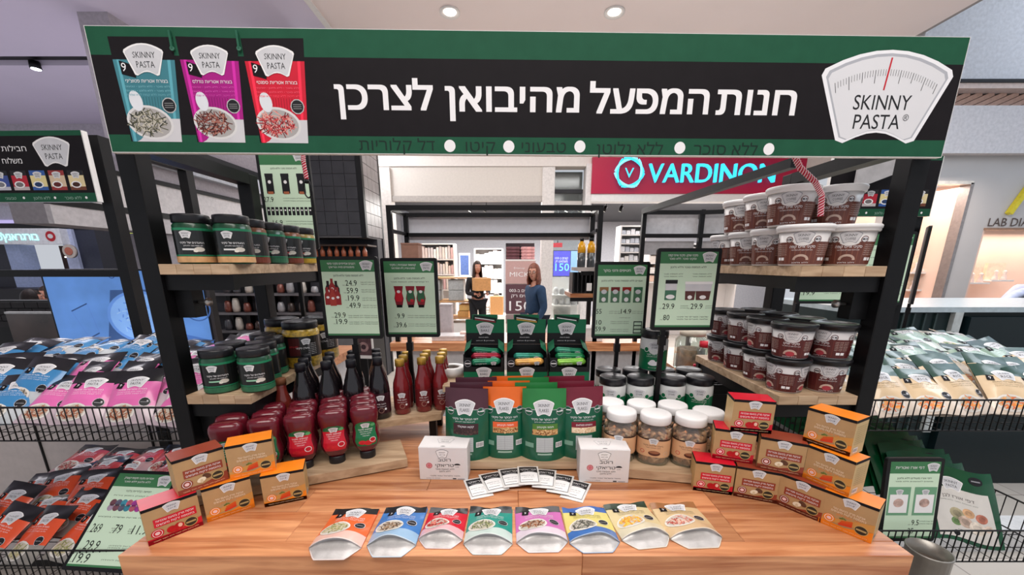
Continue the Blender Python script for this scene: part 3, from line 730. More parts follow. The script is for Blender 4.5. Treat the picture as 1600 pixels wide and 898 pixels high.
# red and white cords
def cord(pts, lab, hook):
    t = T('twisted_cord', lab, 'cord', pts[0]); o = Vector(pts[0]); pp = [Vector(p) - o for p in pts]
    fine = []
    for i in range(len(pp) - 1):
        for k in range(10): fine.append(pp[i].lerp(pp[i + 1], k / 10))
    fine.append(pp[-1]); RC = mat((176, 30, 56), .7, 0, .05); WC = mat((226, 200, 204), .7, 0, 0)
    MB().tube(fine, .0062, RC, 8).build('core', t)
    L = sum((fine[i + 1] - fine[i]).length for i in range(len(fine) - 1)); n = int(L / .0016); hx = []; 
    for k in range(3):
        hx = []
        for i in range(n):
            u = i / n * (len(fine) - 1); j = int(u); p = fine[j].lerp(fine[j + 1], u - j); d = (fine[j + 1] - fine[j]).normalized()
            s = d.cross(Vector((0, 1, 0))).normalized(); q = d.cross(s); an = i * .55 + k * 2.094
            hx.append(p + (s * math.cos(an) + q * math.sin(an)) * .0060)
        MB().tube(hx, .0013, WC, 4).build('strand', t)
    if hook:
        e_ = fine[-1]; MB().tube([e_ + Vector((.012 * math.sin(a), 0, -.028 - .026 * math.cos(a) * 1.0)) for a in [x * PI / 8 for x in range(-7, 8)]][::-1], .0022, BLACKM, 6).tube([e_, e_ + Vector((0, 0, -.012))], .006, BLACKM, 8).build('hook', t)
cord([PY(473, 232, 1.3), PY(474, 252, 1.3), PY(479, 280, 1.3)], 'red and white cord ending in a black hook, before the left poster', True)
cord([PY(1238, 236, 1.02), PY(1250, 262, 1.02), PY(1274, 285, 1.02), PY(1284, 305, 1.02), PY(1282, 338, 1.02)], 'red and white twisted cord hanging over the coffee tubs', False)

# ---------------------------------------------------------------- price signs on poles
PG = mat((206, 230, 204), .45, 0, .02, 3, name='sign_mint'); PGH = mat((64, 122, 80), .45, 0, .02, 3); PT = mat((22, 34, 26), .5, 0, 0); PT2 = mat((58, 80, 66), .5, 0, 0)
def sign_body(w_, h_, head=True):
    g = MB(); r = .008; P = []
    for cx, cy, a0 in ((w_ / 2 - r, h_ - r, 0), (-w_ / 2 + r, h_ - r, 90), (-w_ / 2 + r, r, 180), (w_ / 2 - r, r, 270)):
        for k in range(4): a = math.radians(a0 + k * 30); P.append((cx + r * math.cos(a), cy + r * math.sin(a)))
    M = Matrix.Rotation(PI / 2, 4, 'X')
    return g.prism(P, -.006, .005, BLACK, M)
def price_sign(lab, w_, h_, art, loc, rz=0, pole=None, px_=0, rot=None, frame=None, mat_bg=None):
    t = T('price_sign', lab, 'sign', loc, rz, rot=rot)
    sign_body(w_, h_).build('sign_frame', t)
    A_ = Art(); b = .011
    A_.rect(-w_ / 2 + b, w_ / 2 - b, b, h_ - b, mat_bg or PG, 0); A_.rect(-w_ / 2 + b, w_ / 2 - b, h_ * .82, h_ - b, PGH, 1)
    A_.rect(-w_ / 2 + b, w_ / 2 - b, b, b + .006, PGH, 1)
    A_.logo(w_ * .31, h_ * .895, w_ * .22, 'PASTA', 2); art(A_, w_, h_)
    g = MB(); A_.emit(g, front(-.005)); g.build('printed_sheet', t)
    if pole is not None: MB().box(px_ - .007, px_ + .007, -.002, .010, -pole, -.0005, BLACKM).box(px_ - .011, px_ + .011, -.006, .012, -.05, -.02, BLACKM).build('pole', t)
    return t
def lines(A_, x, y, n, w_, h_, m=PT2, al='r', dy=.009, h=.0032, txt='ללא תוספת סוכר וללא גלוטן'):
    for i in range(n): A_.text(heb(txt if i % 2 == 0 else 'במבצע מיוחד ליחידה אחת'), x, y - i * dy, h, m, al=al, fit=w_ * (1 if i % 2 == 0 else .8), res=1)
def head2(A_, w_, h_, a, b_):
    A_.text(heb(a), -w_ * .10, h_ * .905, .0065, BW, fit=w_ * .46, L=4, res=2); A_.text(heb(b_), -w_ * .10, h_ * .865, .006, BW, fit=w_ * .42, L=4, res=2)
def prices(A_, lst, w_, h_, hd=.0175, wk=1.0):
    for st, u, v in lst:
        x, y = -w_ / 2 + u * w_, v * h_
        A_.text(st, x, y, hd, PT, al='l', L=4, fit=wk * w_ * (.19 if len(st) > 3 else (.13 if len(st) > 2 else .10)), bold=.035, res=2); A_.text(heb('ש"ח'), x - .003, y, .003, PT, al='r', L=4, res=1)
def mini_bottle(A_, x, y, s, cap, body, lab):
    A_.rect(x - s * .2, x + s * .2, y, y + s * .16, cap, 5); A_.ell(x, y + s * .58, s * .3, s * .46, body, 4, 16); A_.ell(x, y + s * .55, s * .22, s * .24, lab, 5.5, 12); A_.ell(x, y + s * .7, s * .12, s * .07, WHITEP, 6, 10)
def art1(A_, w_, h_):
    head2(A_, w_, h_, 'רטבים אסייתיים סקיני סושי', 'מיסטמיים סויה וטריאקי'); A_.text(heb('ללא תוספת סוכר וללא גלוטן'), 0, h_ * .765, .006, PT, fit=w_ * .5, L=3)
    prices(A_, [('24.9', .44, .655), ('59.9', .45, .565), ('19.9', .46, .475), ('49.9', .47, .385), ('29.9', .20, .265), ('19.9', .22, .185)], w_, h_)
    for v in (.69, .665, .60, .575, .50, .475, .41, .385): A_.text(heb('רוטב סויה ללא סוכר'), w_ * .43, h_ * v, .0032, PT2, al='r', fit=w_ * .24, L=3, res=1)
    for v in (.285, .262, .205, .182): A_.text(heb('אצבעות שוקולד ללא תוספת סוכר'), w_ * .43, h_ * v, .0032, PT2, al='r', fit=w_ * .5, L=3, res=1)
    mr, mk = mat((150, 40, 40), .4, 0, 0), mat((34, 20, 22), .4, 0, 0)
    for k, (x, y, m) in enumerate([(-.068, .145, mk), (-.042, .145, mk), (-.055, .152, mr), (-.072, .125, mr), (-.040, .125, mr), (-.056, .122, mat((170, 60, 50), .4, 0, 0))]):
        A_.rect(x - .004, x + .004, y + .028, y + .042, m, 4 + k * .3); A_.poly([(x - .010, y - .014), (x + .010, y - .014), (x + .010, y + .018), (x + .004, y + .030), (x - .004, y + .030), (x - .010, y + .018)], m, 4.1 + k * .3); A_.ell(x, y + .01, .005, .004, WHITEP, 4.3 + k * .3)
def art2(A_, w_, h_):
    head2(A_, w_, h_, 'קטשופ ועגבניות | סקיני', 'מסוקרט אפייה | ללא תוספת סוכר'); A_.text(heb('ללא תוספת סוכר וללא גלוטן'), 0, h_ * .74, .006, PT, fit=w_ * .55, L=3); A_.text(heb('דל קלוריות ללא תוספת סוכר'), 0, h_ * .70, .004, PT2, fit=w_ * .68, L=3, res=1)
    for x, c in ((-.040, RED), (0.0, mat((52, 100, 68), .4, 0, 0)), (.036, mat((52, 100, 68), .4, 0, 0))):
        A_.rect(x - .010, x + .010, h_ * .385, h_ * .42, BK, 5); A_.poly([(x - .011, h_ * .41), (x + .011, h_ * .41), (x + .016, h_ * .50), (x + .012, h_ * .57), (x + .016, h_ * .655), (x - .016, h_ * .655), (x - .012, h_ * .57), (x - .016, h_ * .50)], mat((136, 26, 40), .4, 0, 0), 4)
        A_.poly([(x - .009, h_ * .46), (x + .009, h_ * .46), (x + .013, h_ * .50), (x + .011, h_ * .60), (x - .011, h_ * .60), (x - .013, h_ * .5)], c, 5); A_.ell(x, h_ * .585, .006, .005, WHITEP, 6); A_.ell(x + .004, h_ * .475, .006, .005, RED, 6)
    prices(A_, [('9.9', .24, .245), ('39.6', .21, .13)], w_, h_)
    for v in (.275, .25, .165, .14): A_.text(heb('קטשופ ללא תוספת סוכר ליחידה'), w_ * .43, h_ * v, .0034, PT2, al='r', fit=w_ * .5, L=3, res=1)
def art3(A_, w_, h_):
    A_.text(heb('חטיפים ודגני בוקר'), -w_ * .10, h_ * .875, .009, BW, fit=w_ * .5, L=4); A_.text(heb('אפויים ללא תוספת סוכר וללא גלוטן'), 0, h_ * .75, .006, PT, fit=w_ * .75, L=3)
    for i, c in enumerate(((150, 110, 70), (110, 30, 30), (150, 40, 34), (60, 110, 80))):
        x = -.062 + i * .041; A_.rect(x - .016, x + .016, h_ * .48, h_ * .66, mat((84, 124, 96), .4, 0, 0), 4); A_.rect(x - .016, x + .016, h_ * .63, h_ * .68, mat(c, .4, 0, 0), 5); A_.ell(x, h_ * .62, .010, .008, SILVER, 6); A_.ell(x, h_ * .52, .008, .008, WHITEP, 6)
    prices(A_, [('55', .06, .335), ('14.9', .52, .335), ('10', .07, .19), ('59.9', .06, .10)], w_, h_)
    for x, v in ((.43, .36), (.43, .335), (.0, .36), (.0, .335), (.2, .275)): A_.text(heb('דגני בוקר ליחידה'), w_ * x, h_ * v, .0032, PT2, al='r', fit=w_ * .2, L=3, res=1)
    for v in (.225, .20, .12, .095): A_.text(heb('חטיפי חלבון במארז'), w_ * .18, h_ * v, .0032, PT2, al='r', fit=w_ * .34, L=3, res=1)
    for i in range(4): A_.rect(w_ * .27, w_ * .43, h_ * (.07 + i * .05), h_ * (.085 + i * .05), PT2, 3)
    A_.rect(w_ * .27, w_ * .285, h_ * .07, h_ * .235, PT2, 3); A_.rect(w_ * .415, w_ * .43, h_ * .07, h_ * .235, PT2, 3)
def art4(A_, w_, h_):
    head2(A_, w_, h_, 'סקיני שוקו, סקיני אייס קפה', 'וסקיני סוכר. ללא סוכר'); A_.text(heb('ללא תוספת סוכר וללא גלוטן'), 0, h_ * .765, .006, PT, fit=w_ * .56, L=3)
    for x in (-.045, .045):
        for v in (.69, .66): A_.text(heb('ללא תוספת סוכר'), x, h_ * v, .0032, PT2, fit=w_ * .3, L=3, res=1)
    A_.rect(-.066, -.030, h_ * .38, h_ * .55, mat((70, 116, 92), .4, 0, 0), 4); A_.rect(-.066, -.030, h_ * .50, h_ * .58, SILVER, 5); A_.rect(-.067, -.029, h_ * .58, h_ * .625, INK, 5); A_.ell(-.048, h_ * .42, .014, .007, WHITEP, 6)
    for x, s in ((.014, .018), (.055, .026)):
        A_.poly([(x - s * .8, h_ * .38), (x + s * .8, h_ * .38), (x + s, h_ * .58), (x - s, h_ * .58)], SILVER, 4 + x * 10); A_.poly([(x - s * .8, h_ * .38), (x + s * .8, h_ * .38), (x + s * .92, h_ * .49), (x - s * .92, h_ * .49)], mat((92, 54, 50), .4, 0, 0), 5 + x * 10); A_.rect(x - s * 1.05, x + s * 1.05, h_ * .575, h_ * .605, WHITEP, 5 + x * 10); A_.ell(x, h_ * .415, s * .4, .006, WHITEP, 6 + x * 10)
    prices(A_, [('29.9', .15, .27), ('29.9', .60, .27), ('80', .18, .13)], w_, h_)
    for v in (.30, .275): A_.text(heb('ליחידה'), w_ * .06, h_ * v, .0034, PT2, al='r', L=3, fit=w_ * .12, res=1); A_.text(heb('ליחידה'), w_ * .46, h_ * v, .0034, PT2, al='r', L=3, fit=w_ * .12, res=1)
    for v in (.165, .135): A_.text(heb('שלושה מוצרים של סקיני'), w_ * .4, h_ * v, .0036, PT, al='r', fit=w_ * .5, L=3, res=1)
def sgn(q, y, art, lab, pole_to, px_=0):
    bl, br, tl = PY(*q[2], y), PY(*q[3], y), PY(*q[0], y)
    w_ = (br - bl).length; h_ = tl.z - bl.z; c = (bl + br) / 2
    return price_sign(lab, w_, h_, art, (c.x, y, (bl.z + br.z) / 2), 0, pole=c.z - H - pole_to - .001, px_=px_)
sgn([(501, 401), (596, 404), (510, 529), (600, 528)], 1.25, art1, 'mint price sign with sauce bottles listing 24.9 and 59.9', d2, .0)
sgn([(596, 405), (683, 406), (604, 528), (688, 524)], 1.345, art2, 'mint price sign showing three red ketchup bottles, price 9.9', d2, -.015)
sgn([(932, 407), (1017, 407), (924, 527), (1006, 530)], 1.41, art3, 'mint price sign with four cereal pouches, prices 55 and 14.9', d2)
sgn([(1028, 387), (1125, 388), (1016, 515), (1112, 516)], 1.235, art4, 'mint price sign with a jar and two tubs, price 80', d2, -.058)
def art5(A_, w_, h_):
    A_.text(heb('ללא תוספת סוכר וללא גלוטן'), 0, h_ * .78, .006, PT, fit=w_ * .5, L=3)
    for x in (-.058, .0, .058): A_.rect(x - .014, x + .014, h_ * .55, h_ * .72, INK, 4); A_.rect(x - .015, x + .015, h_ * .71, h_ * .74, INK, 4.5); A_.ell(x, h_ * .66, .006, .006, WHITEP, 5); A_.rect(x - .010, x + .010, h_ * .545, h_ * .57, mat((170, 100, 70), .4, 0, 0), 5)
    for i in range(11): x = -.075 + i * .0155; A_.rect(x - .0055, x + .0055, h_ * .34, h_ * .42, INK, 4); A_.ell(x, h_ * .39, .0035, .003, WHITEP, 5, 8)
    prices(A_, [('27.9', .04, .47), ('16.9', .16, .245), ('15.9', .17, .15)], w_, h_)
    for v in (.50, .475, .275, .25, .18, .155): A_.text(heb('צנצנת מתבלים אישית ליחידה'), w_ * .44, h_ * v, .0036, PT2, al='r', fit=w_ * .52, L=3, res=1)
p = PY(449, 300, 1.53)
price_sign('tall mint poster with jars, price 27.9, behind the left rear post', .192, .36, art5, (p.x, 1.53, H + .055), 0, pole=H + .0545)
def art6(A_, w_, h_):
    prices(A_, [('29.9', .12, .25), ('19.9', .10, .13)], w_, h_)
    for v in (.30, .27, .15): A_.text(heb('שוקולד ללא תוספת סוכר'), w_ * .44, h_ * v, .0036, PT2, al='r', fit=w_ * .5, L=3, res=1)
    for i in range(3): A_.text(heb('אבקת שוקולד קפה וסוכר'), 0, h_ * (.75 - i * .1), .004, PT2, fit=w_ * .7, L=3, res=1)
a_, b_ = PY(1242, 474, 1.62), PY(1332, 474, 1.62)
price_sign('mint price sign behind the chocolate tubs, prices 29.9 and 19.9', (b_ - a_).length, .27, art6, ((a_.x + b_.x) / 2, 1.62, a_.z), .0, pole=None)
a_, b_ = PY(1334, 476, 1.66), PY(1402, 476, 1.66)
price_sign('mint price sign half hidden behind the right front post', (b_ - a_).length + .02, .30, art6, ((a_.x + b_.x) / 2 + .0, 1.66, a_.z), .0, pole=None)
a_ = PY(1407, 474, 1.9)
price_sign('price sign seen nearly edge-on beside the right front post', .14, .36, art6, (a_.x + .05, 1.9, a_.z), .84, pole=a_.z - H + 1.0)
# ================================================================ PRODUCTS
def mset(word, *a): return word
LIDK = mat((24, 24, 28), .38, 0, .05, coat=.2); LIDN = mat((26, 28, 48), .4, 0, .05); LIDW = mat((236, 234, 234), .4, 0, .02)
GLS = clear('clear_plastic', (230, 240, 236), .07, .05)

def rings(m, r, h, z, n=28):   # ribbed screw lid with a rounded top edge
    return MB().lathe([(r * .97, z), (r, z + .002), (r, z + h * .8), (r * .97, z + h * .95), (r * .88, z + h), (.0001, z + h)], m, n)
# ---- spice jars
def spice_jar(content=(24, 72, 48), band=(38, 128, 90), foot=(206, 160, 112), accent=(220, 220, 220)):
    def f():
        t = T('spice_jar', '', 'jar'); r, h = .0415, .122; c = mat(content, .3, 0, .2, 60, coat=.5)
        MB().lathe([(r * .9, 0), (r, .004), (r, .094), (r * .9, .101), (r * .88, .104)], c, 28).build('jar_body', t)
        rings(LIDK, r * .98, .022, .1005).build('lid', t)
        A_ = Art(); k = r * 2.3
        A_.rect(-k, k, .022, .086, mat((24, 26, 26), .35, 0, 0, coat=.5), 0); A_.rect(-k, k, .082, .088, mat(band, .35, 0, 0), 1); A_.rect(-k, k, .020, .023, mat(band, .35, 0, 0), 1)
        A_.rect(-k, k, .004, .0185, mat(foot, .4, 0, .1, 50), .5)
        A_.logo(-.012, .072, .026, 'SAUCE', 2)
        A_.text(heb('המעדנים של סקיני'), -.002, .050, .0048, BW, fit=.050, L=2, bold=.02, res=1); A_.text(heb('ללא תוספת סוכר וללא גלוטן'), 0, .0435, .003, BW, fit=.040, L=2, res=1)
        A_.rect(-.024, .004, .034, .038, mat(accent, .4, 0, 0), 2); A_.ell(.012, .036, .011, .006, mat((206, 200, 190), .5, 0, .1, 50), 2.5, 10); A_.ell(.004, .032, .005, .003, mat((230, 224, 214), .5, 0, 0), 3, 8)
        g = MB(); A_.emit(g, wrap(r), cut=.008); g.build('label', t)
        return t
    return f
J_sp = Proto(spice_jar()); J_sb = Proto(spice_jar(content=(120, 70, 40), foot=(120, 60, 44), accent=(200, 60, 70))); J_sg = Proto(spice_jar(content=(26, 70, 48), foot=(50, 104, 74), accent=(150, 200, 170))); J_sy = Proto(spice_jar(content=(150, 130, 70), foot=(186, 150, 50), accent=(210, 120, 100)))
def at(px, py, dz): p = PZ(px, py, dz); return (p.x, p.y, p.z)
zs = H + .0003
J_sp.put((-.828, 1.046, zs), .55, 'black-labelled jar with tan foot, front left of upper left shelf')
J_sp.put((-.734, 1.060, zs), .55, 'black-labelled jar with tan foot, second at front of upper left shelf')
rowj = [(-.742, 1.165, J_sb, 'with dark red foot band'), (-.735, 1.25, J_sg, 'with dull green foot band'), (-.728, 1.335, J_sb, 'with red accent'), (-.815, 1.34, J_sy, 'with yellow foot'), (-.73, 1.415 - .02, J_sy, 'with yellow foot')]
pl = [(-.757, 1.163, .3, J_sb, 'third jar from the front on upper left shelf, red accent'), (-.753, 1.25, .3, J_sg, 'fourth jar from the front on upper left shelf, green tinted'), (-.749, 1.336, .3, J_sb, 'second jar from the back on upper left shelf, brown foot'), (-.745, 1.423, .3, J_sy, 'rearmost jar on upper left shelf, beside the tall poster'),
      (-.85, 1.17, .2, J_sp, 'jar standing behind the front left one on upper left shelf'), (-.85, 1.27, .2, J_sg, 'inner-row jar midway along upper left shelf')]
for x, y, r_, P_, l_ in pl: P_.put((x, y, zs), .5, l_)
zs = H - .35 + .0003
for x, y, P_, l_, r_ in ((-.828, 1.047, J_sg, 'green-banded black jar at front left corner of lower left shelf', .55), (-.731, 1.058, J_sg, 'green-banded black jar, right of the front left one, lower shelf', .5),
                      (-.762, 1.143, J_sg, 'second jar back from the front on lower left shelf', .4), (-.786, 1.224, J_sg, 'third jar back from the front on lower left shelf', .4), (-.846, 1.287, J_sb, 'red-accented jar just left of the mustard jars on lower left shelf', .4), (-.850, 1.140, J_sg, 'jar behind the corner jar against the left post', .3)):
    P_.put((x, y, zs), r_, l_)
def mustard_jar():
    t = T('condiment_jar', '', 'jar'); r, h = .058, .155; c = mat((186, 152, 52), .3, 0, .35, 90, coat=.6)
    MB().lathe([(r * .88, 0), (r, .005), (r, .125), (r * .9, .135), (r * .88, .137)], c, 30).build('jar_body', t)
    rings(LIDK, r * .97, .026, .1345, 30).build('lid', t)
    A_ = Art(); A_.rect(-.11, .11, .040, .112, mat((26, 26, 26), .35, 0, 0, coat=.4), 0); A_.rect(-.045, -.008, .046, .106, mat((70, 26, 28), .4, 0, 0), 1)
    A_.logo(.012, .094, .03, 'SAUCE', 2); A_.text(heb('מעדן סקיני'), .0, .070, .006, BW, fit=.04, L=3, res=1)
    for i in range(7): A_.text(heb('ללא תוספת סוכר'), .03, .085 - i * .006, .0026, BW, fit=.03, L=3, res=1)
    A_.text(heb('ללא גלוטן'), -.028, .075, .005, mat((220, 60, 70), .4, 0, 0), fit=.028, L=3, res=1)
    g = MB(); A_.emit(g, wrap(r), cut=.01); g.build('label', t); return t
J_m = Proto(mustard_jar)
J_m.put((-.738, 1.325, zs), .5, 'large jar of yellow relish with black lid, front of lower left shelf row')
J_m.put((-.730, 1.443, zs), .5, 'large yellow relish jar at the very back of lower left shelf')
J_m.put((-.838, 1.391, zs), .3, 'large yellow relish jar near the left rear post')

# ---- ketchup bottles standing on their caps
def squeeze(label_kind):
    def f():
        t = T('ketchup_bottle', '', 'bottle'); B_ = mat((98, 20, 34), .24, 0, .08, 20, coat=.6)
        prof = [(.0205, .022), (.026, .030), (.034, .040), (.0385, .056), (.039, .072), (.0355, .088), (.0335, .100), (.0345, .112), (.038, .126), (.0395, .142), (.0385, .154), (.034, .162), (.024, .166), (.0001, .1665)]
        MB().lathe(prof, B_, 28, 1, .68, e=2.3).build('bottle_body', t)
        MB().lathe([(.0215, 0), (.0225, .002), (.0225, .020), (.021, .0225)], LIDK, 24, 1, .8).build('cap', t)
        red = label_kind == 'r'; c = mat((196, 24, 48), .3, 0, .05, coat=.4) if red else mat((18, 110, 66), .3, 0, .05, coat=.4); g2 = mat((20, 100, 62), .3, 0, 0, coat=.4)
        A_ = Art(); A_.poly([(-.024, .046), (.024, .046), (.029, .062), (.026, .078), (.0245, .088), (.027, .106), (.022, .116), (.010, .122), (-.010, .122), (-.022, .116), (-.027, .106), (-.0245, .088), (-.026, .078), (-.029, .062)], c, 0)
        if red: A_.poly([(.027, .106), (.022, .116), (.010, .122), (-.010, .122), (-.022, .116), (-.027, .106)], g2, 1)
        A_.logo(0, .110, .022, 'SAUCE', 2)
        A_.ell(.018, .110, .006, .005, mat((90, 170, 110), .4, 0, 0), 2, 10)
        for i, z in enumerate((.096, .090, .084, .078)): A_.text(heb(('קטשופ סקיני', 'ללא תוספת סוכר', 'ללא גלוטן', 'טבעוני')[i]), 0, z, .0042 if i == 0 else .003, BW, fit=(.034, .03, .024, .016)[i], L=3, bold=.02 if i == 0 else 0, res=1)
        TM = mat((206, 40, 50), .35, 0, .1, 60)
        for x, z, s in ((-.010, .058, .009), (.004, .056, .010), (.016, .058, .007)): A_.ell(x, z, s, s * .8, TM, 2, 12)
        A_.ring(.015, .065, .008, .0015, WHITEP, 4, 14); A_.ell(.015, .065, .006, .006, RED, 3.5, 12)
        g = MB(); rr = .0345
        def fn(x, y, l):
            for (r0, z0), (r1, z1) in zip(prof, prof[1:]):
                if z0 <= y <= z1: r = r0 + (r1 - r0) * (y - z0) / (z1 - z0); break
            a = x / r * 1.15; c_, q = math.sin(a), math.cos(a); k = (abs(c_) ** 2.3 + abs(q) ** 2.3) ** (-1 / 2.3)
            return ((r * k + .0008 + l) * c_, -(r * .68 * k + .0008 + l) * q, y)
        A_.emit(g, fn, cut=.006, cuty=.008); g.build('label', t); return t
    return f
K_r = Proto(squeeze('r')); K_g = Proto(squeeze('g'))
u = Vector((.928, .372)); v = Vector((-.372, .928)); z = H + dR + .0003
def kp(c, r_): q = Vector((-.435, 1.058)) - u * (c * .0855) + v * (r_ * .0565) + v * .012; return (q.x, q.y, z)
for c in range(5):
    for r_ in range(4 if c < 4 else 3):
        P_ = K_r if (c in (1, 2)) else K_g
        lb = ('red' if c in (1, 2) else 'green') + '-label ketchup bottle on its cap, ' + ('front row, ' if r_ == 0 else '%s row back, ' % ORD[r_]) + '%s column from the right' % ORD[c]
        P_.put(kp(c, r_), .36, lb)
# ---- glass sauce bottles
def sauce(body, cap, lab, hh=.20, r=.029):
    def f():
        t = T('sauce_bottle', '', 'bottle'); B_ = mat(body, .12, 0, .12, 20, coat=.8); s = hh / .20
        MB().lathe([(r * .9, 0), (r, .004), (r, .095 * s), (r * .93, .115 * s), (r * .62, .145 * s), (.0135, .168 * s), (.0135, .184 * s)], B_, 24).build('bottle_body', t)
        MB().lathe([(.0155, .176 * s), (.0155, .198 * s), (.014, .20 * s), (.0001, .20 * s)], cap, 20).build('cap', t)
        A_ = Art(); A_.rect(-r * 1.6, r * 1.6, .020, .088 * s, mat(lab, .35, 0, 0, coat=.3), 0); A_.logo(0, .073 * s, .026, 'SAUCE', 1)
        A_.text(heb('רוטב סויה'), 0, .052, .005, BW, fit=.030, L=2, bold=.02, res=1); A_.text(heb('ללא תוספת סוכר'), 0, .044, .003, BW, fit=.032, L=2, res=1); A_.ring(0, .032, .0085, .001, mat((196, 160, 140), .4, 0, 0), 2, 14); A_.ell(.014, .036, .004, .004, WHITEP, 2, 8)
        g = MB(); A_.emit(g, wrap(r), cut=.006); g.build('label', t); return t
    return f
S_d = Proto(sauce((22, 16, 20), mat((26, 26, 32), .4, 0, .05), (50, 20, 30), .205, .032)); S_g = Proto(sauce((120, 30, 34), mat((186, 148, 66), .35, .5, .05), (104, 30, 34), .19, .0275))
z = H + d2 + .0003
def bp(px, py, dz=d2): q = PZ(px, py, dz); return (q.x, q.y, H + dz + .0003)
gp = [((626, 649), 'gold-capped red sauce bottle standing alone left of the others, front'), ((660, 645), 'gold-capped red sauce bottle, left of the front pair'), ((688, 642), 'gold-capped red sauce bottle, right of the front pair beside the cereal pouches')]
for (px, py), l_ in gp:
    x, y, _ = bp(px, py); y += .03
    S_g.put((x, y, z), .27, l_)
    for k in (1, 2): S_g.put((x - .004 * k, y + .058 * k, z), .1, l_.split(',')[0].replace('bottle', 'bottle %s' % ('just behind it' if k == 1 else 'third deep')) + (', left file' if px < 640 else ', middle file' if px < 670 else ', right file'))
uu = Vector((.938, .347)); vv = Vector((-.347, .938))
for c in range(4):
    for r_ in range(3):
        q = Vector((-.440, 1.215)) - uu * (c * .072 + (.008 if c else 0)) + vv * (r_ * .068)
        S_d.put((q.x, q.y, z), .36, 'black-capped dark soy bottle, %s file from the right, %s' % (ORD[c], ('nearest', 'second back', 'rearmost')[r_]))
S_a = Proto(sauce((120, 44, 36), mat((120, 76, 50), .5, 0, .05), (150, 60, 50), .16, .024))
S_a.put((-.712, 1.13, z), .1, 'short amber sauce bottle with brown cap left of the soy bottles')

# ---- cereal stand-up pouches
def standpouch(top, word, wcol, grain):
    def f():
        t = T('cereal_pouch', '', 'pouch'); w_, h_ = .134, .212; c = PGREEN; tm = mat(top, .35, 0, .06, 14, coat=.3)
        def surf(u, v, s):       # s=-1 front, +1 back
            x = (u - .5) * w_ * (1 - .03 * v) ; b = max(0, 1 - abs(2 * u - 1) ** 2.4)
            th = (.034 * (1 - v) ** .8 + .008 * math.sin(PI * min(1, v * 1.1))) * b + .0012
            lift = .006 * (abs(2 * u - 1) ** 2) * (1 - v)
            return (x, s * th + .014 * v, v * h_ - (.0 if v else 0) + (0.004 * b * (v == 0) * 0) + lift * 0)
        g = MB()
        for s in (-1, 1):
            for (v0, v1, m) in ((0, .72, c), (.72, 1, tm)):
                g.grid(lambda a, b: surf(a, v0 + (v1 - v0) * b, s), 14, 12 if v0 == 0 else 5, m, flip=(s == 1))
        g.add([surf(i / 14, 0, -1) for i in range(15)] + [surf(i / 14, 0, 1) for i in range(15)][::-1], [tuple(range(30))[::-1]], c)
        g.build('pouch_body', t)
        A_ = Art(); A_.logo(-.002, .158, .064, 'FLAKES', 2)
        A_.rect(-.067, .067, .1515, .1525, WHITEP, .6)
        for x in (-.047, .047): A_.ell(x, .146, .0115, .0115, SILVERD, 1, 14).ell(x, .146, .010, .010, mat((30, 84, 62), .4, 0, 0), 1.5, 14).rect(x - .009, x + .009, .145, .148, WHITEP, 2)
        A_.text(heb('דגני הבוקר של סקיני'), 0, .123, .0056, BW, fit=.078, L=1, res=1)
        A_.text(heb('ללא תוספת סוכר ללא גלוטן'), 0, .116, .003, BW, fit=.06, L=1, res=1)
        A_.rect(-.036, .040, .096, .112, mat(wcol, .4, 0, .05), 1); A_.text(heb(word), .002, .101, .0055, BW, fit=.050, L=2, bold=.01, res=1)
        gm = [mat(k, .6, 0, 0) for k in grain]; A_.rect(-.036, .040, .080, .096, gm[0], 1)
        A_.fill(.002, .088, .037, .0075, gm, 90, .0035, .003, 2, hash_(word))
        A_.rect(-.024, .026, .028, .072, mat((186, 190, 190), .4, 0, 0), 1)
        for i in range(7): A_.rect(-.022, .024, .032 + i * .0055, .0328 + i * .0055, SILVERD, 2)
        A_.rect(.0, .001, .03, .07, SILVERD, 2); A_.rect(.034, .054, .040, .056, WHITEP, 1)
        for i in range(6): A_.rect(.036 + i * .003, .0375 + i * .003, .042, .054, INK, 2)
        A_.rect(-.056, -.032, .040, .054, mat((120, 160, 140), .4, 0, 0), 1); A_.rect(-.02, .022, .019, .024, mat((160, 186, 170), .4, 0, 0), 1)
        g = MB()
        def fn(x, y, l): p = surf(x / w_ + .5, y / h_, -1); return (p[0], p[1] - .0006 - l, p[2])
        A_.emit(g, fn, cut=.010, cuty=.012); g.build('printed_front', t); return t
    return f
SEED = [(196, 150, 96), (226, 190, 140), (150, 96, 56), (120, 70, 40)]
FL = [((76, 40, 52), 'קקאו ושוקולד', (64, 40, 44), [(60, 44, 44), (84, 60, 56), (48, 34, 34)], 'plum-topped green cereal pouch, cocoa flavour', -.137, 1.075),
      ((224, 104, 34), 'תפוח וקינמון', (224, 96, 52), SEED, 'orange-topped green cereal pouch', -.022, 1.088),
      ((42, 122, 62), 'תמוז וקינמון', (78, 122, 52), SEED, 'green-topped cereal pouch, in front centre', .096, 1.072),
      ((112, 30, 48), 'ציפופים ממולאים', (120, 30, 44), [(226, 196, 160), (200, 160, 120), (236, 216, 190)], 'maroon-topped green cereal pouch', .212, 1.088)]
zb_ = H + dR + .0003
for top, wd, wc, gr, lb, x, y in FL:
    P_ = Proto(standpouch(top, wd, wc, gr)); P_.put((x, y, zb_), -.12 if x < -.1 else (.10 if x > .2 else 0), lb + ', front of its file')
    for k in (1, 2): P_.put((x + (.012 if x < .0 else -.022) * k, y + .042 * k, zb_ + .0), .02 * k, lb + (', second in its file' if k == 1 else ', last in its file'), rot=(0, 0, .03 * k), scale=(1, .5, 1.02 + .015 * k))

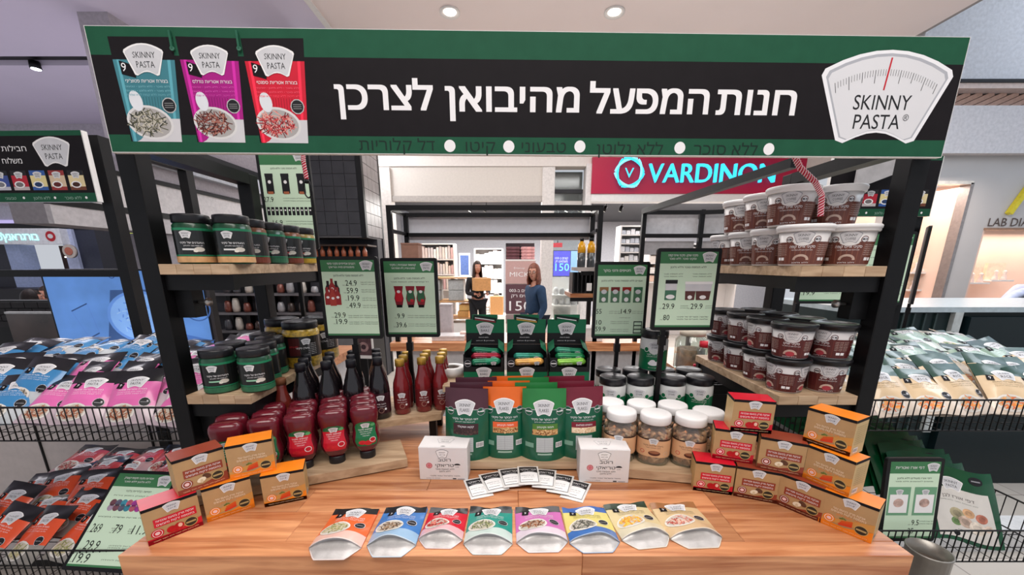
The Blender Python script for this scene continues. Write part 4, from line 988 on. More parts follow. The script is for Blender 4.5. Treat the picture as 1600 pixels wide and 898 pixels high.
# ---- snack bar display boxes
def barbox(bars, tabcol):
    def f():
        t = T('display_box', '', 'box'); w_, d_, h_ = .140, .10, .098; K = mat((26, 26, 28), .5, 0, .04); G = mat((16, 108, 72), .45, 0, .03); th = .002
        g = MB().box(-w_ / 2, w_ / 2, 0, th, 0, .054, K).box(-w_ / 2, -.042, 0, th, .054, .086, K).box(.060, w_ / 2, 0, th, .054, .086, K).box(-w_ / 2, w_ / 2, d_ - th, d_, 0, h_ + .016, K).box(-w_ / 2, w_ / 2, th, d_ - th, 0, th, K)
        for s in (-1, 1):
            x = s * w_ / 2; pts = [(0, 0), (d_, 0), (d_, h_ + .025), (.03, h_), (0, h_)]
            M = Matrix(((0, 0, 1, x if s < 0 else x - th), (1, 0, 0, 0), (0, 1, 0, 0), (0, 0, 0, 1)))
            g.prism(pts, 0, th, K, M)
        g.build('tray', t)
        A_ = Art(); A_.rect(-w_ / 2, w_ / 2, 0, .036, G, 0); A_.logo(0, .034, .054, 'BARS', 2); A_.ell(-.055, .066, .012, .012, SILVERD, 1, 14).ell(-.055, .066, .010, .010, INK, 2, 14).rect(-.064, -.046, .064, .068, WHITEP, 3)
        g = MB(); A_.emit(g, front(0)); g.build('front_print', t)
        # raised back flap
        bk = MB().box(-w_ / 2, w_ / 2, d_ - .0018, d_, h_ + .0165, h_ + .108, K).box(-.046, .046, d_ - .0018, d_, h_ + .1085, h_ + .125, G).build('header_card', t)
        A_ = Art(); A_.rect(-w_ / 2, w_ / 2, h_ + .058, h_ + .108, G, 0); A_.logo(0, h_ + .074, .064, 'BARS', 2); A_.text('SNACK BARS', -.006, h_ + .040, .0035, BW, fit=.036, L=2, bold=.02, res=1); A_.text('sweet & protein', 0, h_ + .028, .004, BW, fit=.066, L=2, res=1)
        A_.poly([(-.044, h_ + .106), (.040, h_ + .094), (.044, h_ + .112), (-.040, h_ + .1245)], DGREEN, 1); A_.poly([(-.036, h_ + .112), (.034, h_ + .102), (.034, h_ + .105), (-.036, h_ + .115)], BW, 2); A_.poly([(-.036, h_ + .105), (.038, h_ + .0955), (.038, h_ + .101), (-.036, h_ + .1105)], mat(tabcol, .5, 0, 0), 2)
        g = MB(); A_.emit(g, front(d_ - .0018)); g.build('header_print', bk)
        for s in (-1, 1): MB().add([(s * w_ / 2, .03, h_), (s * w_ / 2, .09, h_ + .02), (s * (w_ / 2 - .022), .085, h_ + .038), (s * (w_ / 2 - .020), .035, h_ + .018)], [(0, 1, 2, 3)], G).build('side_flap', t)
        for i, (col, sc) in enumerate(bars):
            m = mat(col, .22, .35, .12, 60, .2, coat=.4); m2 = mat(sc, .22, .3, .1, 60, .2)
            def bar(u, v):
                a = 2 * PI * u; e_ = min(1, (0.5 - abs(v - .5)) * 14) ; rr = .0125 * (.25 + .75 * e_)
                return ((v - .5) * .104, .014 * math.cos(a) * (.6 + .4 * e_), rr * math.sin(a))
            g = MB().grid(lambda a, b: bar(a, b * .5), 12, 10, m).grid(lambda a, b: bar(a, .5 + b * .5), 12, 10, m2)
            A2 = Art(); A2.logo(.028, 0, .020, 'BARS', 1); A2.text(heb('חטיף סקיני בר'), -.016, -.002, .005, BW, fit=.04, L=1, bold=.02, res=1)
            A2.emit(g, lambda x, y, l: (x, -.0145 - l, y))
            g.build('snack_bar', t, (.006, .017 + .021 * i, .068 + i * .015), (.25, -.05 + .06 * i, 0))
        return t
    return f
yb = 1.285; zz = H + d3 + .0003
for x, bars, tc, lb in ((-.098, [((20, 112, 80), (40, 130, 96)), ((150, 24, 50), (150, 24, 50)), ((20, 112, 80), (20, 112, 80))], (130, 50, 56), 'black and green snack bar box with red and green bars, leftmost'),
                    (.052, [((214, 160, 84), (230, 170, 90)), ((40, 140, 120), (30, 120, 96))], (186, 150, 70), 'black and green snack bar box with gold bar, middle of three'),
                    (.204 - .005, [((130, 186, 70), (120, 180, 66)), ((20, 130, 80), (26, 120, 70)), ((50, 140, 110), (20, 112, 80))], (16, 108, 72), 'black and green snack bar box with lime green bars, rightmost')):
    Proto(barbox(bars, tc)).put((x, yb, zz), 0, lb)

# ---- white cartons
def carton():
    t = T('sauce_carton', '', 'box'); w_, d_, h_ = .138, .075, .101
    MB().box(-w_ / 2, w_ / 2, 0, d_, 0, h_, mat((224, 220, 220), .5, 0, .015)).build('carton_body', t, bevel=.0012, seg=1)
    A_ = Art(); y = .088
    A_.poly([(-.002 + a, y - .006 + b) for a, b in plate(.036, .026)], INK, 1); A_.poly([(-.002 + a, y - .006 + b) for a, b in plate(.034, .024)], WHITEP, 2); A_.text('SKINNY', -.002, y - .004, .0035, INK, fit=.018, L=3, res=1); A_.text('SAUCE', -.002, y - .011, .0035, INK, fit=.018, L=3, bold=.02, res=1)
    A_.text(heb('רוטב'), .004, .0585, .0098, INK, fit=.036, L=1, bold=.04); A_.text(heb('טריאקי'), .004, .0415, .0098, INK, fit=.052, L=1, bold=.04)
    A_.text(heb('ללא תוספת סוכר'), .004, .032, .0045, INK, fit=.054, L=1, bold=.01, res=1); A_.text(heb('ללא גלוטן'), .004, .025, .0045, INK, fit=.032, L=1, bold=.01, res=1)
    A_.ring(-.040, .045, .0088, .002, RED, 1, 16); A_.ell(-.040, .045, .0055, .0055, mat((210, 110, 120), .4, 0, 0), 1, 12); A_.ell(.040, .047, .009, .005, INK, 1, 12, 0, 0, PI); A_.text('LOW', .040, .040, .003, INK, L=1, res=1)
    A_.text(heb('מיוצר בישראל עבור סקיני'), .004, .012, .003, INK, fit=.085, L=1, res=1); A_.text(heb('תכולה: 10 יחידות'), -.03, .0045, .0022, INK, fit=.04, L=1, res=1); A_.rect(.026, .036, .003, .006, INK, 1); A_.rect(.040, .060, .003, .005, SILVERD, 1)
    g = MB(); A_.emit(g, front(0)); g.build('front_print', t)
    A_ = Art(); A_.poly([(.0 + a, .044 + b) for a, b in plate(.050, .034)], SILVERD, 1); A_.poly([(a, .044 + b) for a, b in plate(.048, .032)], mat((224, 220, 220), .5, 0, 0), 2); A_.text('SKINNY', 0, .045, .006, SILVERD, fit=.03, L=3, res=1); A_.text('SAUCE', 0, .034, .006, INK, fit=.022, L=3, res=1); A_.ell(0, .006, .007, .003, INK, 1, 10, 0, 0, PI); A_.line(-w_ / 2, .0016, w_ / 2, .0016, .0005, SILVERD, 1)
    g = MB(); A_.emit(g, lambda x, y, l: (x, y, h_ + .0003 + l)); g.build('lid_print', t); return t
C_ = Proto(carton); C_.put((-.195, .985, H + dC + .0003), -.03, 'white sauce carton with black Hebrew print, left of the sachets'); C_.put((.259, .972, H + dC + .0003), -.05, 'white sauce carton with black Hebrew print, right of the sachets')
# ---- sachets
def sachet():
    t = T('sauce_sachet', '', 'sachet'); w_, h_ = .062, .098
    g = MB().grid(lambda a, b: ((a - .5) * w_, (b - .5) * h_, .0008 + .0032 * (math.sin(PI * a) * math.sin(PI * b)) ** .5), 8, 10, mat((226, 224, 222), .3, .1, .04, 60, .2)).grid(lambda a, b: ((a - .5) * w_, (b - .5) * h_, 0), 1, 1, WHITE, flip=True)
    g.build('foil_packet', t); A_ = Art()
    f = .026
    A_.rect(-f, f, -.040, .041, INK, 0); A_.rect(-f + .0012, f - .0012, -.0388, .008, WHITEP, 1); A_.ell(0, .006, f - .003, .005, WHITEP, 1.5, 16)
    A_.text(heb('טריאקי'), .0, .022, .0085, BW, fit=.044, L=2, bold=.02, res=2); A_.text(heb('ללא תוספת סוכר'), 0, .014, .003, BW, fit=.032, L=2, res=1)
    A_.text('SKINNY SAUCE', -.004, -.010, .0042, INK, fit=.036, L=2, bold=.01, res=1); A_.text(heb('רוטב טריאקי'), .0, -.018, .003, INK, fit=.03, L=2, res=1); A_.rect(-.022, .01, -.030, -.0285, INK, 2)
    g = MB(); A_.emit(g, lambda x, y, l: (x, y, .0014 + .0034 * max(0, math.sin(PI * (x / w_ + .5)) * math.sin(PI * (y / h_ + .5))) ** .5 + l), cut=.008, cuty=.01, step=.00008); g.build('print', t); return t
S_ = Proto(sachet)
for i, (px, py, a, lz) in enumerate([(747, 762, .33, .0006), (771, 755, .34, .0050), (799, 750, .20, .0094), (826, 749, .03, .0138), (851, 752, -.16, .0094), (876, 758, -.30, .0050), (900, 766, -.43, .0006)]):
    p = PZ(px, py, dC); S_.put((p.x, p.y, H + dC + lz), a, '%s black and white sauce sachet from the left in the fan' % ORD[i])

# ---- soup boxes
def soup(kind):
    def f():
        t = T('soup_box', '', 'box'); w_, d_, h_ = .096, .060, .0868
        topc = {'r': (204, 20, 44), 'o': (240, 134, 30), 'b': (146, 62, 42)}[kind]; tm = mat(topc, .35, 0, .03, coat=.3); gold = mat((184, 148, 104), .38, .1, .04, coat=.3); gs = mat((206, 176, 122), .4, .1, .04)
        g = MB(); x, X, h2 = -w_ / 2, w_ / 2, h_
        g.add([(x, 0, 0), (X, 0, 0), (X, 0, h2), (x, 0, h2)], [(0, 1, 2, 3)], gold); g.add([(x, d_, 0), (X, d_, 0), (X, d_, h2), (x, d_, h2)], [(3, 2, 1, 0)], gold)
        g.add([(x, 0, 0), (x, d_, 0), (x, d_, h2), (x, 0, h2)], [(3, 2, 1, 0)], gs); g.add([(X, 0, 0), (X, d_, 0), (X, d_, h2), (X, 0, h2)], [(0, 1, 2, 3)], gs)
        g.add([(x, 0, h2), (X, 0, h2), (X, d_, h2), (x, d_, h2)], [(0, 1, 2, 3)], tm); g.add([(x, 0, 0), (X, 0, 0), (X, d_, 0), (x, d_, 0)], [(3, 2, 1, 0)], gold)
        g.build('box_body', t)
        A_ = Art(); e_ = w_ / 2
        A_.rect(-e_, e_, .080, h_, BK, 0)
        A_.poly([(-e_, 0), (e_, 0), (e_, .026), (.0, .011), (-e_, .013)], tm, 1); A_.rect(-e_, e_, 0, .010, tm, 1)
        if kind == 'o': A_.poly([(-e_, .010), (e_, .026), (e_, .045), (-e_, .018)], mat((206, 150, 80), .4, .1, 0), .6)
        A_.logo(.002, .074, .031, 'SOUP', 2, ink=mat((30, 34, 60), .4, 0, 0))
        tx = {'r': ('אבקת מרק בטעם עגבניות', 'בתוספת ירקות מיובשים'), 'o': ('אבקת מרק בטעם עוף', 'בתוספת ירקות מיובשים'), 'b': ('אבקת מרק בטעם פטריות', 'בתוספת ירקות מיובשים')}[kind]
        if kind == 'o':
            for i, z in enumerate((.049, .042, .0365)): A_.text(heb((tx[0], tx[1], 'וגזר ובצל ירוק')[i]), .002, z, .005 if i < 2 else .004, mat((246, 226, 200), .4, 0, 0) if i < 2 else tm, fit=(.056, .062, .040)[i], L=3, bold=.02, res=1)
        else:
            A_.rect(-.033, .041, .036, .056, tm, 2)
            for i, z in enumerate((.048, .039)): A_.text(heb(tx[i]), .004, z, .005, BW, fit=.066, L=3, bold=.02, res=1)
        A_.ell(-.030, .022, .011, .010, tm, 3, 16).ring(-.030, .022, .0085, .001, WHITEP, 4, 14).ell(-.030, .022, .0045, .004, mat((240, 200, 200), .4, 0, 0), 4, 10)
        A_.ell(.028, .021, .0125, .0115, mat((196, 170, 110), .3, .3, 0), 3, 18).ell(.028, .021, .0108, .0098, mat((50, 44, 36), .4, 0, 0), 4, 18).rect(.019, .037, .019, .023, mat((180, 156, 104), .4, 0, 0), 5)
        TM = mat((186, 24, 34), .35, 0, .1, 60)
        if kind == 'r':
            for xx, zz_, s in ((-.006, .020, .009), (.007, .022, .009), (.0, .018, .007)): A_.ell(xx, zz_, s, s * .9, TM, 4 + xx * 10, 14)
            A_.ell(.009, .023, .004, .005, mat((236, 190, 170), .4, 0, 0), 6, 10)
        elif kind == 'b':
            A_.ell(.008, .028, .009, .006, mat((92, 60, 44), .4, 0, 0), 3, 12, -.5); A_.ell(-.003, .022, .009, .006, mat((236, 222, 196), .4, 0, 0), 4, 12, .3); A_.ell(-.003, .019, .003, .005, mat((216, 196, 160), .4, 0, 0), 5, 10)
        else:
            for k in range(3): A_.line(-.012 + k * .002, .016 + k * .004, .012, .021 + k * .005, .0045, mat((210, 60 + 14 * k, 34), .4, 0, 0), 4 + k * .3)
            A_.line(-.012, .030, -.002, .033, .003, mat((90, 110, 50), .4, 0, 0), 4); A_.line(-.008, .034, .0, .031, .003, mat((110, 124, 60), .4, 0, 0), 5)
        A_.text(heb('ללא גלוטן ללא סוכר ללא חומר משמר'), 0, .004, .0026, mat((250, 200, 160), .4, 0, 0), fit=.08, L=3, res=1)
        g = MB(); A_.emit(g, front(0)); 
        A2 = Art(); A2.rect(0, d_, .080, h_, BK, 0)
        for i in range(9): A2.text(heb('רכיבים: ירקות מיובשים מלח'), d_ / 2, .068 - i * .0052, .0024, mat((110, 90, 60), .5, 0, 0), fit=d_ * .75, L=2, res=1)
        A2.rect(.008, .030, .006, .018, WHITEP, 2)
        for i in range(7): A2.rect(.010 + i * .0027, .0112 + i * .0027, .008, .016, INK, 3)
        A2.emit(g, lambda a, b, l: (w_ / 2 + .0004 + l, a, b)); A3 = Art().rect(-d_, 0, .080, h_, BK, 0); A3.emit(g, lambda a, b, l: (-w_ / 2 - .0004 - l, -a, b))
        g.build('printed_faces', t); return t
    return f
SO = {k: Proto(soup(k)) for k in 'rob'}
def sbox(kind, bl, br, lvl, lab, dyaw=0):
    dz = dC + lvl * .0872; a, b = PZ(*bl, dz), PZ(*br, dz); an = math.atan2(b.y - a.y, b.x - a.x) + dyaw; c = (a + b) / 2
    SO[kind].put((c.x, c.y, H + dz + .0004), an, lab)
sbox('r', (1081, 765), (1144.7, 773.7), 0, 'red tomato soup box, bottom row of right stack, leftmost')
sbox('b', (1145, 774), (1212, 787), 0, 'brown mushroom soup box, bottom row of right stack, second from left')
sbox('b', (1213, 787), (1279, 815), 0, 'brown mushroom soup box, bottom row of right stack, third from left')
sbox('o', (1279, 815), (1359.5, 849), 0, 'orange carrot soup box, bottom of right stack, nearest the counter edge')
sbox('r', (1112, 713), (1176, 727), 1, 'red tomato soup box, middle row of right stack', .16)
sbox('b', (1182, 730), (1253, 745), 1, 'brown mushroom soup box, middle row of right stack')
sbox('o', (1254, 745), (1325, 776.6), 1, 'orange carrot soup box, middle row of right stack')
sbox('r', (1139.5, 672), (1206, 678), 2, 'red tomato soup box on top of the right stack')
sbox('o', (1255, 688), (1326, 713), 2, 'orange carrot soup box on top of the right stack')
sbox('r', (234, 853), (317, 820), 0, 'red tomato soup box at front left corner of the counter')
sbox('o', (325, 816), (398, 792), 0, 'orange carrot soup box, left stack, bottom row beside the red one')
sbox('o', (414, 792.5), (480, 779), 0, 'orange carrot soup box, left stack, bottom row far right')
sbox('b', (279.5, 776), (358, 748), 1, 'brown mushroom soup box on top of the left stack')
sbox('o', (362, 749), (430, 734), 1, 'orange carrot soup box on top of the left stack')

# ---- tubs
def tub(kind, rot=0):
    def f():
        cof = kind == 'c'
        t = T('coffee_tub' if cof else 'chocolate_tub', '', 'tub')
        r0, r1, h_ = (.045, .0535, .098) if cof else (.042, .050, .094); W_ = mat((222, 218, 216), .35, 0, .02, coat=.3); lid = LIDW if cof else LIDK
        rf = lambda z: r0 + (r1 - r0) * min(1, max(0, z / .086))
        MB().lathe([(r0 * .95, 0), (r0, .003), (rf(.086), .086)], W_ if cof else mat((200, 196, 196), .35, 0, .02), 32).build('tub_body', t)
        L = r1 * 1.09
        MB().lathe([(L * .97, .080), (L, .082), (L, .087), (L * 1.03, .088), (L * 1.03, .094), (L * .99, .0965), (L * .90, .0968), (L * .86, .094), (.0001, .094)], lid, 32).build('lid', t)
        BRc = mat((104, 58, 48) if cof else (84, 32, 32), .35, 0, .06, 20, coat=.3); P2 = mat((126, 78, 64) if cof else (100, 44, 40), .35, 0, 0)
        A_ = Art(); k = .150 if cof else .141; tp = .056
        A_.rect(-k, k, .004, tp, BRc, 0)
        for i in range(28): A_.rect(-k + i * .0105, -k + i * .0105 + .002, .006, tp - .004, P2, .5)
        for c_ in ((0,), (-.094,), (.094,)):
            x = c_[0]
            A_.ell(x, tp, .0185, .009, W_ if cof else mat((200, 196, 196), .35, 0, .02), 1, 14)
            A_.logo(x, .067, .040, 'COFFEE' if cof else 'CHOCO', 2, edge=SILVERD, face=mat((204, 202, 204), .4, 0, 0))
            for s in (-1, 1): A_.ell(x + s * .027, .0615, .0078, .0078, BRc, 2, 12).ell(x + s * .027, .0615, .0062, .0062, SILVER if s > 0 else mat((190, 186, 186), .4, 0, 0), 3, 12).rect(x + s * .027 - .005, x + s * .027 + .005, .060, .063, INK, 4)
            A_.text(heb('סקיני אייס קפה' if cof else 'סקיני שוקו'), x, .042, .0062, BW, fit=.050 if cof else .036, L=2, bold=.02, res=1)
            A_.text(heb('אבקה להכנת משקה ללא תוספת סוכר'), x, .036, .0026, BW, fit=.042, L=2, res=1)
            A_.ell(x, .014, .0165, .0135, mat((196, 170, 156), .4, 0, .1, 40), 2, 16, 0, 0, PI); A_.ell(x, .0155, .011, .007, BRc if cof else mat((170, 60, 70), .4, 0, 0), 3, 12); A_.text(heb('ללא גלוטן'), x, .0065, .0028, BW, fit=.034, L=3, res=1)
        for x in (-.047, .047):
            for i in range(6): A_.text(heb('רכיבים: קקאו קפה'), x, .048 - i * .0045, .0022, mat((220, 200, 190), .4, 0, 0), fit=.032, L=2, res=1)
            A_.rect(x - .010, x - .001, .013, .020, BW, 2).rect(x + .001, x + .010, .013, .020, BW, 2)
        g = MB(); A_.emit(g, lambda x, y, l: ((rf(y) + .0006 + l) * math.sin(x / (r0 + .0035)), -(rf(y) + .0006 + l) * math.cos(x / (r0 + .0035)), y), cut=.008); g.build('label', t)
        return t
    return f
TC = Proto(tub('c')); TH_ = Proto(tub('h'))
zt_ = H - .005 + .0004; hC, hH = .0972, .0972
c1 = [(.774, 1.066, .1, 'front, second from the post'), (.893, 1.066, .1, 'front, beside the right post'), (.775, 1.187, .9, 'second row, inner side'), (.893, 1.187, .1, 'second row, near the post'), (.775, 1.307, .1, 'third row, inner side'), (.893, 1.307, .1, 'third row, near the post'), (.775, 1.427, .5, 'rear row, inner side'), (.890, 1.427, .5, 'rear row, near the rear post')]
for x, y, r_, l_ in c1: TC.put((x, y, zt_), -.62 if r_ < .5 else r_, scale=1.07, label='white-lidded brown coffee tub, lower layer on upper right shelf, ' + l_)
c2 = [(.768, 1.128, .1, 'front inner one'), (.890, 1.128, .1, 'front one by the post'), (.775, 1.248, .1, 'second inner one'), (.892, 1.248, .1, 'second by the post'), (.775, 1.368, .1, 'rear inner one')]
for x, y, r_, l_ in c2: TC.put((x, y, zt_ + hC * 1.07), -.62, scale=1.07, label='white-lidded brown coffee tub, upper layer, ' + l_)
zt_ = H - .352 + .0004
rowsH = [(1.060, ((.786, .5), (.897, 1.6))), (1.174, ((.784, -.5), (.896, .1))), (1.288, ((.784, 0.2), (.896, .2))), (1.402, ((.784, 1.2), (.896, .5)))]
for ri, (y, ln) in enumerate(rowsH):
    for ci, (x, r_) in enumerate(ln):
        for lv in (0, 1):
            rr = r_ if lv == 0 else {(0, 0): -.62, (0, 1): .9, (1, 0): .5, (2, 0): -.2, (3, 0): -.3}.get((ri, ci), r_ + .5)
            TH_.put((x, y, zt_ + lv * hH), rr, 'black-lidded chocolate tub, %s layer, %s row from front, %s' % (('lower', 'upper')[lv], ORD[ri], ('inner side', 'post side')[ci]))

# ---- pretzel jars
def pretz():
    t = T('pretzel_jar', '', 'jar'); r = .047; pr = [(r * .9, 0), (r, .006), (r, .098), (r * .95, .108), (r * .78, .118), (r * .76, .130)]
    MB().lathe(pr, GLS, 28, e=2.6).build('clear_jar', t)
    rings(LIDW, r * .93, .026, .122, 30).build('lid', t)
    R = random.Random(8); g = MB(); PZm = [mat(c, .5, 0, .1, 60) for c in ((226, 160, 122), (240, 182, 146), (206, 138, 100))]
    g.lathe([(r * .8, .003), (r * .8, .098)], mat((206, 150, 118), .6, 0, .3, 60), 16)
    for i in range(110):
        a = R.uniform(0, 2 * PI); z0 = R.uniform(.008, .085); rr = r * .90; a2 = a + R.uniform(-.9, .9)
        g.tube([(rr * math.cos(a), rr * math.sin(a), z0), (rr * math.cos((a + a2) / 2), rr * math.sin((a + a2) / 2), z0 + .012), (rr * math.cos(a2), rr * math.sin(a2), z0 + R.uniform(.015, .03))], .0048, PZm[i % 3], 6)
    o = g.build('pretzel_sticks', t); o['kind'] = 'stuff'
    A_ = Art(); A_.rect(-.072, .072, .028, .082, mat((214, 168, 128), .4, 0, .03, coat=.2), 0); A_.rect(-.072, .072, .079, .083, mat((50, 26, 24), .4, 0, 0), 1); A_.logo(0, .076, .026, 'SNACK', 2)
    A_.text(heb('בייגלה שלוקים סקיני'), 0, .061, .0045, mat((70, 40, 34), .4, 0, 0), fit=.052, L=2, bold=.02, res=1); A_.text(heb('ללא תוספת סוכר'), 0, .055, .003, mat((90, 50, 40), .4, 0, 0), fit=.04, L=2, res=1)
    A_.ell(.004, .040, .016, .008, mat((84, 44, 36), .4, 0, 0), 2, 16).ell(.004, .043, .014, .0045, mat((150, 96, 70), .4, 0, .1), 3, 14); A_.ring(-.028, .042, .006, .0012, RED, 2, 12); A_.ring(.034, .040, .006, .0012, mat((200, 180, 160), .4, 0, 0), 2, 12)
    g = MB(); A_.emit(g, lambda x, y, l: (lambda a: (lambda k: ((r + .0008 + l) * k * math.sin(a), -(r + .0008 + l) * k * math.cos(a), y))((abs(math.sin(a)) ** 2.6 + abs(math.cos(a)) ** 2.6) ** (-1 / 2.6)))(x / r), cut=.005); g.build('label', t); return t
PJ = Proto(pretz); z = H + dR + .0004
for i, (px, py) in enumerate(((973, 722), (1027, 728), (1083, 732))):
    q = PZ(px, py, dR); PJ.put((q.x, q.y + .046, z), -.36, 'clear pretzel jar with white lid, front row, %s from left' % ORD[i])
for i, (x, y) in enumerate(((.322, 1.155), (.418, 1.142), (.512, 1.13))):
    PJ.put((x - .01, y, z), -.3, 'clear pretzel jar with white lid, back row, %s from left' % ORD[i])
PJ.put((.598 - .012, 1.075, z), .0, 'clear pretzel jar with white lid beside the top soup box')
# ---- green spread jars
def spread():
    t = T('powder_jar', '', 'jar'); r, h_ = .0455, .128; 
    MB().lathe([(r * .92, 0), (r, .005), (r, .096), (r * .93, .104), (r * .92, .106)], mat((214, 216, 214), .3, 0, .02, coat=.4), 30).build('jar_body', t)
    rings(t_lid[0], r * .99, .026, .1035, 30).build('lid', t)
    A_ = Art(); k = .14; gm = mat((14, 106, 66), .35, 0, .03, coat=.3); A_.rect(-k, k, .004, .068, gm, 0)
    for x in (-.094, 0, .094):
        A_.ell(x, .070, .019, .014, mat((214, 216, 214), .35, 0, 0), .5, 16); A_.logo(x, .082, .040, 'SUGAR', 2)
        for s in (-1, 1): A_.ell(x + s * .026, .070, .0085, .0085, WHITEP, 1, 12).ell(x + s * .026, .070, .007, .007, gm, 2, 12)
        A_.text(heb('תחליף סוכר סקיני'), x, .053, .0045, BW, fit=.046, L=2, bold=.02, res=1); A_.text(heb('ללא קלוריות ללא גלוטן'), x, .047, .0028, BW, fit=.048, L=2, res=1)
        A_.ell(x, .026, .018, .007, BW, 2, 14).ell(x - .004, .030, .010, .008, BW, 2.2, 12, .3); A_.line(x + .008, .028, x + .018, .046, .001, BW, 2); A_.text(heb('משקל 400 גרם'), x, .011, .003, BW, fit=.03, L=2, res=1)
    g = MB(); A_.emit(g, wrap(r), cut=.008); g.build('label', t); return t
t_lid = [LIDK]; GJ = Proto(spread); z = H + d2 + .0004
t_lid2 = [LIDN]
for i, x in enumerate((.345, .440, .548, .643)):
    GJ.put((x, 1.260, z), -.34, 'green and white jar with dark lid, front row, %s from left' % ORD[i])
for i, x in enumerate((.352, .451, .549, .647)):
    GJ.put((x, 1.355, z), -.34, 'green and white jar with dark lid, back row, %s from left' % ORD[i])
p = PZ(1029, 583, d2 + .130)
GJ.put((p.x, 1.355, z + .1298), -.3, 'green and white jar standing alone on top of the others', scale=(1.04, 1.04, 1.12))

# ---- open empty pasta pouches lying on the counter
def openpouch(body, top, low, food, word='PASTA', logo_dark=False):
    def f():
        t = T('pasta_pouch', '', 'pouch'); w_, h_ = .115, .135; bm_ = mat(body, .3, 0, .05, 16, coat=.35); tm = mat(top, .35, 0, .05, coat=.3); lm = mat(low, .3, 0, .03, coat=.35)
        R = random.Random(hash_(str(body)))
        cr = [R.uniform(-.003, .003) for _ in range(8)]
        def top_s(u, v):
            b = max(0, math.cos(PI * (u - .5))) ; z = .003 + .026 * b ** .8 * (1 - v) ** 1.1 + .0018 * math.sin(u * 9 + cr[0] * 900) * math.sin(v * 7 + cr[1] * 600) + .006 * max(0, v - .86) / .14 * abs(math.sin(u * 4 + cr[2] * 500))
            return ((u - .5) * w_ * (1 - .03 * v), v * h_, max(.0022, z))
        g = MB()
        for v0, v1, m, nv in ((0, .24, lm, 4), (.24, .84, bm_, 8), (.84, 1, tm, 3)): g.grid(lambda a, b: top_s(a, v0 + (v1 - v0) * b), 14, nv, m)
        g.grid(lambda a, b: ((a - .5) * w_, b * h_, .0005), 6, 1, bm_, flip=True)
        for s in (0, 1): g.grid(lambda a, b: (lambda p: (p[0], p[1], .0005 + (p[2] - .0005) * b))(top_s(s, a)), 6, 1, bm_, flip=(s == 0))
        g.grid(lambda a, b: (lambda p: (p[0], p[1], .0005 + (p[2] - .0005) * b))(top_s(a, 1)), 6, 1, tm, flip=True)
        g.build('pouch_body', t)
        def nose(u):           # front edge of the opened gusset, on the table
            k = abs(2 * u - 1); d = .034 * min(1, (1 - k) / .42) if k < 1 else 0
            return ((u - .5) * w_ * (1 if k > .58 else 1), -d, .0012)
        def gus(u, v):
            a = top_s(u, 0); b = nose(u); q = 1 - (2 * u - 1) ** 2
            return (a[0] + (b[0] - a[0]) * v, a[1] + (b[1] - a[1]) * v + .030 * q * math.sin(PI * min(1, v * 1.15)) * (1 - v * .5), a[2] * (1 - v) ** 1.4 + b[2] * v + .0006)
        MB().grid(gus, 18, 10, FOIL).build('foil_gusset', t)
        rim = [Vector(top_s(i / 18, 0)) + Vector((0, -.0006, 0)) for i in range(19)] + [Vector(nose(i / 18)) for i in range(18, -1, -1)]
        MB().tube(rim, .0013, mat([min(255, x * .4 + 140) for x in low], .3, 0, 0, coat=.4), 5, closed=True).build('gusset_rim', t)
        g = MB().add([tuple(nose(i / 18)) for i in range(19)] + [((.5 - i / 18) * w_, .012, .0006) for i in range(19)], [tuple(range(38))], mat([min(255, x * .5 + 110) for x in low], .3, 0, 0)); g.build('base_flap', t)
        A_ = Art(); dk = [x * .72 for x in body]
        A_.logo(.002, .112, .052, word, 2); A_.poly([(-.042, .098), (-.026, .096), (-.024, .112), (-.040, .116)], BK, 2); A_.text('9', -.033, .102, .009, BW, L=3, bold=.02, res=1)
        for i, y in enumerate((.090, .084, .079)): A_.text(heb(('בצורת אטריות פסטה', 'ללא סוכר ללא גלוטן טבעוני', 'ללא קמח ללא חיטה')[i]), .0, y, .0045 if i == 0 else .0028, BW if sum(body) < 520 else mat((90, 80, 60), .5, 0, 0), fit=.07, L=2, res=1)
        A_.ell(-.018, .046, .034, .026, mat((226, 222, 214), .35, 0, 0), 1, 20, .1).ell(-.018, .046, .030, .022, mat((196, 190, 180), .35, 0, 0), 2, 20, .1)
        A_.fill(-.018, .046, .026, .018, [mat(k, .5, 0, 0) for k in food], 70, .008, .0022, 3, hash_(str(body)))
        A_.ell(.034, .060, .0125, .0125, SILVER, 3, 12).ell(.034, .060, .011, .011, INK, 4, 14).rect(.026, .042, .059, .061, SILVERD, 5)
        g = MB(); A_.emit(g, lambda x, y, l: (lambda p: (p[0], p[1], p[2] + .0008 + l))(top_s(min(1, max(0, x / w_ + .5)), min(1, max(0, y / h_)))), cut=.009, cuty=.009); g.build('print', t)
        return t
    return f
GR = [(110, 120, 60), (206, 200, 160), (150, 150, 90), (190, 176, 130)]
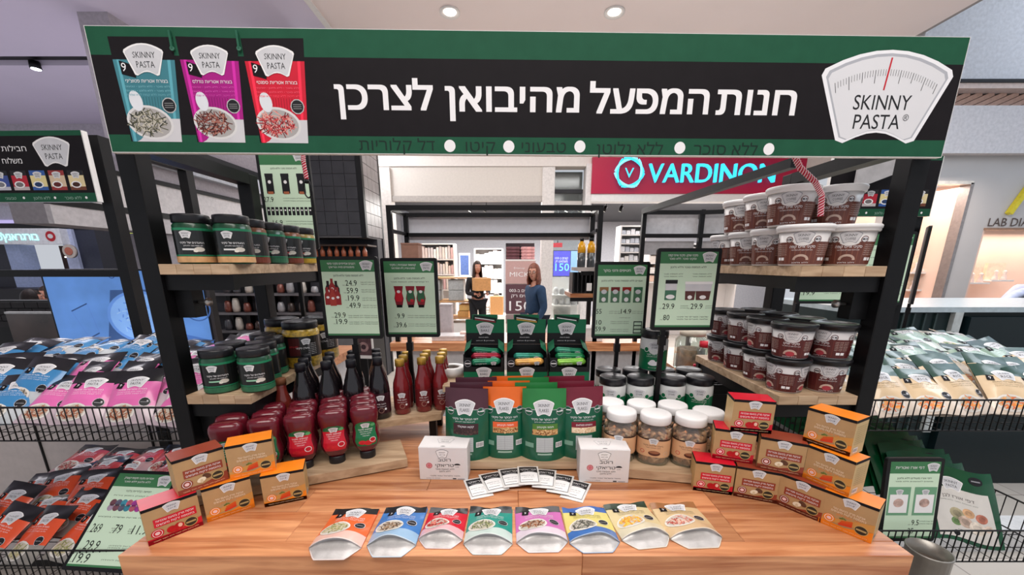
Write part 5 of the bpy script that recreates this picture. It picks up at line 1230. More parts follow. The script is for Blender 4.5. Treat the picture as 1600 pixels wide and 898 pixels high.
OP = [((224, 104, 54), (28, 26, 28), (232, 190, 178), GR, 'orange', (520, 792, 597, 793, 559, 853, 488, 849)),
      ((64, 122, 190), (24, 26, 34), (150, 184, 214), [(110, 84, 60), (170, 140, 110), (80, 60, 44)], 'blue', (600, 794, 670, 785, 650, 844, 572, 850)),
      ((206, 30, 52), (28, 24, 28), (226, 178, 184), [(190, 50, 50), (226, 130, 110), (150, 30, 30)], 'red', (672, 793, 732, 791, 724, 834, 652, 842)),
      ((40, 146, 132), (26, 30, 32), (196, 214, 208), [(60, 70, 40), (120, 130, 80), (170, 170, 130)], 'teal', (734, 790, 801, 791, 801, 846, 724, 843)),
      ((200, 110, 176), (32, 26, 30), (222, 206, 218), [(130, 76, 44), (180, 120, 80), (90, 50, 30)], 'pink', (802, 790, 877, 791, 886, 844, 808.6, 840)),
      ((222, 208, 124), (60, 100, 170), (60, 110, 180), [(90, 90, 80), (150, 146, 130), (60, 58, 50)], 'yellow and blue', (877.5, 790, 945, 791, 971, 843, 888, 842)),
      ((216, 198, 152), (40, 56, 40), (216, 206, 178), [(236, 170, 40), (246, 196, 80), (220, 140, 30)], 'cream with orange noodles', (940, 785, 1009, 784, 1048, 833, 971, 838)),
      ((214, 186, 142), (150, 100, 60), (210, 180, 140), [(176, 70, 60), (206, 120, 100), (226, 190, 170)], 'tan with red noodles', (1011, 784, 1087, 784, 1129, 836, 1048, 835))]
for body, top, low, food, nm, q in OP:
    a, b, c, d = [PZ(q[i], q[i + 1], dC + .010) for i in (0, 2, 4, 6)]
    fm = (c + d) / 2; bm2 = (a + b) / 2; ax = (bm2 - fm); an = math.atan2(ax.y, ax.x) - PI / 2
    sx = (((b - a).length + (c - d).length) / 2) / .115; sy = ax.length / .135
    Proto(openpouch(body, top, low, food)).put((fm.x, fm.y, H + dC + .0004), an, 'opened empty %s pasta pouch lying along the counter front' % nm, scale=(sx * .99, sy, 1.0))
# ================================================================ NEIGHBOUR KIOSKS AND BACKGROUND
def banner_small(a, b, z0, z1, lab, posts=True):
    a, b = Vector(a), Vector(b); L = (b - a).length; h = z1 - z0; an = math.atan2(b.y - a.y, b.x - a.x)
    t = T('banner_sign', lab, 'sign', (a.x, a.y, H + z0), an)
    MB().box(0, L, 0, .02, 0, h, WHITE).build('panel', t)
    A_ = Art(); A_.rect(0, L - .004, 0, h, GREEN, 0); A_.rect(0, L - .004, h * .13, h * .93, BK, 1); A_.logo(L - .135, h * .71, .15, 'PASTA', 3)
    if L > 1: A_.text(heb('חבילות חסכון'), L - .24, h * .72, .020, BW, al='r', L=3, fit=.20, res=2); A_.text(heb('משלוח עד הבית'), L - .27, h * .55, .020, BW, al='r', L=3, fit=.20, bold=.03, res=2)
    cs = [((226, 208, 160), (110, 60, 40)), ((214, 190, 160), (150, 50, 50)), ((226, 210, 150), (50, 90, 160)), ((180, 30, 50), (190, 180, 180)), ((60, 80, 150), (190, 190, 200)), ((60, 150, 170), (190, 190, 190)), ((200, 100, 170), (200, 190, 200)), ((230, 120, 60), (210, 200, 190))]
    for i, (c, c2) in enumerate(cs):
        x1 = L - .035 - i * .078; x0_ = x1 - .064
        if x0_ < 0: break
        A_.rect(x0_, x1, h * .17, h * .44, mat(c, .4, 0, .04), 3); A_.rect(x0_, x1, h * .38, h * .45, INK if i > 2 or i == 0 else mat(c2, .4, 0, 0), 4); A_.rect(x0_, x1, h * .17, h * .22, mat(c2, .4, 0, 0), 4)
        A_.logo((x0_ + x1) / 2, h * .385, .036, 'PASTA', 5); A_.ell((x0_ + x1) / 2 - .005, h * .25, .022, .013, WHITEP, 5, 12).ell((x0_ + x1) / 2 - .005, h * .25, .016, .009, mat([v * .6 for v in c2], .5, 0, .2), 6, 10)
    for i, w_ in enumerate(('ללא סוכר', 'ללא גלוטן', 'טבעוני', 'קיטו')[:4 if L > 1 else 3]):
        x = L - .10 - i * .13; A_.text(heb(w_), x, h * .035, .011, mat((150, 180, 164), .5, 0, 0), L=3, fit=.07 if i < 2 else .045, res=1); A_.ell(x + .055, h * .06, .005, .005, WHITEP, 3, 10)
    g = MB(); A_.emit(g, front(0), step=.0002); g.build('printed_face', t); return t
b1 = banner_small((-3.3, 1.70), (-1.673, 1.66), .245, .505, 'neighbouring stand banner with five printed pouches at far left')
kf = T('display_stand', 'black steel frame of the neighbouring stand at left', 'frame', (0, 0, 0))
for x, y in ((-1.70, 1.70), (-1.70, 2.12), (-3.3, 1.72)): MB().box(x, x + .045, y, y + .045, 0, H + .50, BLACKM).build('post', kf)
MB().box(-1.70, -1.655, 1.745, 2.12, H + .46, H + .50, BLACKM).build('top_rail', kf)
MB().bar((-3.3, 1.76, H - .04), (-1.7, 1.76, H - .04), .03, BLACKM, .03).build('cross_rail', kf)
e2 = PY(1453, 338, 1.92)
b2 = banner_small((e2.x - .50, 1.92), (e2.x, 1.92), .2187, .478, 'neighbouring stand banner glimpsed behind the right coffee tubs')
kf = T('display_stand', 'dark post carrying the banner behind the right coffee tubs', 'stand', (0, 0, 0))
MB().box(e2.x - .05, e2.x - .005, 1.945, 1.99, 0, H + .5, BLACKM).build('post', kf)
p_, q_ = PY(1335, 296, 1.86), PY(1432, 259, 1.86)
MB().add([(p_.x, 1.86, p_.z), (q_.x, 1.86, q_.z), (q_.x, 1.86, q_.z + .1), (p_.x, 1.86, p_.z + .16), (p_.x, 1.87, p_.z), (q_.x, 1.87, q_.z), (q_.x, 1.87, q_.z + .1), (p_.x, 1.87, p_.z + .16)], [(0, 1, 2, 3), (7, 6, 5, 4), (0, 4, 5, 1), (1, 5, 6, 2), (2, 6, 7, 3), (3, 7, 4, 0)], mat((176, 174, 176), .6)).build('top_board', kf)
kf = T('display_stand', 'black steel frame of the neighbouring stand at right', 'frame', (0, 0, 0))
MB().bar((1.08, 1.6, H + .375), (.97, 3.0, H + .375), .035, BLACKM, .035).build('top_rail', kf)
for x, y in ((.965, 3.0), (1.395, 3.0), (2.06, 2.8)): MB().box(x, x + .03, y, y + .03, 0, H + .39, BLACKM).build('post', kf)
for z in (H + .37, H + .205): MB().bar((.97, 3.01, z), (1.41, 3.01, z), .028, BLACKM, .028).bar((1.41, 3.01, z), (2.06, 2.81, z), .028, BLACKM, .028).build('cross_rail', kf)
MB().bar((1.0, 3.04, H + .29), (1.39, 3.04, H + .29), .006, mat((206, 206, 210), .5), .14).build('back_panel', kf)
MB().bar((1.43, 3.04, H + .29), (2.05, 2.85, H + .29), .006, mat((186, 186, 190), .5), .14).build('back_panel', kf)
MB().bar((1.0, 3.06, H + .12), (1.39, 3.06, H + .12), .006, mat((176, 176, 180), .5), .10).bar((1.43, 3.06, H + .12), (2.05, 2.87, H + .12), .006, mat((176, 176, 180), .5), .10).build('back_panel', kf)
# centre stand seen from behind
kf = T('display_stand', 'black steel frame of the stand seen from behind in the centre', 'frame', (0, 0, 0))
fx0, fx1 = PY(603, 330, 3.0).x, PY(943, 330, 3.0).x; ix0, ix1 = PY(630, 345, 3.4).x, PY(930, 345, 3.4).x; zf = H + .385
for x, y in ((fx0, 3.0), (fx1 - .035, 3.0), (ix0, 3.4), (ix1 - .035, 3.4)): MB().box(x, x + .035, y, y + .035, 0, zf, BLACKM).build('post', kf)
MB().box(fx0, fx1, 3.0, 3.035, zf, zf + .035, BLACKM).build('cross_rail', kf)
for z in (zf, H + .225): MB().box(ix0, ix1, 3.4, 3.435, z, z + .03, BLACKM).build('cross_rail', kf)
for a, b in ((fx0 + .01, ix0 + .01), (fx1 - .03, ix1 - .03)):
    for z in (zf, H + .23): MB().bar((a, 3.03, z + .015), (b, 3.4, z + .015), .025, BLACKM, .025).build('side_rail', kf)
bk_ = MB().box(ix0 + .036, ix1 - .036, 3.44, 3.46, H + .20, zf + .02, mat((200, 200, 206), .45, 0, .02)).build('banner_back', kf)
RB = clear('reflection', (160, 160, 166), .02, .5)
tb = T('display_counter', 'far butcher block counter of the stand behind', 'counter', (0, 0, H - .60))
cx0 = PY(610, 545, 2.95).x
for i in range(3):
    MB().box(cx0, 1.15, 2.95 + i * .16, 2.95 + (i + 1) * .16 - .001, -.065, 0, COUNTERW).build('plank', tb)
MB().box(cx0 + .12, 1.05, 3.0, 3.03, -(H - .6), -.066, mat((196, 194, 196), .5)).build('front_panel', tb)
tb2 = T('display_counter', 'butcher block counter corner behind the soy bottles at left', 'counter', (0, 0, H - .60))
for i in range(4): MB().box(-2.6, -1.17, 2.30 + i * .14, 2.30 + (i + 1) * .14 - .001, -.055, 0, COUNTERW).build('plank', tb2)
MB().box(-2.5, -1.24, 2.35, 2.8, -(H - .6), -.056, mat((206, 204, 206), .5)).build('cabinet', tb2)
tb3 = T('display_counter', 'butcher block counter corner behind the right price signs', 'counter', (0, 0, H - .60))
for i in range(4): MB().box(.95 + .02 * i, 1.6, 2.0 + i * .2, 2.0 + (i + 1) * .2 - .001, -.055, 0, COUNTERW).build('plank', tb3)
MB().box(1.05, 1.55, 2.05, 2.75, -(H - .6), -.056, BLACKM).build('cabinet', tb3)
# small shelves and goods on the centre stand
sh = T('side_shelf', 'small wooden shelf with black storage box on the rear stand', 'shelf', (0, 0, H - .225))
s0, s1 = PY(886, 478, 3.2).x, fx1
MB().box(s0, s1 + .0, 3.04, 3.38, -.03, 0, COUNTERW).build('board', sh); MB().box(s0, s1, 3.04, 3.06, -.06, -.031, BLACKM).build('bracket', sh)
sh = T('side_shelf', 'small grey shelf carrying two yellow juice bottles', 'shelf', (0, 0, H - .025))
s0 = PY(898, 418, 3.2).x
MB().box(s0, s1, 3.05, 3.38, -.028, 0, mat((176, 168, 164), .5)).build('board', sh); MB().box(s0 + .03, s1, 3.06, 3.08, -.06, -.029, BLACKM).build('bracket', sh)
def juice():
    t = T('juice_bottle', '', 'bottle')
    MB().lathe([(.030, 0), (.032, .005), (.032, .11)], mat((60, 62, 64), .3, 0, .1, coat=.5), 16).build('lower_label', t)
    MB().lathe([(.032, .11), (.032, .14), (.028, .175), (.014, .195), (.014, .205)], mat((226, 162, 20), .2, 0, .05, coat=.6), 16).build('bottle_body', t)
    MB().lathe([(.016, .2), (.016, .222), (.0001, .223)], BLACK, 14).build('cap', t); return t
JU = Proto(juice)
JU.put((PY(908, 410, 3.15).x, 3.15, H - .0247), 0, 'yellow juice bottle with dark label on far shelf, left of two'); JU.put((PY(922, 410, 3.15).x + .005, 3.15, H - .0247), 0, 'yellow juice bottle with dark label on far shelf, right of two')
t = T('storage_box', 'open black wire box with a white tag on far shelf', 'box', (PY(908, 478, 3.15).x, 3.15, H - .2247))
MB().box(-.09, .09, -.08, .1, 0, .01, BLACK).box(-.09, .09, .08, .1, .01, .16, BLACK).box(-.09, -.08, -.08, .08, .01, .16, BLACK).box(.08, .09, -.08, .08, .01, .16, BLACK).build('box_body', t)
for i in range(6): MB().box(-.085 + i * .032, -.079 + i * .032, -.09, -.081, .0, .16, mat((40, 40, 42), .4)).build('slat', t)
MB().box(.02, .06, -.094, -.091, .02, .08, WHITE).build('tag', t)
def boxy(name, lab, cat, px, py, y, w_, d_, h_, m, group=None, dz=None, rz=0, lid=None):
    p = PY(px, py, y); z = H + dz if dz is not None else p.z
    t = T(name, lab, cat, (p.x, y, z), rz, group)
    MB().box(-w_ / 2, w_ / 2, 0, d_, 0, h_, m).build('body', t, bevel=.003, seg=1)
    MB().box(-w_ / 2 - .002, w_ / 2 + .002, -.002, d_ + .002, h_ - .0, h_ + .012, lid or m).build('lid', t); return t
boxy('cardboard_box', 'brown cardboard box on the left post of the rear stand', 'box', 641, 404, 3.05, .13, .12, .125, mat((150, 112, 96), .7), dz=H * 0 + .02)
sh = T('side_shelf', 'small shelf under the brown cardboard box', 'shelf', (0, 0, H + .0195)); MB().box(fx0 + .036, fx0 + .26, 3.0, 3.38, -.03, 0, mat((120, 100, 90), .5)).build('board', sh); MB().box(fx0 + .036, fx0 + .05, 3.04, 3.38, -.07, -.031, BLACKM).build('bracket', sh)
boxy('storage_tub', 'white lidded tub on the far counter right of the snack boxes', 'tub', 920, 532, 3.0, .22, .16, .10, mat((220, 216, 214), .5), dz=-.5997)
boxy('storage_tub', 'low white tray on the far counter behind the left snack box', 'tub', 700, 532, 3.02, .26, .16, .03, mat((210, 205, 205), .5), dz=-.5997)
boxy('pedestal', 'tall pale grey box standing on the far counter beside the mint sign', 'box', 698, 532, 3.25, .10, .10, .26, mat((190, 184, 188), .5), dz=-.5997)
boxy('carton', 'pale pink carton on the far counter', 'box', 729, 530, 3.1, .10, .08, .045, mat((226, 190, 180), .6), dz=-.5997)
t = T('tape_roll', 'white roll of tape on its side behind the gold-capped bottles', 'tape', (-.224, 1.38, H + d3 + .0004))
MB().lathe([(.028, 0), (.050, 0), (.050, .03), (.028, .03), (.028, 0)], mat((226, 224, 222), .5), 28, cap=False).build('roll', t)
MB().lathe([(.0255, .002), (.0278, .002), (.0278, .028), (.0255, .028), (.0255, .002)], mat((120, 112, 104), .6), 28, cap=False).build('core', t)
# glass jars and pens behind the green jars
def cjar(px, py, y, r, h_, lidm, lab, cont):
    p = PY(px, py, y); t = T('storage_jar', lab, 'jar', (p.x, y, H - .5996))
    MB().lathe([(r * .9, 0), (r, .01), (r, h_ * .8), (r * .7, h_ * .9), (r * .7, h_)], GLS, 20).build('clear_jar', t)
    MB().lathe([(r * .85, .008), (r * .85, h_ * .55)], cont, 16).build('contents', t); MB().lathe([(r * .78, h_ - .02), (r * .78, h_ + .01), (.0001, h_ + .012)], lidm, 18).build('lid', t)
cjar(1078, 560, 2.2, .09, .22, mat((196, 186, 170), .5), 'large clear jar with pale lid behind the right price sign', mat((150, 110, 84), .6, 0, .3, 30))
cjar(1101, 560, 2.1, .045, .17, mat((190, 30, 50), .4), 'clear jar with red lid behind the chocolate tubs', mat((210, 200, 196), .6, 0, .3, 30))
for a_, b_, c, lab in (((1084, 570), (1128, 584), (190, 30, 60), 'red marker pen lying behind the green jars'), ((1066, 578), (1092, 580), (70, 150, 200), 'blue marker pen lying behind the green jars')):
    p, q = PY(*a_, 1.5), PY(*b_, 1.5); t = T('marker_pen', lab, 'pen', (p.x, 1.5, p.z)); d_ = q - p
    MB().tube([(0, 0, 0), d_ * .7], .006, mat(c, .4), 8).build('barrel', t); MB().tube([d_ * .7, d_], .007, WHITE, 8).build('cap', t)
t = T('pen_tray', 'black tray holding the marker pens behind the green jars', 'tray', (PY(1100, 590, 1.5).x, 1.5, H + d2 + .0)); MB().box(-.11, .14, -.06, .10, -.025, .0, BLACKM).box(-.11, .14, -.06, -.055, .001, .04, BLACKM).box(-.11, .14, .095, .10, .001, .04, BLACKM).build('tray_body', t)
MB().box(-.1, .12, -.05, .08, -.0995, -.0255, BLACKM).build('stand', t)
# placard and wire rack at left
t = T('placard', 'white framed photo placard on a black pole behind the soy bottles', 'sign', PY(570, 560, 2.2), -.1)
w_ = PY(584, 540, 2.2).x - PY(553, 540, 2.2).x
MB().box(-w_ / 2, w_ / 2, 0, .006, 0, .14, WHITE).build('board', t); A_ = Art().rect(-w_ / 2 + .01, w_ / 2 - .01, .02, .125, mat((84, 60, 64), .5, 0, .3, 30), 1); A_.ell(0, .07, .03, .03, mat((150, 120, 120), .5, 0, .3, 40), 2).ell(0, .07, .015, .015, mat((60, 40, 46), .5, 0, 0), 3); g = MB(); A_.emit(g, front(0), step=.0004); g.build('photo_print', t)
MB().box(-.01, .01, .007, .02, -(PY(570, 560, 2.2).z), .1, BLACKM).build('pole', t)

# ---------------------------------------------------------------- television
tv0, tv1 = PY(98, 553, 2.0), PY(338, 546, 2.08)
dirn = Vector((tv1.x - tv0.x, tv1.y - tv0.y)); L = dirn.length; zt0 = PY(98, 420, 2.0).z; hh = zt0 - tv0.z
t = T('television', 'wide television showing a blue cooking video on the left stand', 'television', (tv0.x, 2.0, tv0.z), math.atan2(dirn.y, dirn.x))
MB().box(0, L, 0, .03, 0, hh, mat((12, 14, 26), .3)).build('tv_housing', t, bevel=.003)
MB().box(L / 2 - .05, L / 2 + .05, .031, .06, -(tv0.z), .2, BLACKM).box(.3, L - .3, .031, .3, -(tv0.z), -(tv0.z) + .02, BLACKM).build('tv_stand', t)
SB = lambda c, k=.62: mat(c, .5, 0, 0, em=k)
def vid(col, k=.5):
    return mat(col, .3, 0, .10, 5, em=k)
A_ = Art(); A_.rect(.01, L - .01, .012, hh - .01, vid((92, 138, 206)), 0)
def tvp(px, py): p = ray(px, py); n = Vector((-dirn.y, dirn.x, 0)).normalized(); k = Vector((tv0.x, 2.0, 0)).dot(n) / p.dot(n); q = p * k; return (Vector((q.x - tv0.x, q.y - 2.0)).dot(dirn) / L, q.z + H - tv0.z)
x, y = tvp(212, 494); s = .52
A_.poly([(x_, y_) for x_, y_ in (tvp(170, 533), tvp(262, 530), tvp(258, 452), tvp(172, 453))], vid((58, 88, 140)), 1)
A_.ell(x + .03, y - .005, .165, .140, vid((100, 146, 220)), 2, 32).ell(x + .03, y - .005, .150, .126, vid((130, 176, 240)), 3, 32)
A_.fill(x + .03, y - .005, .12, .10, [vid((110, 156, 226)), vid((150, 190, 245)), vid((96, 140, 206))], 90, .012, .006, 4, 5)
A_.ell(x + .0, y + .045, .03, .02, vid((80, 116, 170)), 5, 14)
q = [tvp(*p) for p in ((112, 486), (136, 474), (156, 520), (141, 528))]
for a_, b_ in ((0, 1), (2, 3)): A_.line(*q[a_], *q[b_], .006, vid((44, 70, 120)), 2)
A_.line(*q[0], *q[3], .003, vid((90, 130, 200)), 2); A_.line(*q[1], *q[2], .003, vid((90, 130, 200)), 2)
x, y = tvp(174, 430); A_.ring(x, y, .016, .004, vid((50, 80, 140)), 2)
x, y = tvp(308, 482); A_.ring(x, y, .068, .007, vid((62, 98, 160)), 2, 28)
a_, b_ = tvp(262, 520), tvp(334, 536); A_.line(*a_, *b_, .03, vid((70, 110, 180)), 1.5); a_, b_ = tvp(255, 462), tvp(300, 545); A_.line(*a_, *b_, .016, vid((50, 80, 150)), 1.6)
g = MB(); A_.emit(g, front(0), step=.0003); g.build('screen_picture', t)
# low divider, glass, behind the left basket
t = T('glass_partition', 'low glass partition with warm reflections painted in behind the left basket', 'partition', (0, 2.9, 0))
a_, b_ = PY(28, 553, 2.9), PY(112, 490, 2.9); MB().box(a_.x, b_.x + .4, 0, .02, a_.z - .3, b_.z, mat((62, 50, 46), .12, 0, .5, 3, coat=.6)).build('pane', t); MB().box(a_.x, b_.x + .4, -.005, .025, b_.z, b_.z + .015, mat((190, 190, 190), .4, .3)).build('cap_rail', t); MB().box(a_.x - .03, b_.x + .4, -.01, .03, 0, a_.z - .301, BLACKM).build('base_panel', t)  # warm reflections are put into the pane's mottled brown colour
t = T('low_wall', 'low dark brick wall behind the left basket', 'wall', (0, 3.3, 0)); a_ = PY(0, 455, 3.3)
MB().box(-7, PY(98, 470, 3.3).x + .6, .02, .12, 0, a_.z - .08, BLACK).build('core', t)
bs = .11
for r_ in range(4):
    for i in range(9):
        x = PY(-30, 460, 3.3).x + i * .115 + (r_ % 2) * .055; MB().box(x, x + .108, 0, .019, a_.z - .14 - r_ * .055, a_.z - .092 - r_ * .055, mat((40, 38, 40), .6, 0, .1)).build('brick', t)

# ---------------------------------------------------------------- wire baskets and the bags in them
def basket(lab, x0, x1, y0, y1, zt, hgt, side):
    t = T('wire_basket', lab, 'basket', (0, 0, 0)); z0 = H + zt - hgt; z1 = H + zt; W_ = BLACKM
    MB().tube([(x0, y0, z1), (x1, y0, z1), (x1, y1, z1), (x0, y1, z1)], .0032, W_, 6, closed=True).build('rim', t)
    MB().tube([(x0, y0, z0), (x1, y0, z0), (x1, y1, z0), (x0, y1, z0)], .0026, W_, 6, closed=True).build('base_frame', t)
    MB().tube([(x0, y0, (z0 + z1) / 2 - .01), (x1, y0, (z0 + z1) / 2 - .01)], .0001, W_, 4)
    n = int((x1 - x0) / .0205); src = None
    for i in range(n + 1):
        x = x0 + (x1 - x0) * i / n
        if src is None: src = MB().tube([(0, 0, z0), (0, 0, z1)], .0017, W_, 5).build('wire', t, (x, y0, 0))
        else: c = src.copy(); COL.objects.link(c); c.location = (x, y0, 0)
    g = MB(); m = int((y1 - y0) / .03)
    for j in range(m + 1):
        y = y0 + (y1 - y0) * j / m
        for x in (x0, x1): g.tube([(x, y, z0), (x, y, z1)], .0015, W_, 4)
        
        if j % 2 == 0: g.tube([(x0, y, z0), (x1, y, z0)], .0015, W_, 4)
    for i in range(n + 1): x = x0 + (x1 - x0) * i / n; g.tube([(x, y1, z0), (x, y1, z1)], .0015, W_, 4); 
    for i in range(0, n + 1, 3): x = x0 + (x1 - x0) * i / n; g.tube([(x, y0, z0), (x, y1, z0)], .0013, W_, 3)
    o = g.build('wire_mesh', t); o['kind'] = 'stuff'
    return t
def fullpouch(body, top, low, food, w_=.135, h_=.19, word='PASTA', bold_front=None):
    def f():
        t = T('pasta_bag', '', 'bag'); bm_ = mat(body, .28, 0, .06, 14, coat=.6); tm = mat(top, .3, 0, .06, coat=.5); lm = mat(low, .28, 0, .05, 20, coat=.6)
        R = random.Random(hash_(str(body) + word)); ph = [R.uniform(0, 6) for _ in range(4)]
        def sf(u, v, s):
            b = max(0, math.sin(PI * u)) ** .5; e_ = max(0, math.sin(PI * min(1, .04 + v * .96))) ** .5 if v > .5 else min(1, .35 + v * 1.5)
            z = .017 * b * e_ * (1 if v < .75 else max(.08, (1 - v) * 4)) + .0018 * math.sin(u * 11 + ph[0] + v * 4) * math.sin(v * 13 + ph[1])
            return ((u - .5) * w_ * (1 - .04 * math.sin(PI * v)), v * h_, s * max(.0007, z) + .004 * math.sin(u * 5 + ph[2]) * max(0, v - .7) / .3)
        g = MB()
        for s in (1, -1):
            for v0, v1, m, nv in ((0, .3, lm, 5), (.3, .74, bm_, 6), (.74, 1, tm, 4)): g.grid(lambda a, b: sf(a, v0 + (v1 - v0) * b, s), 10, nv, m, flip=(s < 0))
        g.build('bag_body', t)
        A_ = Art(); A_.logo(.004, h_ * .735, .062, word, 2); A_.poly([(-.05, h_ * .64), (-.032, h_ * .62), (-.028, h_ * .72), (-.046, h_ * .75)], BK, 2); A_.text('9', -.039, h_ * .66, .011, BW, L=3, bold=.02, res=1)
        for i, y in enumerate((.58, .54, .505)): A_.text(heb(('בצורת אטריות פסטה', 'ללא סוכר ללא גלוטן טבעוני', 'ללא קמח ללא חיטה')[i]), 0, h_ * y, .0052 if i == 0 else .003, BW if sum(body) < 560 else mat((110, 90, 60), .5, 0, 0), fit=.08, L=2, res=1)
        A_.ell(-.018, h_ * .20, .040, .030, mat((226, 222, 216), .3, 0, 0, coat=.5), 1, 16).ell(-.018, h_ * .20, .034, .025, mat((196, 186, 172), .3, 0, 0), 2, 16); A_.fill(-.018, h_ * .20, .03, .021, [mat(k, .5, 0, 0) for k in food], 44, .010, .003, 3, hash_(str(food)))
        A_.ell(.042, h_ * .36, .015, .015, SILVER, 2, 10).ell(.042, h_ * .36, .0135, .0135, INK, 3, 12).rect(.032, .052, h_ * .352, h_ * .362, SILVERD, 4)
        g = MB(); A_.emit(g, lambda x, y, l: (lambda p: (p[0], p[1], p[2] + .0009 + l))(sf(min(1, max(0, x / w_ + .5)), min(1, max(0, y / h_)), 1)), cut=.011, cuty=.011); g.build('print', t); return t
    return f
BLK = (26, 26, 30)
PB = Proto(fullpouch((62, 132, 186), BLK, (190, 196, 200), [(120, 110, 90), (190, 180, 160), (90, 80, 70)]))
PP = Proto(fullpouch((226, 110, 176), BLK, (196, 178, 186), [(130, 70, 50), (180, 120, 90)]))
PO = Proto(fullpouch((226, 84, 46), BLK, (150, 146, 140), GR))
PR_ = Proto(fullpouch((190, 60, 64), BLK, (190, 150, 150), [(150, 40, 40), (200, 110, 100)]))
PC = Proto(fullpouch((222, 196, 160), (44, 76, 66), (222, 206, 190), [(236, 140, 50), (240, 170, 90), (220, 110, 60)], word='RICE'))
PC2 = Proto(fullpouch((216, 190, 156), (56, 80, 70), (214, 196, 186), [(200, 90, 80), (230, 160, 150), (240, 210, 200)], word='RICE'))
PGn = Proto(fullpouch((150, 176, 160), (30, 62, 54), (200, 206, 196), [(90, 130, 70), (60, 110, 60), (190, 190, 120)], word='RICE'))
def pile(protos, x0, x1, y0, y1, zb, rows, cols, lab, place, zr=.03, seed=1, tilt0=.95, tilt1=.35):
    R = random.Random(seed)
    for r_ in range(rows):
        for c in range(cols):
            u = (c + .5) / cols + R.uniform(-.012, .012) + (.25 / cols if r_ % 2 else 0) * .5; v = r_ / max(1, rows - 1)
            P_, kind = protos(c / cols, r_)
            x = x0 + (x1 - x0) * u; y = y0 + (y1 - y0 - .12) * v + R.uniform(-.006, .006); z = H + zb + .018 + zr * r_ + R.uniform(0, .012)
            P_.put((x, y, z), 0, '%s, row %s from front, %s from left, %s' % (kind, ['one', 'two', 'three', 'four', 'five', 'six'][r_], ORD[c], place), rot=(tilt0 + (tilt1 - tilt0) * v + R.uniform(-.14, .14), R.uniform(-.12, .12), R.uniform(-.26, .26)))
bx0, bx1 = -1.92, -.975
basket('upper left wire basket heaped with blue and pink pasta bags', bx0, bx1, 1.05, 1.52, -.405, .105, -1)
pile(lambda u, r: (PB, 'blue pasta bag with black top') if (u < .42 or (r > 2 and u < .6)) else (PP, 'pink pasta bag with black top'), bx0, bx1 - .01, 1.085, 1.5, -.50, 6, 7, '', 'upper left basket', zr=.028, seed=3, tilt0=.75, tilt1=.25)
basket('lower left wire basket with orange pasta bags and a price sign', bx0, -.87, 1.0, 1.58, -.85, .12, -1)
pile(lambda u, r: (PO, 'orange pasta bag with black top') if (u < .7 and r < 3) or r < 1 else ((PR_, 'red pasta bag with black top')), bx0, bx1 - .16, 1.04, 1.55, -.96, 5, 6, '', 'lower left basket', zr=.022, seed=5, tilt0=.6, tilt1=.15)
rx0, rx1 = 1.02, 1.95
basket('upper right wire basket heaped with cream and green rice bags', rx0, rx1, 1.10, 1.60, -.40, .10, 1)
pile(lambda u, r: ((PC, 'cream rice bag with orange picture') if int(u * 10) % 3 else (PC2, 'cream rice bag with pink picture')) if r < 2 else ((PGn, 'green-topped pale bag') if r > 2 or u < .4 else (PC, 'cream rice bag')), rx0, rx1, 1.135, 1.6, -.49, 6, 7, '', 'upper right basket', zr=.026, seed=9, tilt0=.7, tilt1=.22)
basket('lower right wire basket with green rice paper packs', .93, 1.72, 1.0, 1.55, -.78, .11, 1)
# rice paper packs
def ricepack(plain=False):
    t = T('rice_paper_pack', '', 'pack'); w_, h_ = .20, .235; gm = mat((8, 74, 42), .25, 0, .12, 14, .15, coat=.6); wm = mat((214, 210, 204), .35, 0, .03, coat=.4)
    def sf(u, v, s): return ((u - .5) * w_ * (1 + .05 * v), v * h_ + .008 * math.sin(u * 6), s * (.0008 + .007 * (math.sin(PI * u) * math.sin(PI * v)) ** .5) + .005 * math.sin(u * 7 + v * 3) * v)
    g = MB()
    for s in (1, -1): g.grid(lambda a, b: sf(a, b, s), 12, 10, gm, flip=(s < 0))
    g.build('pack_body', t)
    A_ = Art(); A_.poly([(-.075, .012), (.085, .012), (.072, .165), (-.085, .165)] if not plain else [(-.03, .05), (.03, .05), (.03, .09), (-.03, .09)], wm if not plain else PGREEN, 0); A_.logo(-.02, .178, .062, 'PASTA', 2); A_.ell(.045, .205, .019, .014, INK, 1, 16).rect(.033, .057, .203, .207, SILVERD, 2)
    if plain: g = MB(); A_.emit(g, lambda x, y, l: (lambda p: (p[0], p[1], p[2] + .0009 + l))(sf(min(1, max(0, x / w_ + .5)), min(1, max(0, y / h_)), 1)), cut=.014, cuty=.014); g.build('print', t); return t
    A_.text(heb('דפי אורז לבן'), -.01, .132, .010, mat((70, 56, 56), .5, 0, 0), fit=.084, L=2, res=2); A_.text(heb('ללא תוספת סוכר וללא גלוטן'), -.01, .122, .003, PT2, fit=.10, L=2, res=1)
    for x, y, r_, c in ((-.02, .085, .02, (170, 160, 130)), (.012, .095, .016, (214, 170, 130)), (.045, .088, .016, (190, 120, 100)), (.0, .065, .02, (200, 176, 160)), (.03, .055, .022, (226, 214, 200)), (-.025, .06, .014, (110, 140, 90)), (.06, .06, .012, (226, 206, 190))): A_.ell(x, y, r_, r_ * .9, mat(c, .5, 0, .2, 60), 2 + x * 5, 14); A_.ell(x, y, r_ * .6, r_ * .5, mat([k * .85 for k in c], .5, 0, .2, 60), 3 + x * 5, 10)
    A_.text('SKINNY', .0, .035, .003, PT2, fit=.05, L=2, res=1); A_.ell(-.028, .024, .009, .009, INK, 2, 10)
    g = MB(); A_.emit(g, lambda x, y, l: (lambda p: (p[0], p[1], p[2] + .0009 + l))(sf(min(1, max(0, x / w_ + .5)), min(1, max(0, y / h_)), 1)), cut=.014, cuty=.014); g.build('print', t); return t
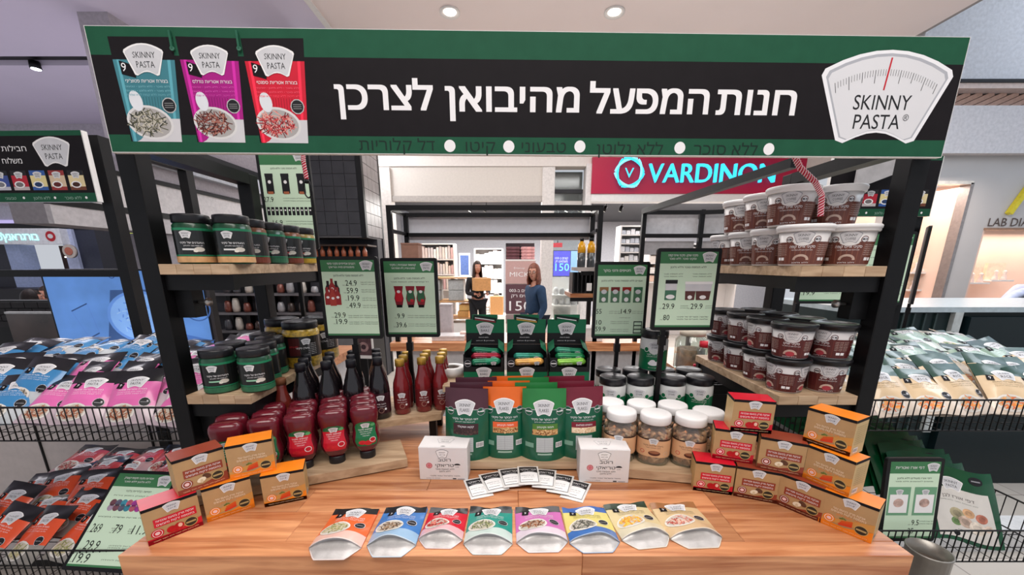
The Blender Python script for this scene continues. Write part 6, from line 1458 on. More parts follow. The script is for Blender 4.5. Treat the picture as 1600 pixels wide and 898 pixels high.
RP = Proto(ricepack); RPG = Proto(lambda: ricepack(True))
p = PY(1524, 850, 1.03); R = random.Random(2)
for i in range(14):
    (RP if i == 0 else RPG).put((p.x + .005 - i * .013 + R.uniform(-.006, .006), 1.055 + i * .030, H - .872 + i * .0135), 0, 'green rice paper pack, %s' % ('foremost, white label with food picture showing' if i == 0 else '%s behind the foremost in the lower right basket' % (ORD[i - 1] if i < 13 else 'last')), rot=(1.02 - .02 * i, R.uniform(-.06, .06), -.10 + R.uniform(-.10, .10)))
for i in range(6):
    RPG.put((1.10 + R.uniform(-.01, .01), 1.27 + i * .04, H - .83 + i * .012), 0, 'green rice paper pack left of the main file, %s back' % ORD[i], rot=(.95, 0, R.uniform(-.1, .1)))
def art7(A_, w_, h_):
    A_.text(heb('דפי אורז ואטריות'), -w_ * .1, h_ * .875, .009, BW, fit=w_ * .5, L=4); A_.text(heb('דפי אורז מעולים ללא גלוטן'), 0, h_ * .755, .0055, PT, fit=w_ * .6, L=3); A_.text(heb('מתאים לטבעונים וללא סוכר'), 0, h_ * .72, .004, PT2, fit=w_ * .66, L=3, res=1)
    for x in (-.04, .04): A_.rect(x - .034, x + .034, h_ * .32, h_ * .66, mat((110, 160, 126), .4, 0, 0), 4).rect(x - .028, x + .028, h_ * .35, h_ * .57, WHITEP, 5).ell(x, h_ * .47, .016, .014, mat((190, 160, 150), .4, 0, .3, 60), 6).logo(x, h_ * .60, .024, 'PASTA', 6)
    prices(A_, [('9.5', .55, .20), ('25', .50, .10)], w_, h_)
    for v in (.24, .21, .13): A_.text(heb('דפי אורז ליחידה'), w_ * .44, h_ * v, .0036, PT2, al='r', fit=w_ * .25, L=3, res=1)
def art8(A_, w_, h_):
    head2(A_, w_, h_, 'אטריות סקיני מקמח קונג׳ק', 'ללא גלוטן ללא סוכר'); A_.text(heb('חמישה קלוריות בלבד'), 0, h_ * .765, .006, PT, fit=w_ * .4, L=3); A_.text(heb('אטריות קונג׳ק במגוון צורות'), 0, h_ * .72, .004, PT2, fit=w_ * .7, L=3, res=1)
    for i in range(8):
        for k in range(2): A_.ell(-.066 + i * .019, h_ * (.60 + .05 * k), .011, .011, mat([(150, 130, 150), (110, 70, 80), (90, 90, 110), (60, 130, 150), (180, 90, 110), (150, 60, 140)][(i + k) % 6], .4, 0, .2, 60), 3 + i * .1, 12)
    A_.text(heb('ליחידה אריזת שישייה במבצע'), 0, h_ * .50, .004, PT, fit=w_ * .8, L=3, bold=.02, res=1)
    prices(A_, [('269', .10, .35), ('79', .44, .35), ('11.9', .72, .35), ('29.9', .14, .19), ('19.9', .10, .07)], w_, h_, .026, 1.15)
    for u, v in ((.10, .39), (.12, .37), (.36, .39), (.36, .37)): A_.text(heb('יחידות'), w_ * (u - .16), h_ * v, .0036, PT, fit=w_ * .08, L=3, res=1)
    for v in (.23, .21, .10): A_.text(heb('אטריות ליחידה'), w_ * .40, h_ * v, .0036, PT2, al='r', fit=w_ * .4, L=3, res=1)
price_sign('large tilted mint price sign by the counter left end, price 269', .225, .30, art8, (-1.245, .965, H - .895), 0, rot=(-.80, 0, -.07))
price_sign('mint price sign beside the rice paper packs at lower right', .175, .27, art7, (1.232, 1.035, H - .842), 0, rot=(-.12, 0, .0))
t = T('tin_can', 'open grey tin beside the right end of the counter', 'tin', PY(1438, 905, .95)); t.location.z = 0
zt_ = PY(1438, 860, .95).z
MB().lathe([(.05, .0), (.05, zt_), (.052, zt_), (.052, zt_ + .004), (.048, zt_ + .004), (.048, zt_ - .05)], mat((150, 146, 140), .35, .6), 24, cap=False).build('tin_body', t); MB().lathe([(.0001, zt_ - .04), (.048, zt_ - .04)], mat((90, 80, 72), .6), 20, cap=False).build('contents', t)
# wire side panels under the side shelves
for s, lab in ((-1, 'black wire grid panel hanging under the left shelves'), (1, 'black wire grid panel hanging under the right shelves')):
    t = T('grid_rack', lab, 'wire panel', (s * .90, 0, 0)); g = MB()
    MB().tube([(0, 1.05, H - .39), (0, 1.42, H - .39), (0, 1.42, H - .565), (0, 1.05, H - .565)], .003, BLACKM, 5, closed=True).build('panel_frame', t)
    for j in range(18): g.tube([(0, 1.05 + j * .0215, H - .565), (0, 1.05 + j * .0215, H - .39)], .0016, BLACKM, 4)
    o = g.build('wire_mesh', t); o['kind'] = 'stuff'
# neighbour cabinets beyond the baskets
t = T('cabinet', 'pale grey cabinet of the neighbouring stand behind the left baskets', 'cabinet', (0, 0, 0))
MB().box(-3.6, -1.20, 1.72, 2.28, .06, H - .66, mat((190, 182, 180), .5, 0, .03)).build('body', t)
for x in (-1.75, -2.3, -2.85): MB().box(x, x + .006, 1.712, 1.7195, .06, H - .66, BLACK).build('door_gap', t)
MB().box(-3.6, -1.2, 1.74, 2.28, 0, .0595, BLACK).build('plinth', t); MB().box(-1.5, -1.47, 1.70, 1.7195, H - .80, H - .72, mat((220, 214, 210), .4)).build('handle', t)
# right dark green kiosk
TE = mat((16, 34, 36), .45, 0, .06, 6, name='dark_teal_panel')
t = T('service_kiosk', 'dark green service kiosk with pale worktop at right', 'kiosk', (0, 2.6, 0))
k0, k1 = PY(1380, 490, 2.6).x, PY(1484, 495, 2.6).x; zk = PY(1440, 487, 2.6).z
MB().box(k0 - .3, 7, 0, .7, 0, zk, TE).build('body', t)
MB().box(k0 - .3, 7, -.03, .7, zk, zk + .035, mat((176, 190, 196), .3, .2)).build('worktop', t)
for i in range(7): MB().box(k0 - .1 + i * .075, k0 - .1 + i * .075 + .012, -.012, 0, .05, zk - .01, mat((46, 62, 62), .4)).build('slat', t)
zq = PY(1490, 500, 2.55).z
MB().box(k1 + .0, k1 + .055, -.03, 0, .4, zk, mat((190, 196, 196), .4, .2)).build('metal_post', t)
for i in range(4): MB().box(k1 - .001, k1 + .056, -.034, -.0305, zk - .20 - i * .085, zk - .165 - i * .085, BLACK).build('post_band', t)
MB().box(k1 + .09, 7, -.05, 0, 0, zk - .03, mat((10, 26, 30), .35, 0, .04)).build('front_panel', t)
MB().box(1.5, 7, -.75, -.62, 0, .14, mat((206, 206, 206), .5)).build('floor_kerb', t)

# dark coffee-bar cabinet seen between the left shelves
CB = mat((50, 50, 56), .4, 0, .15, 6); CG = mat((96, 94, 98), .35, 0, .2, 10, coat=.3)
t = T('bar_cabinet', 'dark bar cabinet with black frames behind the left shelves', 'cabinet', (0, 3.3, 0))
a_, b_ = PY(338, 430, 3.3), PY(506, 430, 3.3)
MB().box(a_.x - .25, b_.x, .1, .5, 0, PY(400, 425, 3.3).z, CB).build('body', t)
for i, px in enumerate((345, 372, 398, 414, 440, 470, 500)):
    x = PY(px, 450, 3.3).x; MB().box(x, x + .035, .04, .099, 0, PY(400, 425, 3.3).z, BLACKM).build('upright', t)
for py in (462, 492, 520): z = PY(400, py, 3.3).z; MB().box(a_.x - .25, b_.x, .0, .099, z, z + .02, CG).build('ledge', t)
R = random.Random(12)
for r_, py in enumerate((462, 492, 520)):
    for i in range(9):
        px = 350 + i * 17 + R.uniform(-3, 3); p = PY(px, py, 3.28); h_ = R.uniform(.05, .12); c = R.choice([(150, 150, 154), (110, 60, 50), (70, 70, 76), (190, 184, 176), (60, 48, 44)])
        o = MB().lathe([(.028, 0), (.032, h_ * .3), (.026, h_ * .8), (.018, h_)], mat(c, .25, .2, .1, coat=.5), 12).build('cup', None, (p.x, 3.335, p.z + .0205)); tag(o, 'small %s cup, %s from left on the %s ledge of the dark bar cabinet' % (dict([((150, 150, 154), 'silver'), ((110, 60, 50), 'rust'), ((70, 70, 76), 'grey'), ((190, 184, 176), 'cream'), ((60, 48, 44), 'brown')])[c], ORD[i], ('top', 'middle', 'bottom')[r_]), 'cup', 'cups on the dark bar cabinet')
# ================================================================ SHOP INTERIOR
def sx(px, y): return PY(px, 450, y).x
def sz(py, y): return PY(800, py, y).z
SHW = mat((236, 232, 230), .5, 0, .02, 3); LINEN = [mat(c, .75, 0, .05, 12, .2) for c in ((238, 232, 226), (230, 220, 212), (240, 236, 234), (224, 206, 200), (214, 206, 206), (228, 190, 190))]
def shelving(lab, px0, px1, py0, py1, y, nrow, ncol, items, itemlab, seed=1, d_=.35, itemname='folded_linen', cat='linen', hfrac=(.6, .95)):
    x0, x1, z1, z0 = sx(px0, y), sx(px1, y), sz(py0, y), sz(py1, y)
    t = T('shelf_unit', lab, 'shelf', (0, y, 0)); th = .025
    MB().box(x0, x1, d_, d_ + .02, 0, z1, SHW).build('back_panel', t)
    for x in (x0, x1 - .03): MB().box(x, x + .03, 0, d_, 0, z1, SHW).build('side_panel', t)
    R = random.Random(seed); hs = (z1 - z0) / nrow
    for r_ in range(nrow + 1): MB().box(x0 + .03, x1 - .03, 0, d_, z0 + r_ * hs - th, z0 + r_ * hs, SHW).build('shelf_board', t)
    for r_ in range(nrow):
        w_ = (x1 - x0 - .06) / ncol
        for c in range(ncol):
            h_ = (hs - th) * R.uniform(*hfrac); xx = x0 + .03 + c * w_
            o = MB().box(.004, w_ - .004, .02, d_ - .03, 0, h_, R.choice(items)).build(itemname, None, (xx, y, z0 + r_ * hs + .0003), bevel=.012 if w_ > .06 else .006, seg=1)
            tag(o, itemlab, cat, itemlab.split(' on ')[0] + ' group')
shelving('white shelf unit with folded bedding at the shop back, centre left', 742, 786, 388, 478, 10.2, 4, 6, LINEN, 'folded pale bedding pack on the shelf beside the kraft bag', 2)
shelving('tall white shelf unit crowded with towels at the shop left', 655, 712, 380, 452, 8.4, 3, 12, LINEN, 'folded white or pink towel on the crowded left shelf', 3)
t = T('poster_frame', 'small framed blue and white notice on the shop wall', 'poster', (sx(727, 9.5), 9.5, sz(432, 9.5)))
MB().box(-.13, .13, 0, .03, 0, .55, WHITE).build('frame', t); MB().box(-.10, .10, -.004, -.001, .04, .5, mat((70, 90, 140), .5, 0, .1)).build('print', t); MB().box(-.03, .03, .031, .06, -(sz(432, 9.5)), .1, SHW).build('stand', t)
# table with grey baskets and pale boxes
t = T('shop_table', 'wooden framed display table with grey baskets in the shop', 'table', (0, 7.6, 0)); WD = mat((206, 160, 116), .5, 0, .1, 8)
x0, x1, zt_ = sx(655, 7.6), sx(741, 7.6), sz(433, 7.6)
MB().box(x0, x1, 0, .5, zt_ - .03, zt_, WD).build('top', t); MB().box(x0, x1, 0, .5, sz(470, 7.6) - .03, sz(470, 7.6), WD).build('shelf', t); MB().box(x0, x1, 0, .5, sz(496, 7.6) - .03, sz(496, 7.6), WD).build('shelf', t)
for x in (x0, x1 - .05): MB().box(x, x + .05, 0, .05, 0, zt_ - .03, WD).build('leg', t)
MB().box(x0, x1, .05, .5, .0, sz(505, 7.6), SHW).build('plinth', t)
for i, (px, w_) in enumerate(((676, .26), (712, .30))):
    for k in range(2):
        o = MB().box(-w_ / 2, w_ / 2, .04, .4, 0, .20, mat((176, 178, 178), .7, 0, .08)).build('fabric_basket', None, (sx(px, 7.6), 7.6, sz(470, 7.6) + .0005 + k * .205), bevel=.01, seg=1)
        tag(o, 'grey fabric basket in the shop table, %s %s' % (('left', 'right')[i], ('lower', 'upper')[k]), 'basket')
for i, (px, c) in enumerate(((684, (206, 150, 160)), (722, (214, 160, 96)), (733, (226, 180, 110)))):
    o = MB().box(-.11, .11, .04, .4, 0, .12, mat(c, .6, 0, .05)).build('gift_box', None, (sx(px, 7.6) - (.1 if i == 2 else 0), 7.6, sz(496, 7.6) + .0005 + (.13 if i == 2 else 0)), bevel=.008, seg=1); tag(o, 'small %s gift box low on the shop table' % ('pink', 'tan', 'golden')[i], 'box')
# kraft bag
t = T('paper_bag', 'square brown kraft bag standing in front of white shelves', 'bag', (sx(776, 8.8), 8.8, sz(491, 8.8)))
MB().box(-.15, .15, -.1, .1, 0, .42, mat((196, 146, 96), .7, 0, .04)).build('bag_body', t, bevel=.01, seg=1); MB().tube([(-.06, -.1, .42), (-.05, -.1, .47), (.05, -.1, .47), (.06, -.1, .42)], .006, WHITE, 5).build('handle', t)
t2 = T('plinth', 'white plinth carrying the kraft bag', 'plinth', (sx(776, 8.8), 8.8, 0)); MB().box(-.4, .22, -.2, .3, 0, sz(491, 8.8) - .0005, SHW).build('body', t2)
for k in range(4):
    o = MB().box(-.10, .10, -.1, .1, 0, .05, LINEN[k % 4]).build('folded_linen', None, (sx(776, 8.8) - .27, 8.8, sz(491, 8.8) + .0002 + k * .053), bevel=.012, seg=1); tag(o, 'folded white linen stacked left of the kraft bag, %s from the bottom' % ORD[k], 'linen')
# promotional column
py_ = 7.4; x0, x1 = sx(790, py_), sx(836, py_)
t = T('promo_display', 'pink and plum promotional column under a bedding shelf', 'display', (0, py_, 0)); PKK = mat((196, 160, 156), .6, 0, .02); PLM = mat((96, 66, 74), .6, 0, .02)
MB().box(x0, x1, 0, .4, 0, sz(407, py_), mat((206, 196, 190), .5)).build('column', t)
MB().box(x0, x1, -.01, 0, sz(443, py_), sz(408, py_), PKK).build('pink_panel', t); MB().box(x0, x1, -.01, 0, sz(490, py_), sz(444, py_), PLM).build('plum_panel', t)
MB().box(x0, (x0 + x1) / 2 - .005, -.01, 0, sz(505, py_), sz(492, py_), mat((150, 130, 130), .6)).build('small_panel', t)
cx = (x0 + x1) / 2; A_ = Art(); hpx = sz(430, py_) - sz(436, py_)
A_.text('Disney', cx - .02, sz(420, py_), hpx * .5, BW, fit=.2, L=1, res=1); A_.text('MICKEY', cx + .07, sz(432, py_), hpx * 1.2, BW, fit=.54, L=1, bold=.02, res=2)
A_.text(heb('שניים ב-300'), cx, sz(456, py_), hpx * .8, BW, fit=.42, L=1, bold=.02, res=2); A_.text(heb('ימים רק'), cx, sz(464, py_), hpx * .8, BW, fit=.34, L=1, bold=.02, res=2); A_.text('150', cx, sz(485, py_), hpx * 2.6, BW, fit=.42, L=1, bold=.02, res=2)
g = MB(); A_.emit(g, front(-.01), step=.002); g.build('lettering', t)
MB().box(x0, x1, 0, .4, sz(407, py_) + .0, sz(406, py_) + .01, SHW).build('shelf_board', t); MB().box(x0, x1, .4, .42, sz(407, py_) + .01, sz(378, py_), mat((60, 56, 60), .6)).build('back_panel', t)
for i in range(2):
    for k in range(4):
        o = MB().box(-.13, .13, .05, .35, 0, .055, mat(((110, 70, 76), (216, 160, 160))[i], .75, 0, .15, 20)).build('folded_quilt', None, (cx - .14 + i * .28, py_, sz(406, py_) + .0105 + k * .058), bevel=.014, seg=1); tag(o, 'folded %s quilt above the promotional column, %s from the bottom' % (('plum', 'pink')[i], ORD[k]), 'quilt')
# purple screen and pots
t = T('promo_screen', 'glowing violet screen with white number 150 in the shop', 'screen', (0, 8.6, 0)); x0, x1 = sx(863, 8.6), sx(903, 8.6)
MB().box(x0, x1, 0, .04, sz(432, 8.6), sz(391, 8.6), BLACK).build('housing', t); MB().box(x0 + .01, x1 - .19, -.006, -.001, sz(431, 8.6), sz(392, 8.6), mat((84, 80, 210), .5, 0, .04, em=.8)).build('violet_half', t); MB().box(x1 - .18, x1 - .01, -.006, -.001, sz(431, 8.6), sz(392, 8.6), mat((150, 190, 236), .5, 0, .04, em=.8)).build('blue_half', t)
A_ = Art(); cx = sx(876, 8.6); NW = mat((240, 246, 255), .5, 0, 0, em=1); A_.text('150', cx + .02, sz(423, 8.6), .16, mat((130, 236, 240), .5, 0, 0, em=1.2), fit=.30, L=1, bold=.03); A_.text(heb('קונים ב-300'), cx, sz(405, 8.6), .05, NW, fit=.28, L=1, res=1); A_.text(heb('משלמים רק'), cx, sz(410, 8.6), .05, NW, fit=.26, L=1, res=1)
g = MB(); A_.emit(g, front(-.006), step=.002); g.build('lettering', t); MB().box(x0 + .2, x0 + .3, .041, .08, 0, sz(400, 8.6), SHW).build('stand', t)
t = T('shop_sign', 'small red sign above the violet screen', 'sign', (sx(870, 8.6), 8.65, sz(386, 8.6))); MB().box(-.1, .1, 0, .02, 0, .09, RED).build('plate', t); MB().box(-.01, .01, .021, .04, 0, 2.8 - sz(386, 8.6), BLACK).build('hanger', t)
t = T('shelf_unit', 'low white shelf with pale pots under the violet screen', 'shelf', (0, 8.0, 0)); x0, x1 = sx(864, 8.0), sx(912, 8.0)
for py__ in (462, 478): MB().box(x0, x1, 0, .35, sz(py__, 8), sz(py__, 8) + .02, SHW).build('shelf_board', t)
MB().box(x0, x1, .36, .38, 0, sz(434, 8), SHW).build('back_panel', t); MB().box(x0, x1, 0, .35, 0, sz(500, 8), SHW).build('plinth', t)
R = random.Random(6)
for r_, py__ in enumerate((462, 478)):
    for i in range(5):
        h_ = R.uniform(.10, .16); m = mat(R.choice([(190, 186, 186), (214, 210, 208), (150, 146, 146), (226, 224, 222)]), .5)
        o = MB().lathe([(.04, 0), (.055, .02), (.05, h_ * .7), (.03, h_)], m, 14).build('pot', None, (x0 + .08 + i * .125, 8.15, sz(py__, 8) + .0205)); tag(o, 'pale ceramic pot, %s from left on the %s shelf under the screen' % (ORD[i], ('upper', 'lower')[r_]), 'pot')
t = T('fabric_hamper', 'grey open fabric hamper on the shop floor by the white column', 'hamper', (sx(879, 7.6), 7.6, sz(506, 7.6)))
MB().lathe([(.15, 0), (.17, .24), (.18, .36), (.15, .35), (.13, .1)], mat((176, 166, 158), .8, 0, .1, 20), 16, cap=False, sy=.7).build('hamper_body', t); MB().box(-.25, .25, -.2, .25, -(sz(506, 7.6)), -.0005, SHW).build('plinth', t)
shelving('tall white display wall of small goods right of the grey column', 964, 1003, 352, 420, 8.2, 5, 5, [mat(c, .6) for c in ((236, 236, 240), (220, 222, 228), (200, 204, 214), (240, 238, 234))], 'small white packet on the tall display wall', 11, itemname='packet', cat='packet', hfrac=(.35, .8))
shelving('wide bright shelf unit behind the right price sign', 1010, 1150, 380, 440, 8.4, 4, 14, LINEN[:5] + [mat((236, 200, 180), .7)], 'folded bedding on the wide bright shelf unit', 12)
MBx = mat((214, 216, 224), .5, em=.25)
t = T('light_wall', 'glowing white shelf bay seen behind the left pier', 'shelf', (0, 8.3, 0)); x0, x1 = sx(590, 8.3) - .3, sx(612, 8.3) + .1
MB().box(x0, x1, 0, .04, 0, sz(372, 8.3), SHW).build('back_panel', t)
for k in range(5): MB().box(x0, x1, -.25, 0, sz(385 + k * 20, 8.3), sz(385 + k * 20, 8.3) + .02, WALLG).build('shelf_board', t)
# dark strip lights and spots under the shop ceiling
for i, px in enumerate((737, 760, 888, 908, 925, 947, 972)):
    p = PY(px, 322, 7.6); t = T('track_spotlight', 'black track spotlight in the shop ceiling, %s from left' % ORD[i], 'spotlight', p)
    MB().lathe([(.03, 0), (.035, -.10), (.03, -.10)], BLACK, 12, M=Matrix.Rotation(.4, 4, 'Y')).build('housing', t); MB().lathe([(.0001, -.101), (.028, -.101)], mat((255, 250, 240), .5, 0, 0, em=9 if i in (0, 2, 4) else .3), 10, M=Matrix.Rotation(.4, 4, 'Y')).build('lens', t); MB().box(-.006, .006, -.006, .006, 0, 2.80 - p.z, BLACK).build('stem', t)

# ================================================================ PEOPLE
def skin(name, parent, pts, edges, m, sub=2, root=0):
    me = bpy.data.meshes.new(name); me.from_pydata([p[:3] for p in pts], edges, []); me.materials.append(m)
    o = bpy.data.objects.new(name, me); COL.objects.link(o); o.parent = parent
    s = o.modifiers.new('skin', 'SKIN'); s.use_smooth_shade = True; d = o.modifiers.new('smooth', 'SUBSURF'); d.levels = sub; d.render_levels = sub
    for i, p in enumerate(pts):
        sv = me.skin_vertices[0].data[i]; r = p[3]; sv.radius = r if isinstance(r, tuple) else (r, r); sv.use_root = (i == root)
    return o
SKN = mat((206, 150, 128), .55, 0, .04, 20, name='skin')
def hand(parent, base, d, m=SKN, side=1, k=1.0):
    base = Vector(base); d = Vector(d).normalized(); s = d.cross(Vector((0, 1, 0)));
    if s.length < .1: s = Vector((1, 0, 0))
    s.normalize(); n = s.cross(d); P = [(*base, .022 * k), (*(base + d * .045 * k), (.034 * k, .016 * k)), (*(base + d * .08 * k), (.034 * k, .014 * k))]; E = [(0, 1), (1, 2)]
    skin('palm', parent, P, E, m, 1)
    for i, L_ in enumerate((.062, .072, .068, .054)):
        q = base + d * .078 * k + s * (i - 1.5) * .017 * k
        skin('finger', parent, [(*q, .0085 * k), (*(q + d * L_ * .55 * k), .0080 * k), (*(q + d * L_ * .95 * k - n * .012 * side), .007 * k)], [(0, 1), (1, 2)], m, 1)
    q = base + d * .03 * k - s * .022 * k
    skin('thumb', parent, [(*q, .011 * k), (*(q - s * .018 * k + d * .025 * k), .010 * k), (*(q - s * .022 * k + d * .055 * k), .008 * k)], [(0, 1), (1, 2)], m, 1)
def person(lab, loc, rz, ht, top, pants, hair, headturn=0, arms=None, seated=False, glasses=False, hairlen=.2, shoes=(40, 36, 36), slim=1.0):
    k = ht / 1.66; t = T('person', lab, 'person', loc, rz); V_ = lambda x, y, z: (x * k, y * k, z * k)
    dz = -.44 if seated else 0
    J = dict(pel=(0, 0, .93 + dz), sp=(0, .01, 1.08 + dz), ch=(0, .0, 1.26 + dz), nk=(0, .005, 1.40 + dz), hb=(0, -.005, 1.46 + dz))
    for s, n in ((-1, 'l'), (1, 'r')):
        J['sh' + n] = (s * .165, 0, 1.335 + dz); J['hp' + n] = (s * .085, 0, .88 + dz)
        if seated: J['kn' + n] = (s * .10, -.42, .50); J['an' + n] = (s * .10, -.40, .09); J['to' + n] = (s * .10, -.54, .04)
        else: J['kn' + n] = (s * .095, -.015, .49); J['an' + n] = (s * .095, .02, .09); J['to' + n] = (s * .10, -.12, .035)
        el, wr = (arms or {}).get(n, ((s * .215, .03, 1.07 + dz), (s * .215, -.05, .84 + dz))); J['el' + n] = el; J['wr' + n] = wr
    names = ['pel', 'sp', 'ch', 'nk', 'hb', 'shl', 'ell', 'wrl', 'shr', 'elr', 'wrr', 'hpl', 'knl', 'anl', 'tol', 'hpr', 'knr', 'anr', 'tor']; ix = {n: i for i, n in enumerate(names)}
    rad = dict(pel=.11, sp=.10, ch=.115, nk=.048, hb=.05, sh=.058, el=.040, wr=.026, hp=.082, kn=.055, an=.036, to=.03)
    ed = [('pel', 'sp'), ('sp', 'ch'), ('ch', 'nk'), ('nk', 'hb')] + [(a + n, b + n) for n in 'lr' for a, b in (('sh', 'el'), ('el', 'wr'), ('hp', 'kn'), ('kn', 'an'), ('an', 'to'))] + [('ch', 'shl'), ('ch', 'shr'), ('pel', 'hpl'), ('pel', 'hpr')]
    def R_(n): return rad.get(n, rad.get(n[:2], .05)) * k * slim
    skin('body', t, [(*V_(*J[n]), R_(n) * .9) for n in names], [(ix[a], ix[b]) for a, b in ed], SKN, 2)
    up = ['pel', 'sp', 'ch', 'shl', 'ell', 'wrl', 'shr', 'elr', 'wrr']; ui = {n: i for i, n in enumerate(up)}
    tm = mat(top, .8, 0, .08, 20, .2)
    def lerp(a, b, f): return tuple(a[i] + (b[i] - a[i]) * f for i in range(3))
    skin('jacket', t, [(*V_(*(lerp(J[n[:2] + 'X'], J[n], 1) if 0 else (J[n] if n[:2] != 'wr' else lerp(J['el' + n[2]], J[n], .93)))), (R_(n) * (1.22 if n[:2] in ('pe', 'sp', 'ch') else 1.25), R_(n) * 1.12)) for n in up] , [(ui[a], ui[b]) for a, b in (('pel', 'sp'), ('sp', 'ch'), ('ch', 'shl'), ('shl', 'ell'), ('ell', 'wrl'), ('ch', 'shr'), ('shr', 'elr'), ('elr', 'wrr'))], tm, 2)
    lo = ['pel', 'hpl', 'knl', 'anl', 'hpr', 'knr', 'anr']; li = {n: i for i, n in enumerate(lo)}
    skin('trousers', t, [(*V_(*J[n]), R_(n) * 1.18) for n in lo], [(li[a], li[b]) for a, b in (('pel', 'hpl'), ('hpl', 'knl'), ('knl', 'anl'), ('pel', 'hpr'), ('hpr', 'knr'), ('knr', 'anr'))], mat(pants, .8, 0, .06, 20), 2)
    for n in 'lr':
        a, b = Vector(J['an' + n]), Vector(J['to' + n])
        skin('shoe', t, [(*(V_(a.x, a.y + .03, .045)), .04 * k), (*V_(*((a + b) / 2 + Vector((0, 0, -.015)))), .04 * k), (*V_(b.x, b.y - .02, .035), ) + (.032 * k,)], [(0, 1), (1, 2)], mat(shoes, .5), 1)
        d = Vector(J['wr' + n]) - Vector(J['el' + n]); hand(t, V_(*J['wr' + n]), d, side=1, k=k)
    # head
    hd = bpy.data.objects.new('head', None); hm = MB()
    def hs(u, v):
        th = PI * v; ph = 2 * PI * u; x, y, z = math.sin(th) * math.sin(ph), -math.sin(th) * math.cos(ph), math.cos(th)
        w_ = 1 - .22 * max(0, -z) ** 1.5; fy = y * (1.0 if y < 0 else 1.08)
        return (x * .074 * w_ * k, fy * .092 * (1 - .10 * max(0, -z)) * k, z * .115 * k)
    hm.grid(hs, 24, 18, SKN, flip=True)
    hm.lathe([(.012, .0), (.010, .02), (.004, .045), (.0001, .05)], SKN, 8, .8, 1.5, M=Matrix.Translation((0, -.092 * k, -.022 * k)) @ Matrix.Scale(k, 4))
    for s in (-1, 1): hm.lathe([(.003, -.03), (.014, -.012), (.017, .01), (.006, .03)], SKN, 8, .4, 1, M=Matrix.Translation((s * .075 * k, .005 * k, 0)))
    ho = hm.build('head', t, V_(*(Vector(J['hb']) + Vector((0, -.018, .095)))), (0, 0, headturn))
    EYE = mat((240, 238, 236), .3, 0, 0); IR = mat((50, 34, 26), .3, 0, 0); LP = mat((170, 84, 80), .5, 0, 0); g = MB()
    for s in (-1, 1):
        g.lathe([(.0001, -.008), (.009, 0), (.0001, .008)], EYE, 10, 1.3, .6, M=Matrix.Translation((s * .03 * k, -.083 * k, .008 * k))); g.lathe([(.0001, -.004), (.0048, 0), (.0001, .004)], IR, 8, 1, .8, M=Matrix.Translation((s * .03 * k, -.0885 * k, .008 * k)))
        g.box(s * .03 * k - .014, s * .03 * k + .014, -.090 * k, -.084 * k, .026 * k, .030 * k, mat(hair, .7))
    g.build('eyes', ho); MB().lathe([(.0001, -.006), (.02, 0), (.0001, .006)], LP, 10, 1, .35, M=Matrix.Translation((0, -.083 * k, -.052 * k))).build('mouth', ho)
    if glasses:
        g = MB()
        for s in (-1, 1): g.tube([(s * .031 * k + .022 * math.cos(a), -.096 * k, .008 * k + .016 * math.sin(a)) for a in [i * PI / 6 for i in range(12)]], .0022, BLACK, 5, closed=True); g.tube([(s * .053 * k, -.096 * k, .012 * k), (s * .076 * k, -.01 * k, .012 * k)], .002, BLACK, 4)
        g.tube([(-.010, -.097 * k, .01 * k), (.010, -.097 * k, .01 * k)], .002, BLACK, 4); g.build('glasses', ho)
    HM = mat(hair, .55, 0, .25, 40, .5)
    def hr(u, v):
        ph = PI * .26 + 2 * PI * .74 * u; top = v < .5
        th = PI * min(v * 1.0, .5) ; R0 = 1.13 + .03 * math.sin(u * 40) * v
        x, y, z = math.sin(th) * math.sin(ph), -math.sin(th) * math.cos(ph), math.cos(th)
        dzz = -(max(0, v - .5) * 2) * hairlen * k; fl = 1 + max(0, v - .5) * .5 - max(0, v - .8) * 1.2
        return (x * .078 * R0 * k * fl, y * .096 * R0 * k * fl + .004, z * .118 * R0 * k + dzz)
    o = MB().grid(hr, 30, 20, HM, flip=True).build('hair', ho); sd = o.modifiers.new('thick', 'SOLIDIFY'); sd.thickness = .018 * k; sd.offset = -1
    MB().grid(lambda u, v: (lambda ph, th: (math.sin(th) * math.sin(ph) * .084 * k, -math.sin(th) * math.cos(ph) * .103 * k + .004, math.cos(th) * .127 * k))(2 * PI * u, PI * .33 * v), 20, 6, HM, flip=True).build('fringe', ho)
    return t
wp = PY(834, 450, 5.2)
person('standing woman in blue denim jacket with auburn shoulder-length hair and glasses', (wp.x + .02, 5.2, 0), -1.15, 1.57, (38, 60, 88), (34, 38, 56), (112, 62, 46), headturn=.75, glasses=True, hairlen=.17, slim=1.12,
       arms={'l': ((-.225, .03, 1.08), (-.215, -.06, .84)), 'r': ((.215, .03, 1.07), (.20, -.10, .86))})
q = PY(746, 450, 7.3)
t = person('woman with long dark hair in black holding a kraft box in the shop', (q.x, 7.3, 0), .35, 1.62, (34, 32, 34), (30, 30, 34), (50, 32, 26), headturn=-.1, hairlen=.26, arms={'l': ((-.21, -.03, 1.08), (-.10, -.26, 1.08)), 'r': ((.21, -.03, 1.08), (.12, -.26, 1.08))})
o = MB().box(-.14, .14, -.12, .12, 0, .22, mat((206, 150, 96), .7)).build('kraft_box', None, (q.x + .10, 7.0, 1.12), (0, 0, .35)); tag(o, 'kraft box held by the dark-haired woman in the shop', 'box')
def local(o, rz, pts): return tuple(tuple(Matrix.Rotation(-rz, 3, 'Z') @ (Vector(p) - Vector(o))) for p in pts)
o_ = Vector((PY(1638, 440, 3.75).x, 3.75, 0)); k_ = 1.70 / 1.66
ar = local(o_, -.9, (PY(1592, 458, 3.5), PY(1560, 476, 3.38)))
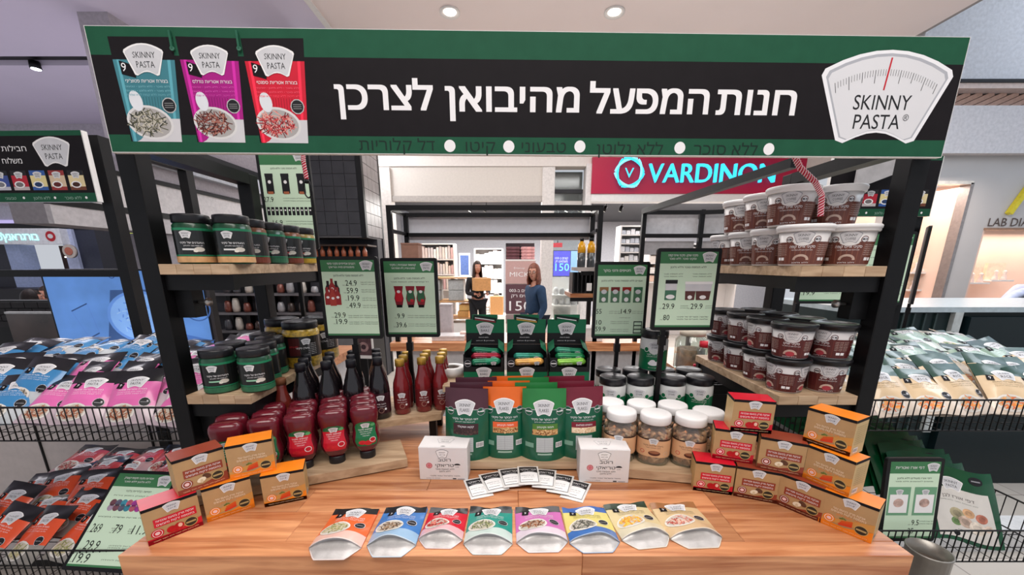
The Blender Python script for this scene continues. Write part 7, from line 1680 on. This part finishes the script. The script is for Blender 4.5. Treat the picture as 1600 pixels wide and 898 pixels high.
person('man in pale blue shirt leaning an arm on the worktop at right edge', o_, -.9, 1.66, (196, 200, 222), (40, 44, 60), (60, 40, 34), hairlen=.03, arms={'r': ar, 'l': ((-.26, -.12, 1.10), (-.30, -.30, 1.12))})
o_ = Vector((PY(1690, 470, 3.45).x, 3.48, 0)); ar = local(o_, -.4, (PY(1622, 492, 3.12), PY(1572, 488, 2.98)))
person('person in black top resting a bare forearm on the dark kiosk', o_, -.4, 1.66, (28, 28, 32), (34, 34, 40), (40, 30, 28), hairlen=.03, arms={'l': ar, 'r': ((.24, -.10, 1.12), (.26, -.30, 1.20))})
q = PY(44, 455, 5.2)
t = person('diner in white shirt seated at a table at far left', (q.x, 5.2, .0), 2.2, 1.68, (226, 218, 222), (36, 36, 44), (36, 28, 26), hairlen=.05, seated=True, arms={'l': ((-.22, -.10, .66), (-.10, -.32, .74)), 'r': ((.22, -.10, .66), (.10, -.32, .74))})
t = T('dining_table', 'dark round dining table beside the white-shirted diner', 'table', (q.x + .55, 5.45, 0)); MB().lathe([(.38, .70), (.40, .71), (.40, .73), (.38, .735)], mat((70, 50, 44), .4), 28).build('table_top', t); MB().lathe([(.03, .02), (.03, .70)], BLACKM, 12).build('pedestal', t); MB().lathe([(.24, 0), (.24, .015), (.05, .02)], BLACKM, 20).build('base', t)
def chair():
    t = T('dining_chair', '', 'chair'); m = mat((46, 34, 32), .5)
    MB().box(-.2, .2, -.2, .2, .43, .46, m).build('seat', t); MB().box(-.2, .2, .18, .2, .62, .84, m).build('backrest', t)
    for x in (-.19, .165):
        for y in (-.19, .175): MB().box(x, x + .025, y, y + .025, 0, .43 if y < 0 else .84, BLACKM).build('leg', t)
    return t
CH = Proto(chair); CH.put((q.x - .01, 5.22, 0), 2.2, 'dark dining chair under the white-shirted diner'); CH.put((q.x + 1.1, 5.5, 0), -1.3, 'empty dark dining chair right of the round table'); CH.put((q.x + .5, 6.1, 0), .2, 'empty dark dining chair beyond the round table')
q = PY(75, 450, 6.0)
person('second diner in dark clothes seated beyond the round table', (q.x, 6.0, .0), -.2, 1.68, (120, 110, 126), (36, 36, 44), (46, 34, 30), hairlen=.05, seated=True, arms={'l': ((-.22, -.10, .66), (-.10, -.32, .74)), 'r': ((.22, -.10, .66), (.10, -.32, .74))})
